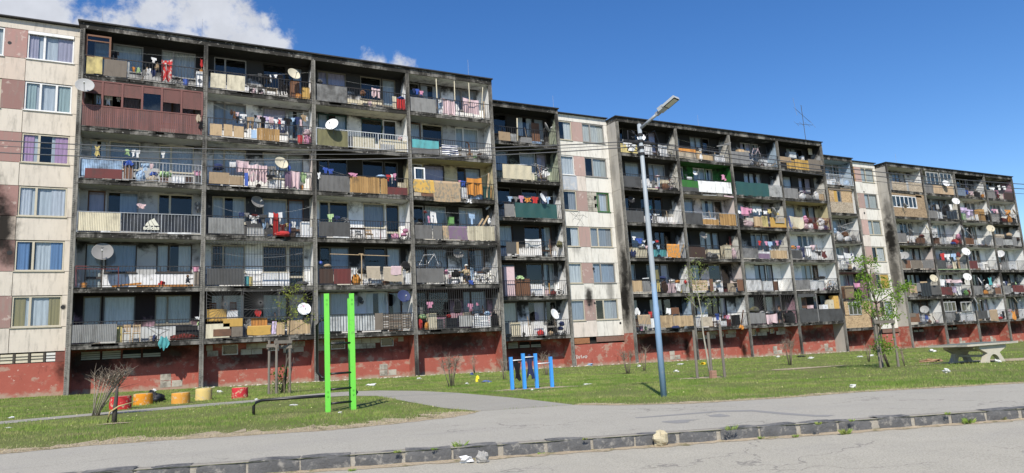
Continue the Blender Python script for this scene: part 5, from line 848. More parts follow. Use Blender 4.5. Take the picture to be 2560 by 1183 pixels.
I('246', 'S', """bd tn 915 410 1100 500;wp oy 1030 460 1165 600 @-.01;wp oy 1170 460 1400 622;bd gb 1390 455 1577 642;bd gb 1580 470 1667 562;bx wh 1280 395 1322 470 @.8;bd cr 1385 275 1447 375 @.9;bx oy 1590 580 1640 650;bx gw 1080 330 1190 440 @.7""")
I('245', 'S', """bd gr 985 925 1215 1085;bg wh 1230 1000 1330 1092;bg gr 1330 1030 1412 1097;bx lw 1560 1020 1642 1097;bg wh 1480 990 1542 1092;pl wh 1240 975 1430 965 18;bg pu 1250 960 1332 1022;bg lg 1420 1040 1480 1095 F;rk gr 1540 940 1660 1030""")
I('244', 'T', """sh cr 1005 360 1240 555 @-.06;sk bl 1000 365 1040 550 @-.075;sk lb 1205 380 1245 550 @-.075;bg pk 1240 360 1312 480;bg wh 1320 480 1402 572 F;bg mr 1400 480 1482 572;bg wh 1500 400 1602 520 F;bg wh 1500 520 1592 582;bg nv 1580 520 1652 582;bg tn 1600 400 1722 480;pl br 1600 470 1720 340 12;bg lp 1240 480 1310 560 F;bg mr 1310 400 1390 470;bg lg 1650 480 1740 570 F""")
I('243', 'T', """bd dg 1045 940 1217 1095;sk og 1030 860 1092 920;ts pk 1125 870 1187 920;ts nv 1205 890 1292 1080;sh wh 1280 870 1372 1050;ts lp 1360 855 1452 940;ts bk 1450 960 1562 1040;sk mr 1560 960 1642 1080;bx wh 1380 980 1472 1110;ts bk 1085 870 1125 930;ln wh 1030 860 1600 940""")
I('242', 'U', """bd gr 900 375 1125 525;sh wh 1130 370 1352 530;bk og 1350 340 1500 540;bk mr 1460 330 1602 540 @.5;bk lb 1380 400 1600 545 @.12;bg pk 1310 500 1347 532;bg bk 1255 320 1352 357 @.8""")
I('241', 'U', """bd dg 955 828 1245 1050;bd dg 1252 822 1645 1045;bx wh 1325 755 1405 835;bx cr 1425 680 1497 830;bx oy 1497 615 1612 830;po gr 1208 590 1262 1010 20 @-.03;bd dg 930 590 1200 640 @.0;bd br 990 645 1070 815 @.6;bx lp 1130 765 1180 820""")
I('306', 'V', """bx wh 95 315 152 382;ch wh 185 290 250 385;bg lb 300 320 372 390;bg gw 320 350 380 392""")
I('305', 'V', """ob lw 120 420 180 595 @.0;bd oy 180 450 222 592 @.01;wf gr 222 448 270 595 @.01;ob lw 272 425 410 605 @.0;ob be 140 597 430 750;bd gb 120 425 410 445 @-.05""")
I('304', 'V', """sk lb 180 930 217 990;bg wh 200 980 282 1092;bg br 290 980 362 1042;bg wh 300 1030 402 1092;rk wh 270 900 460 985;pl gr 300 890 440 850 14 @-.1;bg gr 400 1030 460 1090""")
I('303', 'W', """sh wh 70 235 152 350;sh wh 150 210 266 330;ts wh 85 330 150 390;bg nv 205 215 245 250;bd lg 90 350 190 405""")
I('302', 'W', """bx tn 170 615 272 742 @.05;sh pk 265 580 352 642;bg bk 275 650 362 745;bx br 135 630 170 742""")
I('301', 'W', """ob lw 155 800 204 975 @.0;wf lg 205 810 362 975 m3 @.01;ob lw 364 800 482 1000 @.0;ob lw 160 976 482 1128 @-.02""")
I('316', 'V', """ob be 930 335 1115 456;ob be 1145 345 1312 470;bd gr 880 330 930 440;rk wh 1145 305 1205 345;bd lg 1115 340 1142 460""")
I('315', 'V', """ob tn 905 487 1300 512 @.0;wf wh 908 515 1242 665 m6 @.0;ob tn 1243 500 1345 690 @.0;ob tn 920 667 1372 790 @-.02;ds lg 1085 640 14 36 @-.35""")
I('314', 'V', """cp gr 975 995 1117 1110;ts wh 1120 1025 1172 1115 F;ts wh 1170 1030 1242 1115 F;bx br 1250 1050 1352 1120;ds cr 1375 930 42 46 @-.25;ds lg 1165 975 12 30 @.3;bg mr 1280 1010 1330 1050""")
I('313', 'W', """bd gb 845 300 905 400;bd br 907 300 970 400;bd gb 975 300 1110 400;cp gr 1115 300 1256 400;ds lg 895 245 22 48 @-.2;bd wh 820 200 860 290 @.5""")
I('312', 'W', """sh tn 955 600 1042 702 @-.06;rg gr 1020 583 1102 690;tp bk 1095 578 1222 742 @-.08;ds cr 1250 525 42 46 @-.25;bd lw 1085 562 1172 582 @-.02;cp dg 1222 610 1332 725;bd gb 900 640 960 735""")
I('311', 'W', """bd br 955 955 1080 1062;bd gb 960 950 1035 1000 @-.05;sh nv 1080 965 1152 1060 S;sk bl 1145 970 1182 1030;ds lg 1140 910 18 46 @.2;pl br 1240 990 1292 1052 16;bx wh 1160 1000 1215 1060 @.5""")
I('326', 'X', """cp gr 45 250 195 375;cp tn 197 262 350 392;cp tn 352 272 497 397;ds wh 380 232 46 50 @-.3;wf lg 95 65 280 250 m3 @.05;wf lg 300 80 470 265 m3 @.06""")
I('325', 'X', """cp gr 110 630 260 745;ds wh 525 495 46 52 @-.25;bg bk 340 570 402 700;tp bk 392 640 552 750 @-.03;ts wh 430 540 492 630;sh lg 240 540 277 615;bx wh 260 650 332 750 @.1;ts bk 385 545 430 640;tr dg 150 550 200 630;ts bk 195 540 240 625""")
I('324', 'X', """sh bk 170 890 262 1020 S;bx br 215 1030 292 1120;bx wh 320 1030 392 1130;ds wh 630 905 46 52 @-.25;bg pk 540 980 637 1052;bg rd 480 1050 562 1112;bg bl 460 1095 522 1135;bg mr 560 1055 620 1120;ts lg 180 960 270 1020""")
I('323', 'Y', """bd dg 105 275 245 387;ts rd 170 180 232 282;ts wh 225 190 302 290;ts lb 315 185 382 287;sk mr 385 165 442 232;sh cr 330 290 382 390;sh tn 390 230 432 387;ds wh 505 160 46 52 @-.25;bx lg 430 300 542 390 @.3;bd lm 130 393 552 410 @-.08;ts bk 150 190 175 270""")
I('322', 'Y', """bd mr 170 630 325 737;ts wh 140 530 232 622;ts lp 230 530 322 577;sh lp 320 535 442 577;ts bk 450 510 497 602;sh lv 320 625 392 712;sh wh 395 620 437 742;ds wh 525 500 42 50 @-.25;bg mr 530 670 572 727;bg gn 485 680 532 732;bg tn 305 715 345 742""")
I('321', 'Y', """bd gr 225 980 360 1087;tp bk 365 985 432 1087 @-.04;bx wh 442 965 622 1082;ds wh 635 820 44 50 @-.3;wf lg 215 830 380 965 m3 @.1;wf lg 450 830 590 965 m2 @.1""")
I('336', 'X', """bd bb 555 300 672 410;ts bl 675 330 717 392;ts lp 720 345 792 402;bg bk 800 350 882 422;bg og 910 390 957 437;bx be 740 370 800 425""")
I('335', 'X', """sh lv 600 585 702 660;sh lv 690 615 792 702;cc gn 600 670 682 772;bx wd 865 700 972 790;bx wd 875 610 952 695;ds wh 1010 635 48 52 @-.25;sh wh 810 685 862 785;bd be 700 780 1042 827 @-.09;sh lv 675 655 722 740;sh wh 725 660 792 770;bg bk 960 700 1030 790""")
I('334', 'X', """wp br 670 1035 797 1130;bx wh 800 1060 852 1140;ds cr 1040 900 42 52 @-.2;pl gr 680 920 840 1060 22 @.5""")
I('333', 'Y', """bd mr 545 285 667 387;bx wh 670 305 742 395 @.4;sk nv 545 225 570 265;ch gr 815 320 860 392;ts lg 860 230 890 262""")
I('332', 'Y', """ds wh 690 550 42 46 @.0;bd gr 600 615 735 732;bg wh 770 600 832 682;sk tq 815 510 862 612;bg og 740 680 802 732;bd br 905 640 982 727;bg wh 870 600 922 662;bg lp 920 600 970 650;bg be 800 680 860 735""")
I('331', 'Y', """bd dg 665 950 802 1062;rg tn 835 935 942 1092;sh wh 930 940 1032 1060 @.4;ts bk 1000 955 1032 1052;bg rd 950 1030 992 1062;bd lg 800 945 838 1040""")
I('346', 'X', """cp gr 990 330 1110 450;bd db 1240 360 1377 472;ts wh 1020 290 1102 330;ts pk 1110 330 1162 382;sk mr 1120 390 1192 452;sk wh 1150 260 1192 330;sk wh 1220 270 1272 322;ln wh 1000 280 1280 270""")
I('345', 'X', """ds wh 1215 660 44 48 @-.25;ts pk 1060 610 1122 662;sh lp 1115 610 1162 682;ts og 1250 620 1332 702;sk ye 1310 620 1342 682;hp gr 1050 680 1172 812;ds wh 1385 650 38 46 @-.2;bg mr 1180 740 1282 802 F;bg og 1290 720 1350 790;bg dg 1340 740 1420 805 F""")
I('344', 'X', """bd gr 1110 1030 1230 1142;bd lg 1232 1060 1370 1142;bg tn 1280 960 1352 1022;bg bk 1270 1010 1352 1072;bd gr 1372 1030 1432 1152;bg db 1430 1030 1490 1080;bx be 1130 980 1250 1040 @.4""")
I('343', 'Y', """bd gr 990 290 1080 402;bx wh 1082 290 1187 392 @.2;ds wh 972 190 12 46 @-.2;bg dg 1090 385 1150 400""")
I('342', 'Y', """bd gr 1010 615 1120 712;ts wh 1015 560 1047 607;ts cr 1060 590 1112 632;ts bk 1120 570 1182 642;sk lm 1155 565 1187 597;rg mr 1140 610 1292 702;ts nv 1040 555 1070 600""")
I('341', 'Y', """ds cr 1175 820 38 44 @.0;ts lp 1080 930 1122 977;sk og 1130 960 1192 1072 @-.06;ts br 1170 930 1222 1012;tr wh 1220 925 1272 1022;bd lg 1085 975 1130 1060""")
# small odds and ends behind the open rails
def sprinkle():
    r = random.Random(77); muted = ['gr', 'dg', 'lg', 'br', 'db', 'be', 'tn', 'nv', 'wh', 'bk', 'gb', 'mr', 'lb', 'lp']
    for (u, b, f), (par, x0, x1, Y, L) in BAL.items():
        if (u, b, f) in ((1, 1, 5), (2, 4, 1), (3, 0, 5), (3, 0, 1), (3, 1, 5), (1, 1, 2), (1, 2, 2), (1, 3, 3), (2, 3, 2)): continue
        for i in range(r.randint(2, 4) if u == 1 else r.randint(3, 6)):
            c = r.choice(muted); w = r.uniform(.16, .42); x = r.uniform(x0+.4+1.7, x1-.6); h = r.uniform(.14, .5); y = Y+r.uniform(.3, .85); k = r.random(); pl = place(u, b, f); SEED[0] += 1
            if k < .55: bundle(x, x+w, L+.085, L+.085+h*.8, y, C[c], f'{CW[c]} bundle lying on {pl}', SEED[0])
            elif k < .8: cupboard('bx', x, x+w, L+.085, L+.085+h*1.3, y, C[c], f'small {CW[c]} cupboard standing on {pl}', SEED[0])
            else:
                m = MB(); m.bar((x, y, L+.085), (x+r.uniform(-.2, .3), y+.2, L+.085+r.uniform(.9, 1.6)), .05, .025); tag(m.build('plank', 'wood', None, C[r.choice(['tn', 'br', 'gb', 'lw'])]), f'thin plank leaning on {pl}', 'plank', GROUP['pl'])
sprinkle()
# ------------------------------------------------------------------ the maroon glazed-in balcony of the near block
def loggia():
    par, x0, x1, Y, L = BAL[(1, 1, 5)]; cx, cz, s = CROP['A']; y = Y-.03; mar = (.17, .075, .065)
    px = lambda x, yy: P(cx+x/s, cz+yy/s, y)
    zr = L+1.22; n = 62
    for i in range(n):
        a = x0+.14+(x1-x0-.28)*i/n; e = x0+.14+(x1-x0-.28)*(i+1)/n; m = MB(); m.box(a+.004, e-.008, y-.012, y+.008, L+.1, zr-.03); kk = random.uniform(.8, 1.2); m.build('slat', 'sheet', par, (*[c*kk for c in mar], .1))
    m = MB(); m.box(x0+.13, x1-.13, y-.03, y+.03, zr-.03, zr+.03); m.box(x0+.13, x1-.13, y-.03, y+.03, L+2.54, L+2.61)
    xs = [x0+.16] + [px(q, 800)[0] for q in (248, 452, 655, 856, 1056)] + [x1-.16]
    for x in xs: m.box(x-.05, x+.05, y-.035, y+.03, zr+.03, L+2.54)
    m.build('window_frame', 'plain', par, mar)
    drop = [.62, .66, .68, .33, .74, .98]
    for i, d in enumerate(drop):
        m = MB(); k = 0; z = L+2.53; a, e = xs[i]+.055, xs[i+1]-.055
        while k*.05 < d: m.add([(a, y+.0, z-k*.05), (e, y, z-k*.05), (e, y-.012, z-k*.05-.045), (a, y-.012, z-k*.05-.045), (e, y+.0, z-k*.05-.05), (a, y+.0, z-k*.05-.05)], [(3, 2, 1, 0), (5, 4, 2, 3)]); k += 1
        m.build('roller_shutter', 'sheet', par, (*[c*.95 for c in mar], 0.))
        if i == 3: m = MB(); m.add([(a, y+.01, zr+.03), (e, y+.01, zr+.03), (e, y+.01, L+2.53), (a, y+.01, L+2.53)], [(0, 1, 2, 3)]); m.build('pane', 'glass', par)
loggia()
def text_mesh(body, size, mat, col, parent, loc, rot, bold=.02, name='lettering'):
    cu = bpy.data.curves.new(name, 'FONT'); cu.body = body; cu.size = size; cu.offset = bold; cu.align_x = 'LEFT'; cu.resolution_u = 3
    o = bpy.data.objects.new(name, cu); o.color = (*col, 0); cu.materials.append(MAT[mat]); COL.objects.link(o); me = bpy.data.meshes.new_from_object(o.evaluated_get(bpy.context.evaluated_depsgraph_get())); bpy.data.objects.remove(o); o = bpy.data.objects.new(name, me); o.color = (*col, 0); link(o, parent, loc); o.rotation_euler = rot; return o
def banner():
    t = TARP[(1, 1, 3)]; t['label'] = 'black banner with white sportswear lettering tied inside third floor rail, near block'; t['category'] = 'banner'; t.name = 'banner'
    WLOC[t.name] = Vector(t.location); cx, cz, s = CROP['B']; y = UNIT[1]['Y']-.02
    a = P(cx+745/s, cz+1070/s, y); text_mesh('adidas', .30, 'plain', (.62, .6, .5), t, tuple(a), (math.pi/2, .0, 0), .012)
    q = lambda x, z: P(cx+x/s, cz+z/s, y)
    for pts in ([(765, 1030), (812, 1030), (795, 985), (772, 1010)], [(818, 1030), (862, 1030), (822, 965), (800, 985)], [(868, 1030), (915, 1030), (862, 950), (828, 968)]):
        m = MB(); m.add([q(*p) for p in pts], [(0, 1, 2, 3)]); m.build('emblem_bar', 'plain', t, (.62, .6, .5))
banner()
# ------------------------------------------------------------------ people
def skin_mesh(name, verts, edges, radii, mat, parent, col=None, root=0, sub=1):
    o0 = np.array(verts[root]); me = bpy.data.meshes.new(name); me.from_pydata([tuple(np.array(v)-o0) for v in verts], edges, []); o = bpy.data.objects.new(name, me); me.materials.append(MAT[mat])
    link(o, parent, tuple(o0)); md = o.modifiers.new('skin', 'SKIN'); md.use_smooth_shade = True
    for i, r in enumerate(radii): sv = me.skin_vertices[0].data[i]; sv.radius = (r, r) if not isinstance(r, tuple) else r; sv.use_root = (i == root)
    o.modifiers.new('sub', 'SUBSURF').levels = sub; o.modifiers[-1].render_levels = sub
    if col is not None: o.color = (*col, 0.)
    return o
def person(label, base, J, shirt, legs, hat=None, shoes=(.05, .05, .05), hair=(.02, .016, .013), short=False):
    # J: pelvis chest neck head shL elL haL shR elR haR hipL knL anL hipR knR anR (metres from base)
    root = tag(empty('person', base), label, 'person'); b = np.array(base); p = {k: b+np.array(v) for k, v in J.items()}
    names = list(p); idx = {n: i for i, n in enumerate(names)}
    toeL = p['anL']+np.array([0, -.16, -.03]); toeR = p['anR']+np.array([0, -.16, -.03]); chin = p['head']+np.array([0, -.045, -.075]); crown = p['head']+np.array([0, .01, .085])
    V = [p[n] for n in names]+[toeL, toeR, chin, crown]; n0 = len(names); E = [(idx[a], idx[c]) for a, c in (('pelvis', 'chest'), ('chest', 'neck'), ('neck', 'head'), ('chest', 'shL'), ('shL', 'elL'), ('elL', 'haL'), ('chest', 'shR'), ('shR', 'elR'), ('elR', 'haR'), ('pelvis', 'hipL'), ('hipL', 'knL'), ('knL', 'anL'), ('pelvis', 'hipR'), ('hipR', 'knR'), ('knR', 'anR'))] + [(idx['anL'], n0), (idx['anR'], n0+1), (idx['head'], n0+3)]
    rad = dict(pelvis=.12, chest=.135, neck=.05, head=.095, shL=.06, shR=.06, elL=.042, elR=.042, haL=.034, haR=.034, hipL=.085, hipR=.085, knL=.06, knR=.06, anL=.042, anR=.042)
    # hands: five short chains rooted in the palm
    for h, e in (('haL', 'elL'), ('haR', 'elR')):
        d = p[h]-p[e]; d = d/np.linalg.norm(d); sd = np.cross(d, [0, 0, 1.]); sd = sd/(np.linalg.norm(sd)+1e-6); up = np.cross(sd, d); wrist = p[h]; palm = wrist+d*.07; V.append(palm); E.append((idx[h], len(V)-1)); pi_ = len(V)-1; rad['_p%d' % pi_] = .03
    R_ = [rad[n] for n in names]+[.036, .036, .04, .085]+[.03, .03]
    body = skin_mesh('body', V, E, R_, 'skin', root)
    for h, e in (('haL', 'elL'), ('haR', 'elR')):
        d = p[h]-p[e]; d = d/np.linalg.norm(d); sd = np.cross(d, [0, .3, 1.]); sd = sd/(np.linalg.norm(sd)+1e-6); dn = np.cross(sd, d); m = MB()
        for k, (o_, l_) in enumerate(((-.03, .06), (-.01, .075), (.01, .07), (.03, .055))):
            a = p[h]+d*.085+sd*o_; m.tube([a, a+d*l_*.6, a+d*l_-dn*.02], [.010, .009, .007], 5)
        a = p[h]+d*.04-sd*.035; m.tube([a, a+d*.03-sd*.02, a+d*.06-sd*.022], [.011, .010, .008], 5); m.build('fingers', 'skin', root, smooth=True)
    sv = ['pelvis', 'chest', 'neck', 'shL', 'elL', 'haL', 'shR', 'elR', 'haR']; si = {n: i for i, n in enumerate(sv)}; W_ = {n: p[n].copy() for n in sv}
    for a, e in (('elL', 'haL'), ('elR', 'haR')): W_[e] = p[a]+(p[e]-p[a])*.85
    W_['neck'] = p['chest']+(p['neck']-p['chest'])*.55
    skin_mesh('shirt', [W_[n] for n in sv], [(si[a], si[c]) for a, c in (('pelvis', 'chest'), ('chest', 'neck'), ('chest', 'shL'), ('shL', 'elL'), ('elL', 'haL'), ('chest', 'shR'), ('shR', 'elR'), ('elR', 'haR'))], [.145, .16, .065, .08, .062, .052, .08, .062, .052], 'cloth', root, shirt)
    kk = .35 if short else .93
    T = [p['pelvis']-np.array([0, 0, .02]), p['hipL'], p['knL'], p['knL']+(p['anL']-p['knL'])*kk, p['hipR'], p['knR'], p['knR']+(p['anR']-p['knR'])*kk]
    skin_mesh('trousers', T, [(0, 1), (1, 2), (2, 3), (0, 4), (4, 5), (5, 6)], [.14, .10, .078, .066, .10, .078, .066], 'cloth', root, legs)
    m = MB(); hd = p['head']
    if hat: m.blob(tuple(hd+np.array([0, .01, .075])), (.118, .122, .075), 2, .03, 14, 8); m.box(hd[0]-.08, hd[0]+.08, hd[1]-.2, hd[1]-.08, hd[2]+.05, hd[2]+.062); m.build('cap', 'cloth', root, hat, smooth=True)
    else: m.blob(tuple(hd+np.array([0, .025, .05])), (.115, .118, .10), 2, .06, 14, 8); m.build('hair', 'cloth', root, hair, smooth=True)
    m = MB()
    for sx in (-.035, .035): m.blob(tuple(hd+np.array([sx, -.098, .015])), (.014, .01, .009), 1, 0, 8, 5)
    m.box(hd[0]-.028, hd[0]+.028, hd[1]-.100, hd[1]-.088, hd[2]-.052, hd[2]-.044); m.build('eyes_and_mouth', 'rubber', root)
    m = MB(); m.blob(tuple(hd+np.array([0, -.105, -.01])), (.014, .022, .025), 1, 0, 8, 5)
    for sx in (-.1, .1): m.blob(tuple(hd+np.array([sx, .0, .0])), (.016, .025, .035), 1, .05, 8, 5)
    m.build('nose_and_ears', 'skin', root, smooth=True)
    for q, nm in ((p['anL'], toeL), (p['anR'], toeR)): m = MB(); c = (q+nm)/2; m.blob((c[0], c[1], c[2]-.02), (.05, .13, .045), 3, .05, 10, 6); m.build('shoe', 'plain', root, shoes, smooth=True)
    return root
def people():
    par, x0, x1, Y, L = BAL[(1, 4, 2)]; cx, cz, s = CROP['L']; y = Y+.32; q = P(cx+650/s, cz+470/s, y); bx = q[0]; z = L+.085
    J = dict(pelvis=(0, .05, .50), chest=(-.02, .0, .86), neck=(-.02, -.03, 1.04), head=(-.02, -.07, 1.17), shL=(-.19, -.02, .93), elL=(-.36, -.14, .80), haL=(-.55, -.22, .80), shR=(.17, -.02, .92), elR=(.24, -.08, .66), haR=(.06, -.26, .60), hipL=(-.09, 0, .47), knL=(-.14, -.30, .52), anL=(-.12, -.28, .09), hipR=(.09, 0, .47), knR=(.12, -.30, .52), anR=(.12, -.27, .09))
    person('person in white cap and cream jacket sitting on second floor balcony, near block', (bx, y+.1, z), J, (.52, .42, .27), (.03, .035, .05), hat=(.72, .72, .70))
    root = tag(empty('stool', (bx, y+.15, z)), 'low stool under the person in the white cap, near block', 'stool'); m = MB(); m.box(bx-.17, bx+.17, y+.02, y+.34, z+.33, z+.37); m.build('seat', 'wood', root, (.3, .2, .1))
    for dx in (-.14, .14):
        for dy in (.05, .31): m = MB(); m.bar((bx+dx, y+dy, z), (bx+dx, y+dy, z+.33), .035); m.build('leg', 'wood', root, (.3, .2, .1))
    par, x0, x1, Y, L = BAL[(2, 3, 1)]; cx, cz, s = CROP['U']; y = Y-.12; q = P(cx+667/s, cz+1030/s, y); y = Y+.14; bx = P(cx+667/s, cz+930/s, y)[0]; z = L+.085
    J = dict(pelvis=(0, .03, .80), chest=(.0, .02, 1.12), neck=(0, .0, 1.30), head=(0, -.05, 1.43), shL=(-.17, .02, 1.20), elL=(-.22, -.06, .95), haL=(-.08, -.14, 1.1), shR=(.17, .02, 1.20), elR=(.22, -.06, .96), haR=(.1, -.14, 1.11), hipL=(-.08, .02, .76), knL=(-.10, -.01, .42), anL=(-.10, .03, .07), hipR=(.08, .02, .76), knR=(.10, -.01, .42), anR=(.12, .03, .07))
    person('person in grey top and dark shorts standing at first floor rail, middle block', (bx, y+.12, z), J, (.10, .10, .11), (.025, .028, .05), short=True)
    # rag doll on the near block's second floor
    cx, cz, s = CROP['C']; y = .25; q = P(cx+1240/s, cz+480/s, y); root = tag(empty('doll', tuple(q)), 'small dark toy doll propped up on second floor first bay, near block', 'doll')
    m = MB(); m.blob((q[0], y, q[2]+.16), (.09, .06, .14), 4, .1); m.blob((q[0]-.06, y-.1, q[2]+.03), (.05, .12, .04), 2, .1); m.blob((q[0]+.08, y-.1, q[2]+.03), (.05, .12, .04), 3, .1); m.tube([(q[0]+.07, y, q[2]+.2), (q[0]+.26, y-.04, q[2]+.22)], .03, 6); m.build('clothes', 'cloth', root, (.03, .035, .05), smooth=True)
    m = MB(); m.blob((q[0], y, q[2]+.36), (.075, .075, .085), 1, .03); m.build('head', 'cloth', root, (.16, .09, .05), smooth=True)
people()
# ------------------------------------------------------------------ roof rods and aerial
def rods():
    for k, (u, px, top, bot) in enumerate([(1, 255, 18, 64), (1, 505, 48, 100), (1, 918, 128, 172), (1, 1172, 150, 200), (2, 1385, 240, 284), (2, 1650, 282, 318), (2, 1748, 288, 330), (3, 2243, 385, 418)]):
        y = UNIT[u]['Y']+2.6; z = UNIT[u]['Z']+17.03; a = P(px, bot, y); e = P(px, top, y); m = MB(); m.box(a[0]-.09, a[0]+.09, y-.09, y+.09, z, z+.1); m.tube([(a[0], y, z), (a[0], y, e[2])], [.014, .008], 5)
        tag(m.build('lightning_rod', 'metal', None, (.35, .36, .38)), f"thin lightning rod on roof of {UNIT[u]['name']} block, {ORD[[1,2,3,4,1,2,3,1][k]]} from left", 'lightning rod', 'lightning rods on the roofs')
    y = UNIT[2]['Y']+3.2; z = UNIT[2]['Z']+17.03; b = P(2015, 352, y); x = b[0]; t = P(2004, 270, y); zt = t[2]
    root = tag(empty('television_aerial', (x, y, z)), 'tall television aerial with crossbars on roof of middle block', 'aerial'); col = (.07, .075, .08)
    m = MB(); m.tube([(x, y, z), (x-.05, y, zt+.3)], .03, 6); m.box(x-.15, x+.15, y-.15, y+.15, z, z+.06); m.build('mast', 'metal', root, col)
    m = MB(); zz = zt-.3; m.tube([(x-1.0, y, zz+.1), (x+1.3, y+.3, zz-.9)], .02, 5)
    for i in range(7): s_ = i/6; c = Vector((x-1.0+2.3*s_, y+.3*s_, zz+.1-1.0*s_)); m.tube([c+Vector((-.12, -.3, -.28)), c+Vector((.12, .3, .28))], .011, 4)
    m.build('upper_array', 'metal', root, col)
    m = MB(); zz = zt-1.8; m.tube([(x-1.1, y, zz), (x+1.3, y, zz+.1)], .02, 5)
    for i in range(4): c = Vector((x-1.1+.8*i, y, zz+.033*i)); m.tube([c+Vector((0, -.3, -.35)), c+Vector((.05, .3, .55 if i == 3 else .35))], .012, 4)
    m.build('lower_array', 'metal', root, col)
    m = MB(); c = Vector((x-1.0, y, zt-.2)); m.tube([c+Vector((-.1, -.2, -.8)), c+Vector((0, .1, 1.2))], .015, 4); m.build('dipole', 'metal', root, col)
rods()
# ------------------------------------------------------------------ street lamp and cables
LP = PG(1660, 992); LX, LY, LZ = LP[0], LP[1], G(LP[0])
def lamp():
    root = tag(empty('street_lamp', (LX, LY, LZ)), 'tall galvanised street lamp with blue painted foot beside the pavement', 'street lamp')
    m = MB(); m.tube([(LX, LY, LZ-.1), (LX, LY, LZ+2.0), (LX, LY, LZ+2.1), (LX, LY, LZ+4.2), (LX, LY, LZ+4.3), (LX, LY, LZ+6.5)], [.072, .070, .062, .060, .052, .05], 16); m.lathe([(0, .03), (.052, 0)], (LX, LY, LZ+6.5), 16); m.build('pole', 'pole_paint', root, smooth=True)
    tip = P(1648, 281, LY-.55); a = Vector((LX, LY, LZ+6.38)); t = Vector(tip); d = (t-a).normalized()
    m = MB(); m.tube([a, t], .036, 12); m.build('arm', 'metal', root, (.30, .32, .33), smooth=True)
    sd = d.cross(Vector((0, 0, 1))).normalized(); up = sd.cross(d).normalized(); h0 = t-d*.06
    def bx(c0, l0, l1, w, h0_, h1_):
        m = MB(); pts = []
        for l in (l0, l1):
            for s_ in (-w, w):
                for h_ in (h0_, h1_): pts.append(c0+d*l+sd*s_+up*h_)
        m.add(pts, [(0, 2, 3, 1), (4, 5, 7, 6), (0, 1, 5, 4), (2, 6, 7, 3), (1, 3, 7, 5), (0, 4, 6, 2)]); return m
    bx(h0, -.03, .10, .04, -.04, .04).build('clamp', 'metal', root, (.3, .3, .3))
    m = bx(h0, .09, .24, .10, -.03, .07); m.build('gear_housing', 'plain', root, (.35, .37, .38)); m = bx(h0, .242, .60, .125, -.026, .035); hd = m.build('head', 'plain', root, (.38, .40, .41))
    bx(h0, .26, .59, .115, -.031, -.0265).build('bezel', 'plain', hd, (.03, .03, .03)); bx(h0, .285, .565, .09, -.035, -.0315).build('diffuser', 'plain', hd, (.50, .50, .42))
    # cluster of clamps, brackets and joints where the cables meet the pole
    zc = P(1598, 357, LY)[2]; m = MB(); r = random.Random(4)
    for i in range(4): m.lathe([(.055, -.03), (.072, -.03), (.072, .03), (.055, .03)], (LX, LY, zc-.28+i*.16), 12)
    for i in range(9):
        a = r.uniform(0, 6.3); z = zc+r.uniform(-.25, .25); q = Vector((LX+.1*math.cos(a), LY+.1*math.sin(a), z)); m.tube([q, q+Vector((math.cos(a)*r.uniform(.1, .3), math.sin(a)*.15-.05, r.uniform(-.2, .2))), q+Vector((math.cos(a)*.4, -.1, r.uniform(-.25, .1)))], .012, 4)
    for sx in (-1, 1): m.bar((LX+sx*.08, LY, zc), (LX+sx*.5, LY-.02*sx, zc+.01), .05, .05)
    m.build('cable_clamps', 'rubber', root)
    return zc
ZC = lamp()
def cables():
    dirv = Vector((KD[0], KD[1], 0))
    def cable(label, a, b, sag, r):
        a = Vector(a); b = Vector(b); pts = [a.lerp(b, t/24)-Vector((0, 0, 4*sag*(t/24)*(1-t/24))) for t in range(25)]; m = MB(); m.tube(pts, r, 5, False); tag(m.build('overhead_cable', 'cable_sheath', None), label, 'cable', 'overhead cables on the street lamp')
    ly = LY+6.0
    for lab, py, dz, r, sag in (('upper black overhead cable running left from the street lamp', 340, .04, .013, .30), ('thin middle overhead cable running left from the street lamp', 355, -.03, .008, .30), ('lower black overhead cable running left from the street lamp', 372, -.10, .013, .32)):
        e = P(-260, py-6, ly); cable(lab, (LX-.1, LY, ZC+dz), e, sag, r)
    for lab, px, py, dz, r in (('upper black overhead cable running right from the street lamp', 2700, 468, .04, .013), ('lower black overhead cable running right from the street lamp', 2700, 480, -.06, .013), ('thin overhead cable below the others, right of the street lamp', 2700, 492, -.2, .008)):
        e = P(px, py, LY-1.5); cable(lab, (LX+.1, LY, ZC+dz), e, .18, r)
cables()
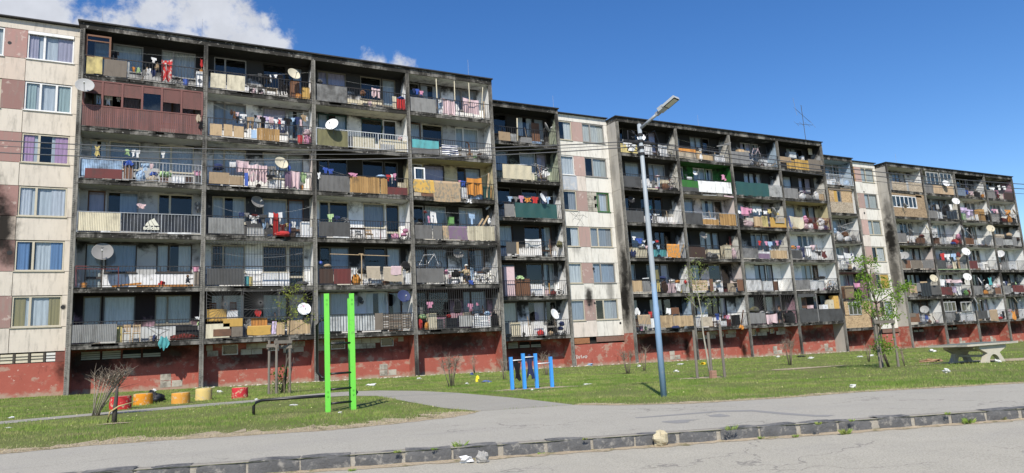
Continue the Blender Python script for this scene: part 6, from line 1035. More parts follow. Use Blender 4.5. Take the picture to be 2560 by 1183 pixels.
# ------------------------------------------------------------------ exercise frames
def green_frame():
    a = PG(820, 1031); c = PG(884, 1025); gcol = (.145, .58, .06); blk = (.012, .012, .013)
    root = tag(empty('climbing_frame', (a[0], a[1], G(a[0]))), 'tall bright green exercise frame with black ladder rungs on the grass', 'exercise frame')
    d = Vector((c[0]-a[0], c[1]-a[1], 0)); d.z = 0; ux = Vector((.985, -.17, 0)).normalized(); uy = Vector((-ux.y, ux.x, 0)); w = .115
    base = Vector((a[0], a[1], G(a[0])))
    def post(o, h, t=.115, dd=.085):
        m = MB(); q = [o-ux*t/2-uy*dd/2, o+ux*t/2-uy*dd/2, o+ux*t/2+uy*dd/2, o-ux*t/2+uy*dd/2]; m.add(q+[p+Vector((0, 0, h)) for p in q], [(0, 3, 2, 1), (4, 5, 6, 7), (0, 1, 5, 4), (1, 2, 6, 5), (2, 3, 7, 6), (3, 0, 4, 7)]); m.build('post', 'gloss_paint', root, gcol)
        m = MB()
        for z in (h-.14, h-.24, .35, .45): m.tube([o-uy*(dd/2+.012)+Vector((0, 0, z)), o-uy*(dd/2-.002)+Vector((0, 0, z))], .022, 8)
        m.build('bolt_cap', 'gloss_paint', root, tuple(x*.8 for x in gcol))
    o2 = Vector((c[0], c[1], G(c[0]))); o3 = o2+uy*.95+ux*.03
    post(base, 2.64); post(o2, 2.66); post(o3, 2.62)
    for py in (858, 933, 972, 1007):
        z = P((820+884)/2, py, a[1])[2]; m = MB(); m.tube([Vector((base.x, base.y, z))+d*.08, Vector((o2.x, o2.y, z))-d*.08], .026, 10); m.build('rung', 'gloss_paint', root, blk, smooth=True)
    for k in range(5):
        z = G(c[0])+.5+.42*k; m = MB(); m.tube([Vector((o2.x, o2.y, z))+uy*.05, Vector((o3.x, o3.y, z))-uy*.05], .019, 10); m.build('rung', 'gloss_paint', root, blk, smooth=True)
    e = PG(634, 1038); z1 = P(812, 990, a[1])[2]; z0 = P(660, 1000, e[1])[2]; pts = [(e[0], e[1], G(e[0])-.05), (e[0], e[1], z0-.12), (e[0]+.05, e[1]-.02, z0-.04), (e[0]+.16, e[1]-.08, z0), tuple(Vector((base.x, base.y, z1))-ux*.06)]
    m = MB(); m.tube(pts, .032, 10); m.build('low_bar', 'gloss_paint', root, blk, smooth=True)
    zt, zb = P(800, 800, a[1])[2], P(800, 945, a[1])[2]; x_ = P(793, 880, a[1]+.1)[0]; bb = Vector((base.x, base.y+.05, 0))
    m = MB(); m.tube([bb+Vector((-.05, 0, zt)), bb+Vector((-.12, .02, zt)), Vector((x_, a[1]+.12, zt-.12)), Vector((x_, a[1]+.12, zb+.12)), bb+Vector((-.1, .05, zb)), bb+Vector((-.04, 0, zb))], .03, 10); m.build('side_loop', 'gloss_paint', root, blk, smooth=True)
    m = MB(); z = G(c[0])+.32; q = o2+uy*.4+ux*.03; m.add([(q.x-.02, q.y, z+.25), (q.x+.12, q.y, z+.05), (q.x, q.y, z-.14), (q.x-.02, q.y+.04, z+.25), (q.x+.12, q.y+.04, z+.05), (q.x, q.y+.04, z-.14)], [(0, 2, 1), (3, 4, 5), (0, 1, 4, 3), (1, 2, 5, 4), (2, 0, 3, 5)]); m.build('foot_plate', 'gloss_paint', root, blk)
green_frame()
def blue_bars():
    col = (.055, .30, .76); B_ = [PG(1281, 973), PG(1312, 974), PG(1343, 972), PG(1381, 971)]; tops = [893, 884, 884, 892]; txs = [1274, 1304, 1336, 1376]
    y = np.mean([b[1] for b in B_]); root = tag(empty('exercise_bars', (B_[1][0], y, G(B_[1][0]))), 'four blue exercise posts joined by short white bars on bare patch', 'exercise bars'); xs = []; hs = []
    for (bx_, py, tx, b) in zip((1281, 1312, 1343, 1381), tops, txs, B_):
        x = P(bx_, 972, y)[0]; z = P(tx, py, y)[2]; xs.append(x); hs.append(z); m = MB(); m.box(x-.048, x+.048, y-.04, y+.04, G(x)-.1, z); m.build('post', 'gloss_paint', root, col)
    for i, dz in ((0, -.11), (1, -.10), (2, -.19)):
        z = min(hs[i], hs[i+1])+dz+(.0 if i != 1 else 0); m = MB(); m.tube([(xs[i]+.045, y, z), (xs[i+1]-.045, y, z)], .018, 8); m.build('bar', 'gloss_paint', root, (.68, .68, .66), smooth=True)
    x = xs[1]; m = cloth_mb('sk', xs[1]+.08, xs[2]-.05, hs[1]-.75, hs[1]-.08, y+.02, 5); tag(m.build('laundry', 'cloth', None, (*C['nv'], 0), smooth=True), 'navy cloth hung over white bar of the blue exercise posts', 'laundry')
    x = xs[0]; m = cloth_mb('sk', xs[0]+.08, xs[1]-.1, hs[0]-.72, hs[0]-.15, y+.02, 6); tag(m.build('laundry', 'cloth', None, (*C['bk'], 0), smooth=True), 'black cloth hung between first two blue exercise posts', 'laundry')
blue_bars()
# ------------------------------------------------------------------ painted stump seats
for px, py, wpx, top, c, lab in ((300, 1024, 42, 997, (.50, .03, .035), 'red painted round seat behind the snapped sapling'), (357, 1013, 38, 989, (.62, .24, .02), 'orange painted round seat beside the black bin bag'), (452, 1009, 38, 986, (.60, .28, .05), 'scuffed orange round seat, third of the row'), (510, 1001, 35, 975, (.62, .46, .17), 'pale yellow painted round seat'), (601, 996, 35, 972, (.50, .03, .04), 'red painted round seat nearest the staked tree')):
    p = PG(px, py); d = np.linalg.norm(p-CAM); r = wpx/2*d/FPX; h = (py-top)*d/FPX; z = G(p[0]); root = tag(empty('round_seat', (p[0], p[1], z)), lab, 'seat', 'painted round seats on the lawn')
    rr = random.Random(px); m = MB(); m.lathe([(r, -.08), (r*1.01, h*.3), (r*.99, h*.75), (r*.985, h-.015), (r*.96, h)], (p[0], p[1]+r*.6, z), 28); m.build('side', 'stump_paint', root, c, smooth=True)
    m = MB(); m.lathe([(r*.962, h-.001), (r*.6, h+.006), (0, h+.004)], (p[0], p[1]+r*.6, z), 28); m.build('top', 'stump_paint', root, (.55, .40, .20) if px != 300 else (.5, .2, .16))
p = PG(385, 1008); m = MB(); m.blob((p[0], p[1]+.3, G(p[0])+.12), (.3, .25, .2), 8, .3, 18, 11); tag(m.build('bin_bag', 'plastic', None, (.012, .012, .014), smooth=True), 'black plastic bin bag slumped beside an orange round seat', 'bin bag')
# ------------------------------------------------------------------ concrete table-tennis table
def table():
    p = PG(2440, 907); z = G(p[0]); x, y = p[0], p[1]; root = tag(empty('tennis_table', (x, y, z)), 'concrete table tennis table with arched legs on the far lawn', 'table')
    tl = P(2325, 868, y+.4); trr = P(2520, 860, y+.4); ax = Vector((trr[0]-tl[0], -.35, 0)).normalized(); ay = Vector((-ax.y, ax.x, 0)); c = Vector((x, y, 0)); h = .76; Lh = 1.55; Wd = .78
    m = MB(); q = [c+ax*a+ay*b for a, b in ((-Lh, -Wd), (Lh, -Wd), (Lh, Wd), (-Lh, Wd))]; m.add([(v.x, v.y, z+h-.075) for v in q]+[(v.x, v.y, z+h) for v in q], [(0, 3, 2, 1), (4, 5, 6, 7), (0, 1, 5, 4), (1, 2, 6, 5), (2, 3, 7, 6), (3, 0, 4, 7)]); m.build('table_top', 'cast_concrete', root, None)
    m = MB(); m.add([(v.x, v.y, z+h+.004) for v in [c+ax*a+ay*b for a, b in ((-Lh+.03, -Wd+.03), (Lh-.03, -Wd+.03), (Lh-.03, Wd-.03), (-Lh+.03, Wd-.03))]], [(0, 1, 2, 3)]); m.build('playing_surface', 'plain', root, (.15, .17, .145))
    # each leg: a slab standing across the table, waisted, with a round arch cut out at its foot
    for s_ in (-.62, .62):
        prof = [(-.78, .69), (-.78, .56), (-.40, .40), (-.36, .36), (-.62, 0), (-.30, 0)]
        arch = [(-.30*math.cos(t), .32*math.sin(t)) for t in np.linspace(0, math.pi, 11)]
        outer = [(-.62, 0), (-.36, .36), (-.40, .40), (-.78, .56), (-.78, .685), (.78, .685), (.78, .56), (.40, .40), (.36, .36), (.62, 0)]; poly = outer+[(.30, 0)]+[(q[0], q[1]) for q in arch[::-1]][1:]
        m = MB(); n = len(poly); o = c+ax*s_
        # leg faces the camera side: its width lies along the table
        vs = []
        for dy in (-.09, .09):
            for a_, h_ in poly: v = o+ay*(dy+ (0))*1.0+ax*0; v = c+ay*(s_*.9+dy)+ax*(a_*1.05+(.15 if s_ < 0 else -.05)); vs.append((v.x, v.y, z+h_))
        m.add(vs, [tuple(range(n)), tuple(range(2*n-1, n-1, -1))]+[(i, n+i, n+(i+1) % n, (i+1) % n) for i in range(n)]); m.build('leg', 'cast_concrete', root)
    for hh in (.28, .5): m = MB(); a = c+ay*(-.47)-ax*.2; b = c+ay*.47-ax*.2; m.bar((a.x, a.y, z+hh), (b.x, b.y, z+hh), .07, .09); m.build('tie_bar', 'cast_concrete', root)
table()
# ------------------------------------------------------------------ trees and shrubs
def leaves_mb(pts, size, seed, spread=.1):
    r = random.Random(seed); m = MB()
    for p in pts:
        p = Vector(p)+Vector((r.gauss(0, spread), r.gauss(0, spread), r.gauss(0, spread)*.8)); a = Vector((r.gauss(0, 1), r.gauss(0, 1), r.gauss(0, .6)+.2)).normalized(); b = a.orthogonal().normalized(); q = r.uniform(0, 6.3); e1 = (b*math.cos(q)+a.cross(b)*math.sin(q))*size*r.uniform(.6, 1.2); e2 = a.cross(e1)*.55
        m.add([p-e1, p+e2*.9, p+e1, p-e2*.9], [(0, 1, 2), (0, 2, 3)])
    return m
def branchy(base, H_, lean, seed, n1=9, r0=.035, spread=.9, start=.3, up=.75):
    r = random.Random(seed); m = MB(); base = Vector(base); top = base+Vector((lean[0], lean[1], H_)); trunk = [base.lerp(top, t)+Vector((r.gauss(0, .02), r.gauss(0, .02), 0))*(t > 0) for t in (0, .2, .4, .6, .8, 1)]; m.tube(trunk, [r0, r0*.9, r0*.75, r0*.55, r0*.35, r0*.12], 7)
    ends = []
    for i in range(n1):
        t = start+(1-start)*(i+.5)/n1; p = base.lerp(top, t); a = i*2.4+r.uniform(-.4, .4); L_ = spread*(1.05-t*.75)*r.uniform(.7, 1.2); d = Vector((math.cos(a), math.sin(a), up)); q = p+d*L_*.5+Vector((0, 0, .05)); e = p+d*L_+Vector((0, 0, .12*L_)); m.tube([p, q, e], [r0*.35*(1.1-t*.6), r0*.22, r0*.08], 5); ends += [p.lerp(q, .7), q, q.lerp(e, .5), e]
        for k in range(2):
            w = q.lerp(e, r.random()); e2 = w+Vector((r.gauss(0, .3), r.gauss(0, .3), r.uniform(.1, .4)))*L_*.7; m.tube([w, e2], [r0*.13, r0*.05], 4); ends += [w.lerp(e2, .5), e2]
    return m, ends, trunk
def stakes(label, pos, pts, H_, rails):
    root = tag(empty('tree_stakes', (pos[0], pos[1], G(pos[0]))), label, 'tree support', 'timber stakes round the young trees'); cols = []
    for i, (x, y) in enumerate(pts): m = MB(); z = G(x); h = H_[i] if isinstance(H_, (list, tuple)) else H_; m.tube([(x, y, z-.15), (x+.02, y, z+h)], .048, 9); m.build('stake', 'weathered_wood', root)
    for a, b, h in rails: m = MB(); pa, pb = pts[a], pts[b]; m.bar((pa[0]-.08, pa[1]-.06, G(pa[0])+h), (pb[0]+.08, pb[1]-.06, G(pb[0])+h), .12, .03); m.build('crosspiece', 'weathered_wood', root)
def tree(label, base, Hh, lean, seed, leafcol, nleaf, size, bark, n1=9, spread=.9, r0=.035, start=.3, up=.75, clump=.1, group='young trees on the lawn'):
    root = tag(empty('young_tree', base), label, 'tree', group); m, ends, trunk = branchy(base, Hh, lean, seed, n1, r0, spread, start, up); m.build('trunk', 'bark', root, bark, smooth=True); r = random.Random(seed+1)
    leaves_mb([r.choice(ends) for _ in range(nleaf)], size, seed+2, clump).build('crown', 'leaf', root, leafcol); return root
sp = PG(700, 985); sx, sy_ = sp[0], sp[1]
stakes('weathered timber stakes and rails round the near young tree', (sx, sy_), [(P(672, 900, sy_+.2)[0], sy_+.2), (P(690, 900, sy_-.2)[0], sy_-.25), (P(724, 900, sy_-.1)[0], sy_-.1)], [P(680, 850, sy_)[2]-G(sx), P(685, 848, sy_)[2]-G(sx), P(724, 842, sy_)[2]-G(sx)], [(0, 1, 1.78), (1, 2, 1.9), (0, 2, 1.72)])
tree('young tree with few yellow green leaves between timber stakes, near block', (sx+.15, sy_+.05, G(sx)), P(712, 722, sy_)[2]-G(sx), (.35, .1), 11, (.34, .38, .06), 620, .036, (.10, .09, .075), 9, 1.15, .04, .55, .45, .12)
def snag():
    # brushwood and split trunk inside the stakes
    m = MB(); r = random.Random(9); z = G(sx)
    for i in range(26): x = sx+r.uniform(-.35, .75); y = sy_+r.uniform(-.3, .3); m.tube([(x, y, z), (x+r.uniform(-.1, .15), y, z+r.uniform(.3, .9))], [.006, .003], 4)
    root = tag(empty('brushwood', (sx, sy_, z)), 'dry grass stalks and weeds at the foot of the staked near tree', 'weeds'); m.build('stalks', 'bark', root, (.40, .33, .22)); leaves_mb([(sx+r.uniform(-.25, .3), sy_+r.uniform(-.2, .2), z+r.uniform(.1, 1.0)) for _ in range(170)], .06, 4, .06).build('leaves', 'leaf', root, (.10, .20, .03))
    m = MB(); m.tube([(sx+.05, sy_, z), (sx+.25, sy_-.05, z+1.2), (sx+.62, sy_-.1, z+1.95)], [.04, .035, .012], 6); m.tube([(sx+.3, sy_+.05, z+.2), (sx+.5, sy_, z+1.3)], [.03, .01], 6); m.build('split_trunk', 'bark', root, (.14, .12, .10), smooth=True)
snag()
bp = PG(1776, 946); tree('slender pale trunked tree leaning left with sparse leaves, middle block', (bp[0], bp[1], G(bp[0])), P(1735, 668, bp[1])[2]-G(bp[0]), (P(1740, 670, bp[1])[0]-bp[0], .1), 21, (.30, .36, .10), 420, .036, (.50, .47, .38), 8, .95, .035, .5, 1.1, .13)
stakes('three timber stakes round the slender pale tree, middle block', bp, [(P(1752, 900, bp[1])[0], bp[1]+.25), (P(1786, 900, bp[1])[0], bp[1]+.2), (P(1797, 900, bp[1])[0], bp[1]-.2)], [P(1746, 825, bp[1])[2]-G(bp[0]), P(1780, 830, bp[1])[2]-G(bp[0]), P(1790, 812, bp[1])[2]-G(bp[0])], [])
m = MB(); zb = G(bp[0])
for i in range(3): m.box(bp[0]-.12+.005*i, bp[0]+.1, bp[1]-.22, bp[1]-.1, zb+.005+i*.09, zb+.085+i*.09)
tag(m.build('brick_stack', 'plain', None, (.36, .2, .14)), 'three old bricks stacked at the foot of the slender pale tree', 'bricks')
lt = PG(2222, 918); lx, ly_ = lt[0], lt[1]
def leafy():
    root = tag(empty('young_tree', (lx, ly_, G(lx))), 'leafy bright green young tree between thick stakes, before the far block', 'tree', 'young trees on the lawn'); z = G(lx); r = random.Random(31); m = MB(); ends = []
    tops = [(2150, 650), (2180, 655), (2165, 700), (2210, 705), (2258, 720), (2240, 745), (2200, 730), (2270, 715), (2150, 735), (2190, 780), (2225, 770), (2160, 690), (2215, 800), (2170, 760), (2145, 760), (2235, 790), (2205, 855), (2220, 870), (2192, 870)]
    hub = Vector((lx, ly_, z)); pts = [hub, Vector(P(2208, 880, ly_)), Vector(P(2200, 820, ly_)), Vector(P(2190, 760, ly_)), Vector(P(2175, 700, ly_)), Vector(P(2160, 650, ly_))]; m.tube(pts, [.05, .045, .04, .03, .02, .008], 7)
    for i, (px, py) in enumerate(tops):
        e = Vector(P(px, py, ly_+r.uniform(-.7, .7))); s_ = min(pts, key=lambda q: (q-e).length+(0 if q.z < e.z-.15 else 3)); mid = s_.lerp(e, .5)+Vector((0, 0, .06)); m.tube([s_, mid, e], [.018, .012, .004], 5); ends += [(mid.lerp(e, .4), .6), (e, 1.), (e, 1.)]
    m.build('trunk', 'bark', root, (.17, .14, .11), smooth=True); m = MB()
    for e, wgt in ends:
        cl = [e+Vector((r.gauss(0, .14), r.gauss(0, .14), r.gauss(0, .10))) for _ in range(int(58*wgt))]; q = leaves_mb(cl, .05, r.random(), .04); m.add(q.v, q.f)
    m.build('crown', 'leaf', root, (.215, .36, .04))
leafy()
stakes('two thick leaning timber stakes with crosspiece round the leafy tree', lt, [(P(2196, 900, ly_-.3)[0], ly_-.35), (P(2244, 900, ly_-.2)[0], ly_-.2), (P(2204, 900, ly_+.3)[0], ly_+.3)], [P(2186, 800, ly_)[2]-G(lx)]*3, [(0, 1, 1.72)])
def pruned(label, px, py, top, wpx, seed, lean=0., dens=1., stemcol=(.30, .25, .19)):
    b = PG(px, py); x, y = b[0], b[1]; z = G(x); d = np.linalg.norm(b-CAM); h = (py-top)*d/FPX; w = wpx*d/FPX/2; r = random.Random(seed); root = tag(empty('pruned_shrub', (x, y, z)), label, 'shrub', 'bare pruned shrubs on the lawn'); m = MB(); tw = MB()
    n = int(9*dens)
    for i in range(n):
        a = r.uniform(0, 6.3); s0 = r.uniform(0, .09); e = Vector((x+lean*h+math.cos(a)*w*r.uniform(.3, .95), y+math.sin(a)*w*.6, z+h*r.uniform(.62, .82))); s = Vector((x+s0*math.cos(a), y+s0*math.sin(a), z-.03)); mid = s.lerp(e, .5)+Vector((r.gauss(0, .03), 0, .03)); m.tube([s, mid, e], [.014, .012, .008], 5)
        for k in range(int(14*dens)):
            p0 = mid.lerp(e, r.uniform(.35, 1)); p1 = p0+Vector((r.gauss(lean*.1, .12), r.gauss(0, .1), r.uniform(.02, .22)))*max(.5, h); tw.tube([p0, p0.lerp(p1, .5)+Vector((r.gauss(0, .02), 0, 0)), p1], [.006, .005, .0025], 3, False)
    m.build('stems', 'bark', root, stemcol, smooth=True); tw.build('twigs', 'bark', root, (.27, .22, .17))
pruned('tall bare shrub leaning right in front of the red basement wall, near block', 238, 1040, 928, 74, 1, .22, 1.5, (.44, .38, .30))
pruned('clipped bare shrub with flat top before the fourth bay, near block', 1128, 968, 880, 52, 2, 0, 1.3)
pruned('small bare shrub beside the flat topped clipped one, near block', 1186, 935, 882, 34, 3, 0, .7)
pruned('bare shrub behind the blue exercise posts on their right', 1366, 938, 878, 40, 4, 0, .9)
pruned('bare shrub beside the left blue exercise post', 1262, 950, 885, 28, 5, 0, .7)
pruned('dense clipped bare shrub left of the street lamp', 1570, 935, 866, 36, 6, 0, 1.2)
pruned('thin bare shrub right behind the street lamp', 1612, 928, 862, 30, 7, 0, .7)
pruned('clipped bare shrub before the third bay of the middle block', 1975, 913, 846, 34, 8, 0, 1.3)
pruned('thin bare shrub at the foot of the middle block, right of the leafy tree', 2172, 905, 855, 30, 9, 0, .6)
pruned('low bare shoots in the grass behind the leafy tree', 2262, 915, 868, 26, 10, 0, .5)
def sapling():
    b = PG(285, 1058); x, y = b[0], b[1]; z = G(x); root = tag(empty('snapped_sapling', (x, y, z)), 'snapped dark sapling stump with peeled pale bark strip', 'sapling'); k = np.linalg.norm(b-CAM)/FPX; m = MB(); m.tube([(x, y, z-.05), (x+.01, y, z+30*k), (x+.03, y, z+60*k), (x+.04, y, z+76*k)], [.055, .045, .035, .02], 8); m.build('stem', 'bark', root, (.11, .10, .085), smooth=True)
    m = MB(); m.tube([(x-.12, y-.05, z+.02), (x-.08, y-.07, z+24*k), (x+.08, y-.06, z+34*k), (x+.42, y-.03, z+42*k)], [.015, .02, .018, .006], 5); m.build('peeled_strip', 'bark', root, (.58, .45, .22), smooth=True)
sapling()
# ------------------------------------------------------------------ stones, litter, weeds
def rock(label, px, py, w, h, col, seed, rough=.35):
    b = PG(px, py, -.15); m = MB(); d = np.linalg.norm(b-CAM); m.blob((b[0], b[1]+.05, G(b[0])-.15+h*d/FPX*.45), (w*d/FPX/2, w*d/FPX*.35, h*d/FPX*.58), seed, rough, 9, 7); tag(m.build('stone', 'rock', None, col), label, 'stone')
rock('yellowish broken stone lying against the dark kerb', 1659, 1117, 42, 32, (.64, .56, .38), 3, .22); rock('grey broken concrete lump against the kerb, beside white paper', 1211, 1158, 34, 26, (.42, .41, .39), 8, .16)
def scrap(px, py, w, h, col, label, group, seed, dz=0., mat='plain', cat='litter', name='waste_scrap'):
    b = PG(px, py, dz); d = np.linalg.norm(b-CAM); W_ = w*d/FPX*.8; H_ = max(.025, h*d/FPX*.7); r = random.Random(seed); m = MB(); ph = r.uniform(0, 6)
    m.blob((b[0], b[1], G(b[0])+dz+H_*.35), (W_*.5, W_*.4, H_*.55), seed, .5, 9, 7); tag(m.build(name, mat, None, col), label, cat, group)
scrap(1166, 1158, 36, 26, (.7, .7, .7), 'torn white paper leaning beside the grey concrete lump at the kerb', None, 1, -.15)
LG = 'litter scattered on the lawn'; WL = 'small white scrap of litter lying on the grass'
for i, (px, py, w, h) in enumerate([(28, 1046, 12, 5), (20, 1071, 12, 4), (383, 981, 12, 9), (548, 981, 16, 6), (640, 1000, 8, 5), (928, 965, 30, 8), (1167, 961, 12, 6), (1322, 938, 10, 6), (1466, 963, 26, 4), (1690, 930, 14, 6), (850, 1034, 12, 6), (1860, 893, 14, 6), (2027, 897, 14, 6), (2132, 969, 16, 10), (2367, 932, 18, 12), (2495, 907, 16, 10), (2330, 880, 16, 8), (1945, 894, 12, 5), (2150, 893, 16, 4), (2178, 891, 14, 4), (1597, 917, 14, 6), (1700, 912, 20, 5), (1048, 948, 14, 6), (1330, 976, 10, 4), (732, 1014, 22, 4)]): scrap(px, py, w, h, (.60, .60, .57), WL, LG, i+10)
for i, (px, py, w, h, c, lab) in enumerate([(1216, 957, 26, 8, (.10, .14, .3), 'blue and grey rag lying on grass left of blue posts'), (1193, 955, 10, 20, (.75, .62, .03), 'crumpled yellow bag standing in the grass'), (1475, 915, 18, 8, (.25, .38, .55), 'pale blue plastic scrap at the foot of the middle block'), (2325, 905, 60, 10, (.30, .18, .1), 'flattened brown cardboard beside the concrete table'), (2003, 893, 26, 6, (.03, .03, .035), 'black plastic sheet near foot of middle block'), (1180, 938, 10, 10, (.04, .07, .2), 'small dark blue bottle crate scrap in the grass'), (1758, 912, 16, 8, (.7, .5, .03), 'small yellow scrap by the slender pale tree')]): scrap(px, py, w, h, c, lab, None, 80+i)
# rubble strewn along the walls' feet: nobody could count it
def rubble():
    r = random.Random(12); m = MB()
    for k, u in UNIT.items():
        x0 = u['bay'].get(0, (5.5, 0))[0]; x1 = u['bay'][4][1]
        for i in range(150):
            x = r.uniform(x0, x1); y = u['Y']-abs(r.gauss(0, .35))+.1; s_ = r.uniform(.03, .09); m.blob((x, y, G(x)+s_*.3), (s_, s_, s_*.6), i, .3, 6, 4)
    o = tag(m.build('rubble', 'cast_concrete', None), 'pale rubble and plaster crumbs along the foot of the walls', 'rubble', kind='stuff')
rubble()
def tuft(label, px, py, h, n, seed, dz=0., col=None, group='weed tufts along the kerb'):
    b = PG(px, py, dz); r = random.Random(seed); m = MB(); d = np.linalg.norm(b-CAM); hh = h*d/FPX*.65; n = int(n*.6)
    for i in range(n):
        a = r.uniform(0, 6.3); q = r.uniform(0, hh*.9); x = b[0]+math.cos(a)*q*1.2; y = b[1]+math.sin(a)*q*.4; t = Vector((math.cos(a)*.5, math.sin(a)*.3, 1)).normalized()*hh*r.uniform(.5, 1.1); w = Vector((.0035, .002, 0)); p = Vector((x, y, G(x)+dz)); m.add([p-w, p+w, p+t*.6+Vector((0, 0, 0))+w*.7, p+t+Vector((math.cos(a), math.sin(a), -.3))*hh*.25], [(0, 1, 2), (0, 2, 3)])
    tag(m.build('weed_tuft', 'grass_blade', None), label, 'weeds', group)
TW = ['left of the torn paper', 'above the torn paper', 'tall and thin above the concrete lump', 'long and low on the kerb, left of the yellow stone', 'at the kerb foot left of the yellow stone', 'spindly, first right of the yellow stone', 'at the third joint right of the yellow stone', 'thick, below the damp streak end', 'growing over the kerb top below the damp streak', 'thick at the kerb foot, middle right', 'low on kerb foot beyond the thick tuft', 'near the right edge beside white scrap', 'at the kerb foot far right', 'at the kerb foot, lower left', 'thin at the kerb foot beneath the street lamp', 'over the kerb top far right']
for i, (px, py, h, n, dz) in enumerate([(995, 1132, 12, 90, 0), (1087, 1125, 10, 60, 0), (1152, 1117, 26, 40, 0), (1462, 1100, 9, 110, 0), (1517, 1120, 16, 70, -.15), (1828, 1076, 22, 45, 0), (1905, 1098, 12, 70, -.15), (2047, 1062, 12, 100, 0), (2130, 1054, 10, 80, 0), (2115, 1086, 22, 120, -.15), (1990, 1094, 12, 90, -.15), (2423, 1060, 22, 90, -.15), (2510, 1052, 14, 70, -.15), (880, 1178, 12, 60, -.15), (1352, 1138, 12, 60, -.15), (2370, 1037, 10, 110, 0)]): tuft('green weed tuft '+TW[i], px, py, h, n, 300+i, dz)
scrap(2443, 1052, 12, 10, (.7, .7, .7), 'white scrap caught at the kerb among weeds, far right', None, 99, -.15)
# ------------------------------------------------------------------ graffiti and wall scrawls (flat paint on the near faces)
def strokes(name, lines, y, w, col, parent):
    m = MB()
    for ln in lines:
        pts = [Vector(P(px, py, y)) for px, py in ln]
        for a, b in zip(pts[:-1], pts[1:]):
            t = (b-a).normalized(); n = Vector((-t.z, 0, t.x))*w/2; m.add([a-n-t*w*.3, b-n+t*w*.3, b+n+t*w*.3, a+n-t*w*.3], [(0, 1, 2, 3)])
    m.build(name, 'plain', parent, col)
q = lambda x, y: (1380+x/7.39, 780+y/7.39)
strokes('scrawl', [[q(400, 810), q(430, 800)], [q(450, 800), q(455, 860)], [q(445, 815), q(480, 812), q(492, 835), q(470, 855)], [q(505, 860), q(508, 820), q(520, 818)], [q(540, 800), q(545, 850), q(560, 848)], [q(575, 825), q(570, 845), q(590, 848), q(595, 825), q(578, 822)], [q(625, 855), q(605, 820), q(620, 808), q(627, 822), q(640, 806), q(650, 825), q(625, 855)]], UNIT[2]['Y']+1.2+.016, .05, (.62, .58, .54), UNIT[2]['root'])
q = lambda x, y: (1200+x/2.958, 240+y/2.958)
strokes('scrawl', [[q(690, 860), q(735, 915)], [q(740, 850), q(685, 920)], [q(665, 860), q(705, 890), q(760, 880), q(795, 900)], [q(715, 960), q(765, 880)], [q(700, 905), q(745, 920), q(770, 960)]], UNIT[2]['Y']+1.2-.004, .02, (.05, .05, .05), UNIT[2]['root'])
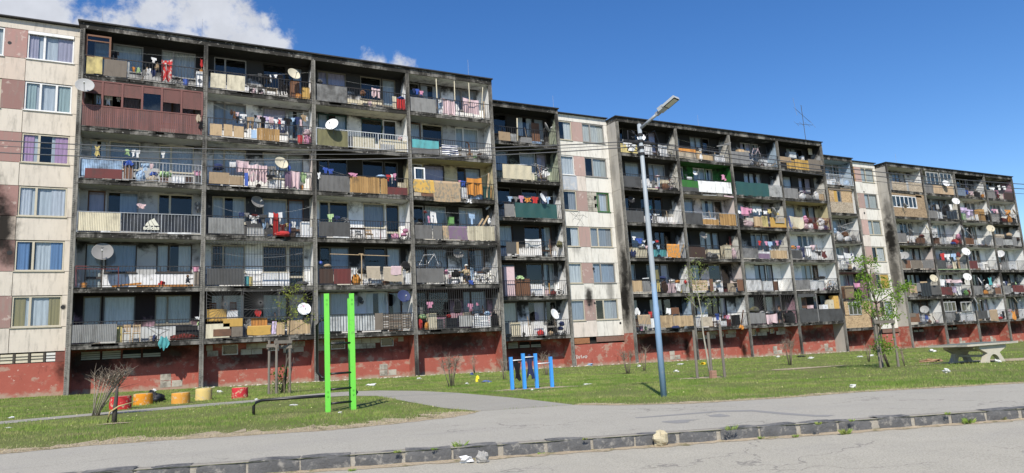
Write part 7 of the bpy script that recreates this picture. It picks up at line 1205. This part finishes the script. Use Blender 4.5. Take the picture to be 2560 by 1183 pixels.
# ------------------------------------------------------------------ grass
def grass():
    r = np.random.default_rng(3); xs = []; ys = []
    LAWN = LAWN_EDGE + LAWN_EDGE_R[:1] + []
    lawn_poly = LAWN_EDGE + [LAWN_EDGE_R[0]] + LAWN_EDGE_R[1:] + [(140, -60), (140, 6), (96, 3.0), (71, 3.0), (60, 2.0), (35, 1.9), (24.2, 1.2), (23.9, -.1), (0, -.1), (-.2, 1.1), (-50, 1.1)]
    path_poly = PATH_UP + PATH_LO[::-1]
    def jag(line, amp, seed):
        rj = random.Random(seed); out = []
        for (ax, ay), (bx, by) in zip(line[:-1], line[1:]):
            L_ = math.hypot(bx-ax, by-ay); n_ = max(1, min(60, int(L_/.14))); nx, ny = (by-ay)/L_, -(bx-ax)/L_
            for k in range(n_): t = k/n_; o = amp*(rj.random()**2*1.3-.35+.35*math.sin((ax+(bx-ax)*t)*3.7)); out.append((ax+(bx-ax)*t+nx*o, ay+(by-ay)*t+ny*o))
        return out+[line[-1]]
    lawn_poly = jag(LAWN_EDGE, .16, 1) + jag(LAWN_EDGE_R, .22, 2) + [(140, -60), (140, 6), (96, 3.0), (71, 3.0), (60, 2.0), (35, 1.9), (24.2, 1.2), (23.9, -.1), (0, -.1), (-.2, 1.1), (-50, 1.1)]
    def sample(n, x0, x1, y0, y1):
        x = r.uniform(x0, x1, n); y = r.uniform(y0, y1, n); d = np.hypot(x-CAM[0], y-CAM[1]); k = r.random(n) < np.clip((17/d)**1.5, 0, 1); k &= in_poly_np(x, y, lawn_poly) & ~in_poly_np(x, y, path_poly); xs.append(x[k]); ys.append(y[k])
    sample(520000, -6, 22, -31, 0); sample(480000, 10, 50, -38, 1); sample(200000, 45, 100, -30, 3)
    x = np.concatenate(xs); y = np.concatenate(ys)
    # thin towards the pavement edges and on worn patches
    def dist(line):
        best = np.full(len(x), 1e9)
        for (ax, ay), (bx, by) in zip(line[:-1], line[1:]):
            L2 = (bx-ax)**2+(by-ay)**2; t = np.clip(((x-ax)*(bx-ax)+(y-ay)*(by-ay))/L2, 0, 1); best = np.minimum(best, np.hypot(x-ax-t*(bx-ax), y-ay-t*(by-ay)))
        return best
    wob = .5+.5*np.sin(x*2.1)*np.sin(x*.83+y*1.3)
    keep = r.random(len(x)) < np.clip((dist(LAWN_EDGE)-.05-.5*wob)/.75, .04, 1); keep &= r.random(len(x)) < np.clip((dist(LAWN_EDGE_R)+.02-.2*wob)/.35, .3, 1)
    for cx_, cy_, rx, ry in ((14.45, -20.75, 1.4, .5), (34.5, -23.6, 3., 1.0), (28.2, -19.5, 3.4, .75), (20.8, -21.4, .8, .45)): keep &= (((x-cx_)/rx)**2+((y-cy_)/ry)**2 > 1) | (r.random(len(x)) < .12)
    patchy = np.sin(x*.9+1.3*np.sin(y*.7))*np.sin(y*1.1+np.sin(x*.6)*1.7); keep &= r.random(len(x)) < np.clip(.75+.7*patchy, .2, 1)
    x, y, patchy = x[keep], y[keep], patchy[keep]; n = len(x); d = np.hypot(x-CAM[0], y-CAM[1]); h = r.uniform(.02, .06, n)*(1+.4*patchy)*(1+np.clip((d-20)/60, 0, .5)); tall = r.random(n) < .012; h[tall] *= 1.9
    a = r.uniform(0, 6.283, n); lean = r.uniform(.15, .75, n); w = r.uniform(.0035, .0065, n)*(1+np.clip((d-14)/22, 0, 2.2)); z = -2.36-.018*x
    V = np.empty((n, 3, 3)); px, py = np.cos(a), np.sin(a); b = r.uniform(0, 6.283, n)
    V[:, 0] = np.stack([x-px*w, y-py*w, z-.01], 1); V[:, 1] = np.stack([x+px*w, y+py*w, z-.01], 1); V[:, 2] = np.stack([x+np.cos(b)*lean*h, y+np.sin(b)*lean*h, z+h], 1)
    me = bpy.data.meshes.new('grass'); me.vertices.add(3*n); me.vertices.foreach_set('co', V.reshape(-1)); me.loops.add(3*n); me.loops.foreach_set('vertex_index', np.arange(3*n, dtype=np.int32)); me.polygons.add(n); me.polygons.foreach_set('loop_start', np.arange(0, 3*n, 3, dtype=np.int32)); me.update(calc_edges=True); me.materials.append(MAT['grass_blade'])
    o = bpy.data.objects.new('grass', me); COL.objects.link(o); o['kind'] = 'stuff'; o['label'] = 'short green lawn grass with dry patches'; o['category'] = 'grass'; print('grass', n)
grass()
def straw():
    # dry stalks and clods over the bare verge, and dandelion heads in the lawn
    r = np.random.default_rng(5); V = []; F = []
    for line, w, n in ((LAWN_EDGE[2:], 1.15, 9000), (LAWN_EDGE_R[:-1], .5, 9000)):
        seg = np.array(line); L_ = np.hypot(*np.diff(seg, axis=0).T); cs = np.concatenate([[0], np.cumsum(L_)])
        for t in r.uniform(0, cs[-1], n):
            i = min(len(L_)-1, np.searchsorted(cs, t)-1); i = max(i, 0); f = (t-cs[i])/L_[i]; p = seg[i]+(seg[i+1]-seg[i])*f; d = (seg[i+1]-seg[i])/L_[i]; s = abs(r.normal(0, .45))*w-.06; x, y = p[0]-d[1]*s, p[1]+d[0]*s; a = r.uniform(0, 6.28); l = r.uniform(.02, .08); z = G(x)+.011; b = len(V); up = r.uniform(.004, .035)
            V += [(x, y, z), (x+.006*math.cos(a+1.6), y+.006*math.sin(a+1.6), z), (x+l*math.cos(a), y+l*math.sin(a), z+up)]; F.append((b, b+1, b+2))
    me = bpy.data.meshes.new('dry_grass'); me.from_pydata(V, [], F); me.materials.append(MAT['straw']); o = bpy.data.objects.new('dry_grass', me); COL.objects.link(o); o['kind'] = 'stuff'; o['label'] = 'dry straw and stalks along the bare verges'; o['category'] = 'grass'
    m = MB(); rr = random.Random(2); path_poly = PATH_UP + PATH_LO[::-1]; k = 0
    while k < 420:
        x = rr.uniform(0, 45); y = rr.uniform(-29, -3)
        if inside((x, y), path_poly) or y < -27+.0*x and x < 11 or y < -28.0-(x-12)*.33 or (9.3 < x < 12.3 and y < -15): continue
        s = rr.uniform(.012, .022); z = G(x)+rr.uniform(.04, .08); m.add([(x-s, y, z), (x, y-s, z+.004), (x+s, y, z), (x, y+s, z+.004), (x, y, z+s)], [(0, 1, 4), (1, 2, 4), (2, 3, 4), (3, 0, 4)]); k += 1
    o = m.build('dandelions', 'plain', None, (.62, .58, .28)); o['kind'] = 'stuff'; o['label'] = 'pale dandelion and daisy heads dotted over the lawn'; o['category'] = 'flowers'
straw()
def flue_holes():
    for u, px, py, r_ in ((1, 24, 107, .09), (1, 157, 768, .10), (1, 24, 632, .12), (2, 1484, 672, .11), (2, 1473, 762, .10), (2, 1487, 758, .09), (2, 1551, 808, .1), (3, 2160, 480, .1), (3, 2161, 533, .12)):
        y = UNIT[u]['Y']+1.2; p = P(px, py, y); m = MB(); rr = random.Random(px); m.lathe([(r_, .004), (r_*.7, .0045), (0, .005)], (p[0], y-.0, p[2]), 9, (0, -1, 0)); m.build('flue_hole', 'rubber', UNIT[u]['root'])
flue_holes()
# ------------------------------------------------------------------ labels: where two things still read alike, say which one along the balcony
def finish_labels():
    groups = {}
    for o in THINGS:
        if o.get('kind') != 'stuff': groups.setdefault(' '.join(o['label'].split()), []).append(o)
    for lab, os_ in groups.items():
        for o in os_: o['label'] = lab
        if len(os_) > 1 and len(os_) < len(ORD):
            os_.sort(key=lambda o: WLOC.get(o.name, o.location).x)
            for i, o in enumerate(os_): o['label'] = f"{ORD[i+1]} {lab}, counting from left"
finish_labels()
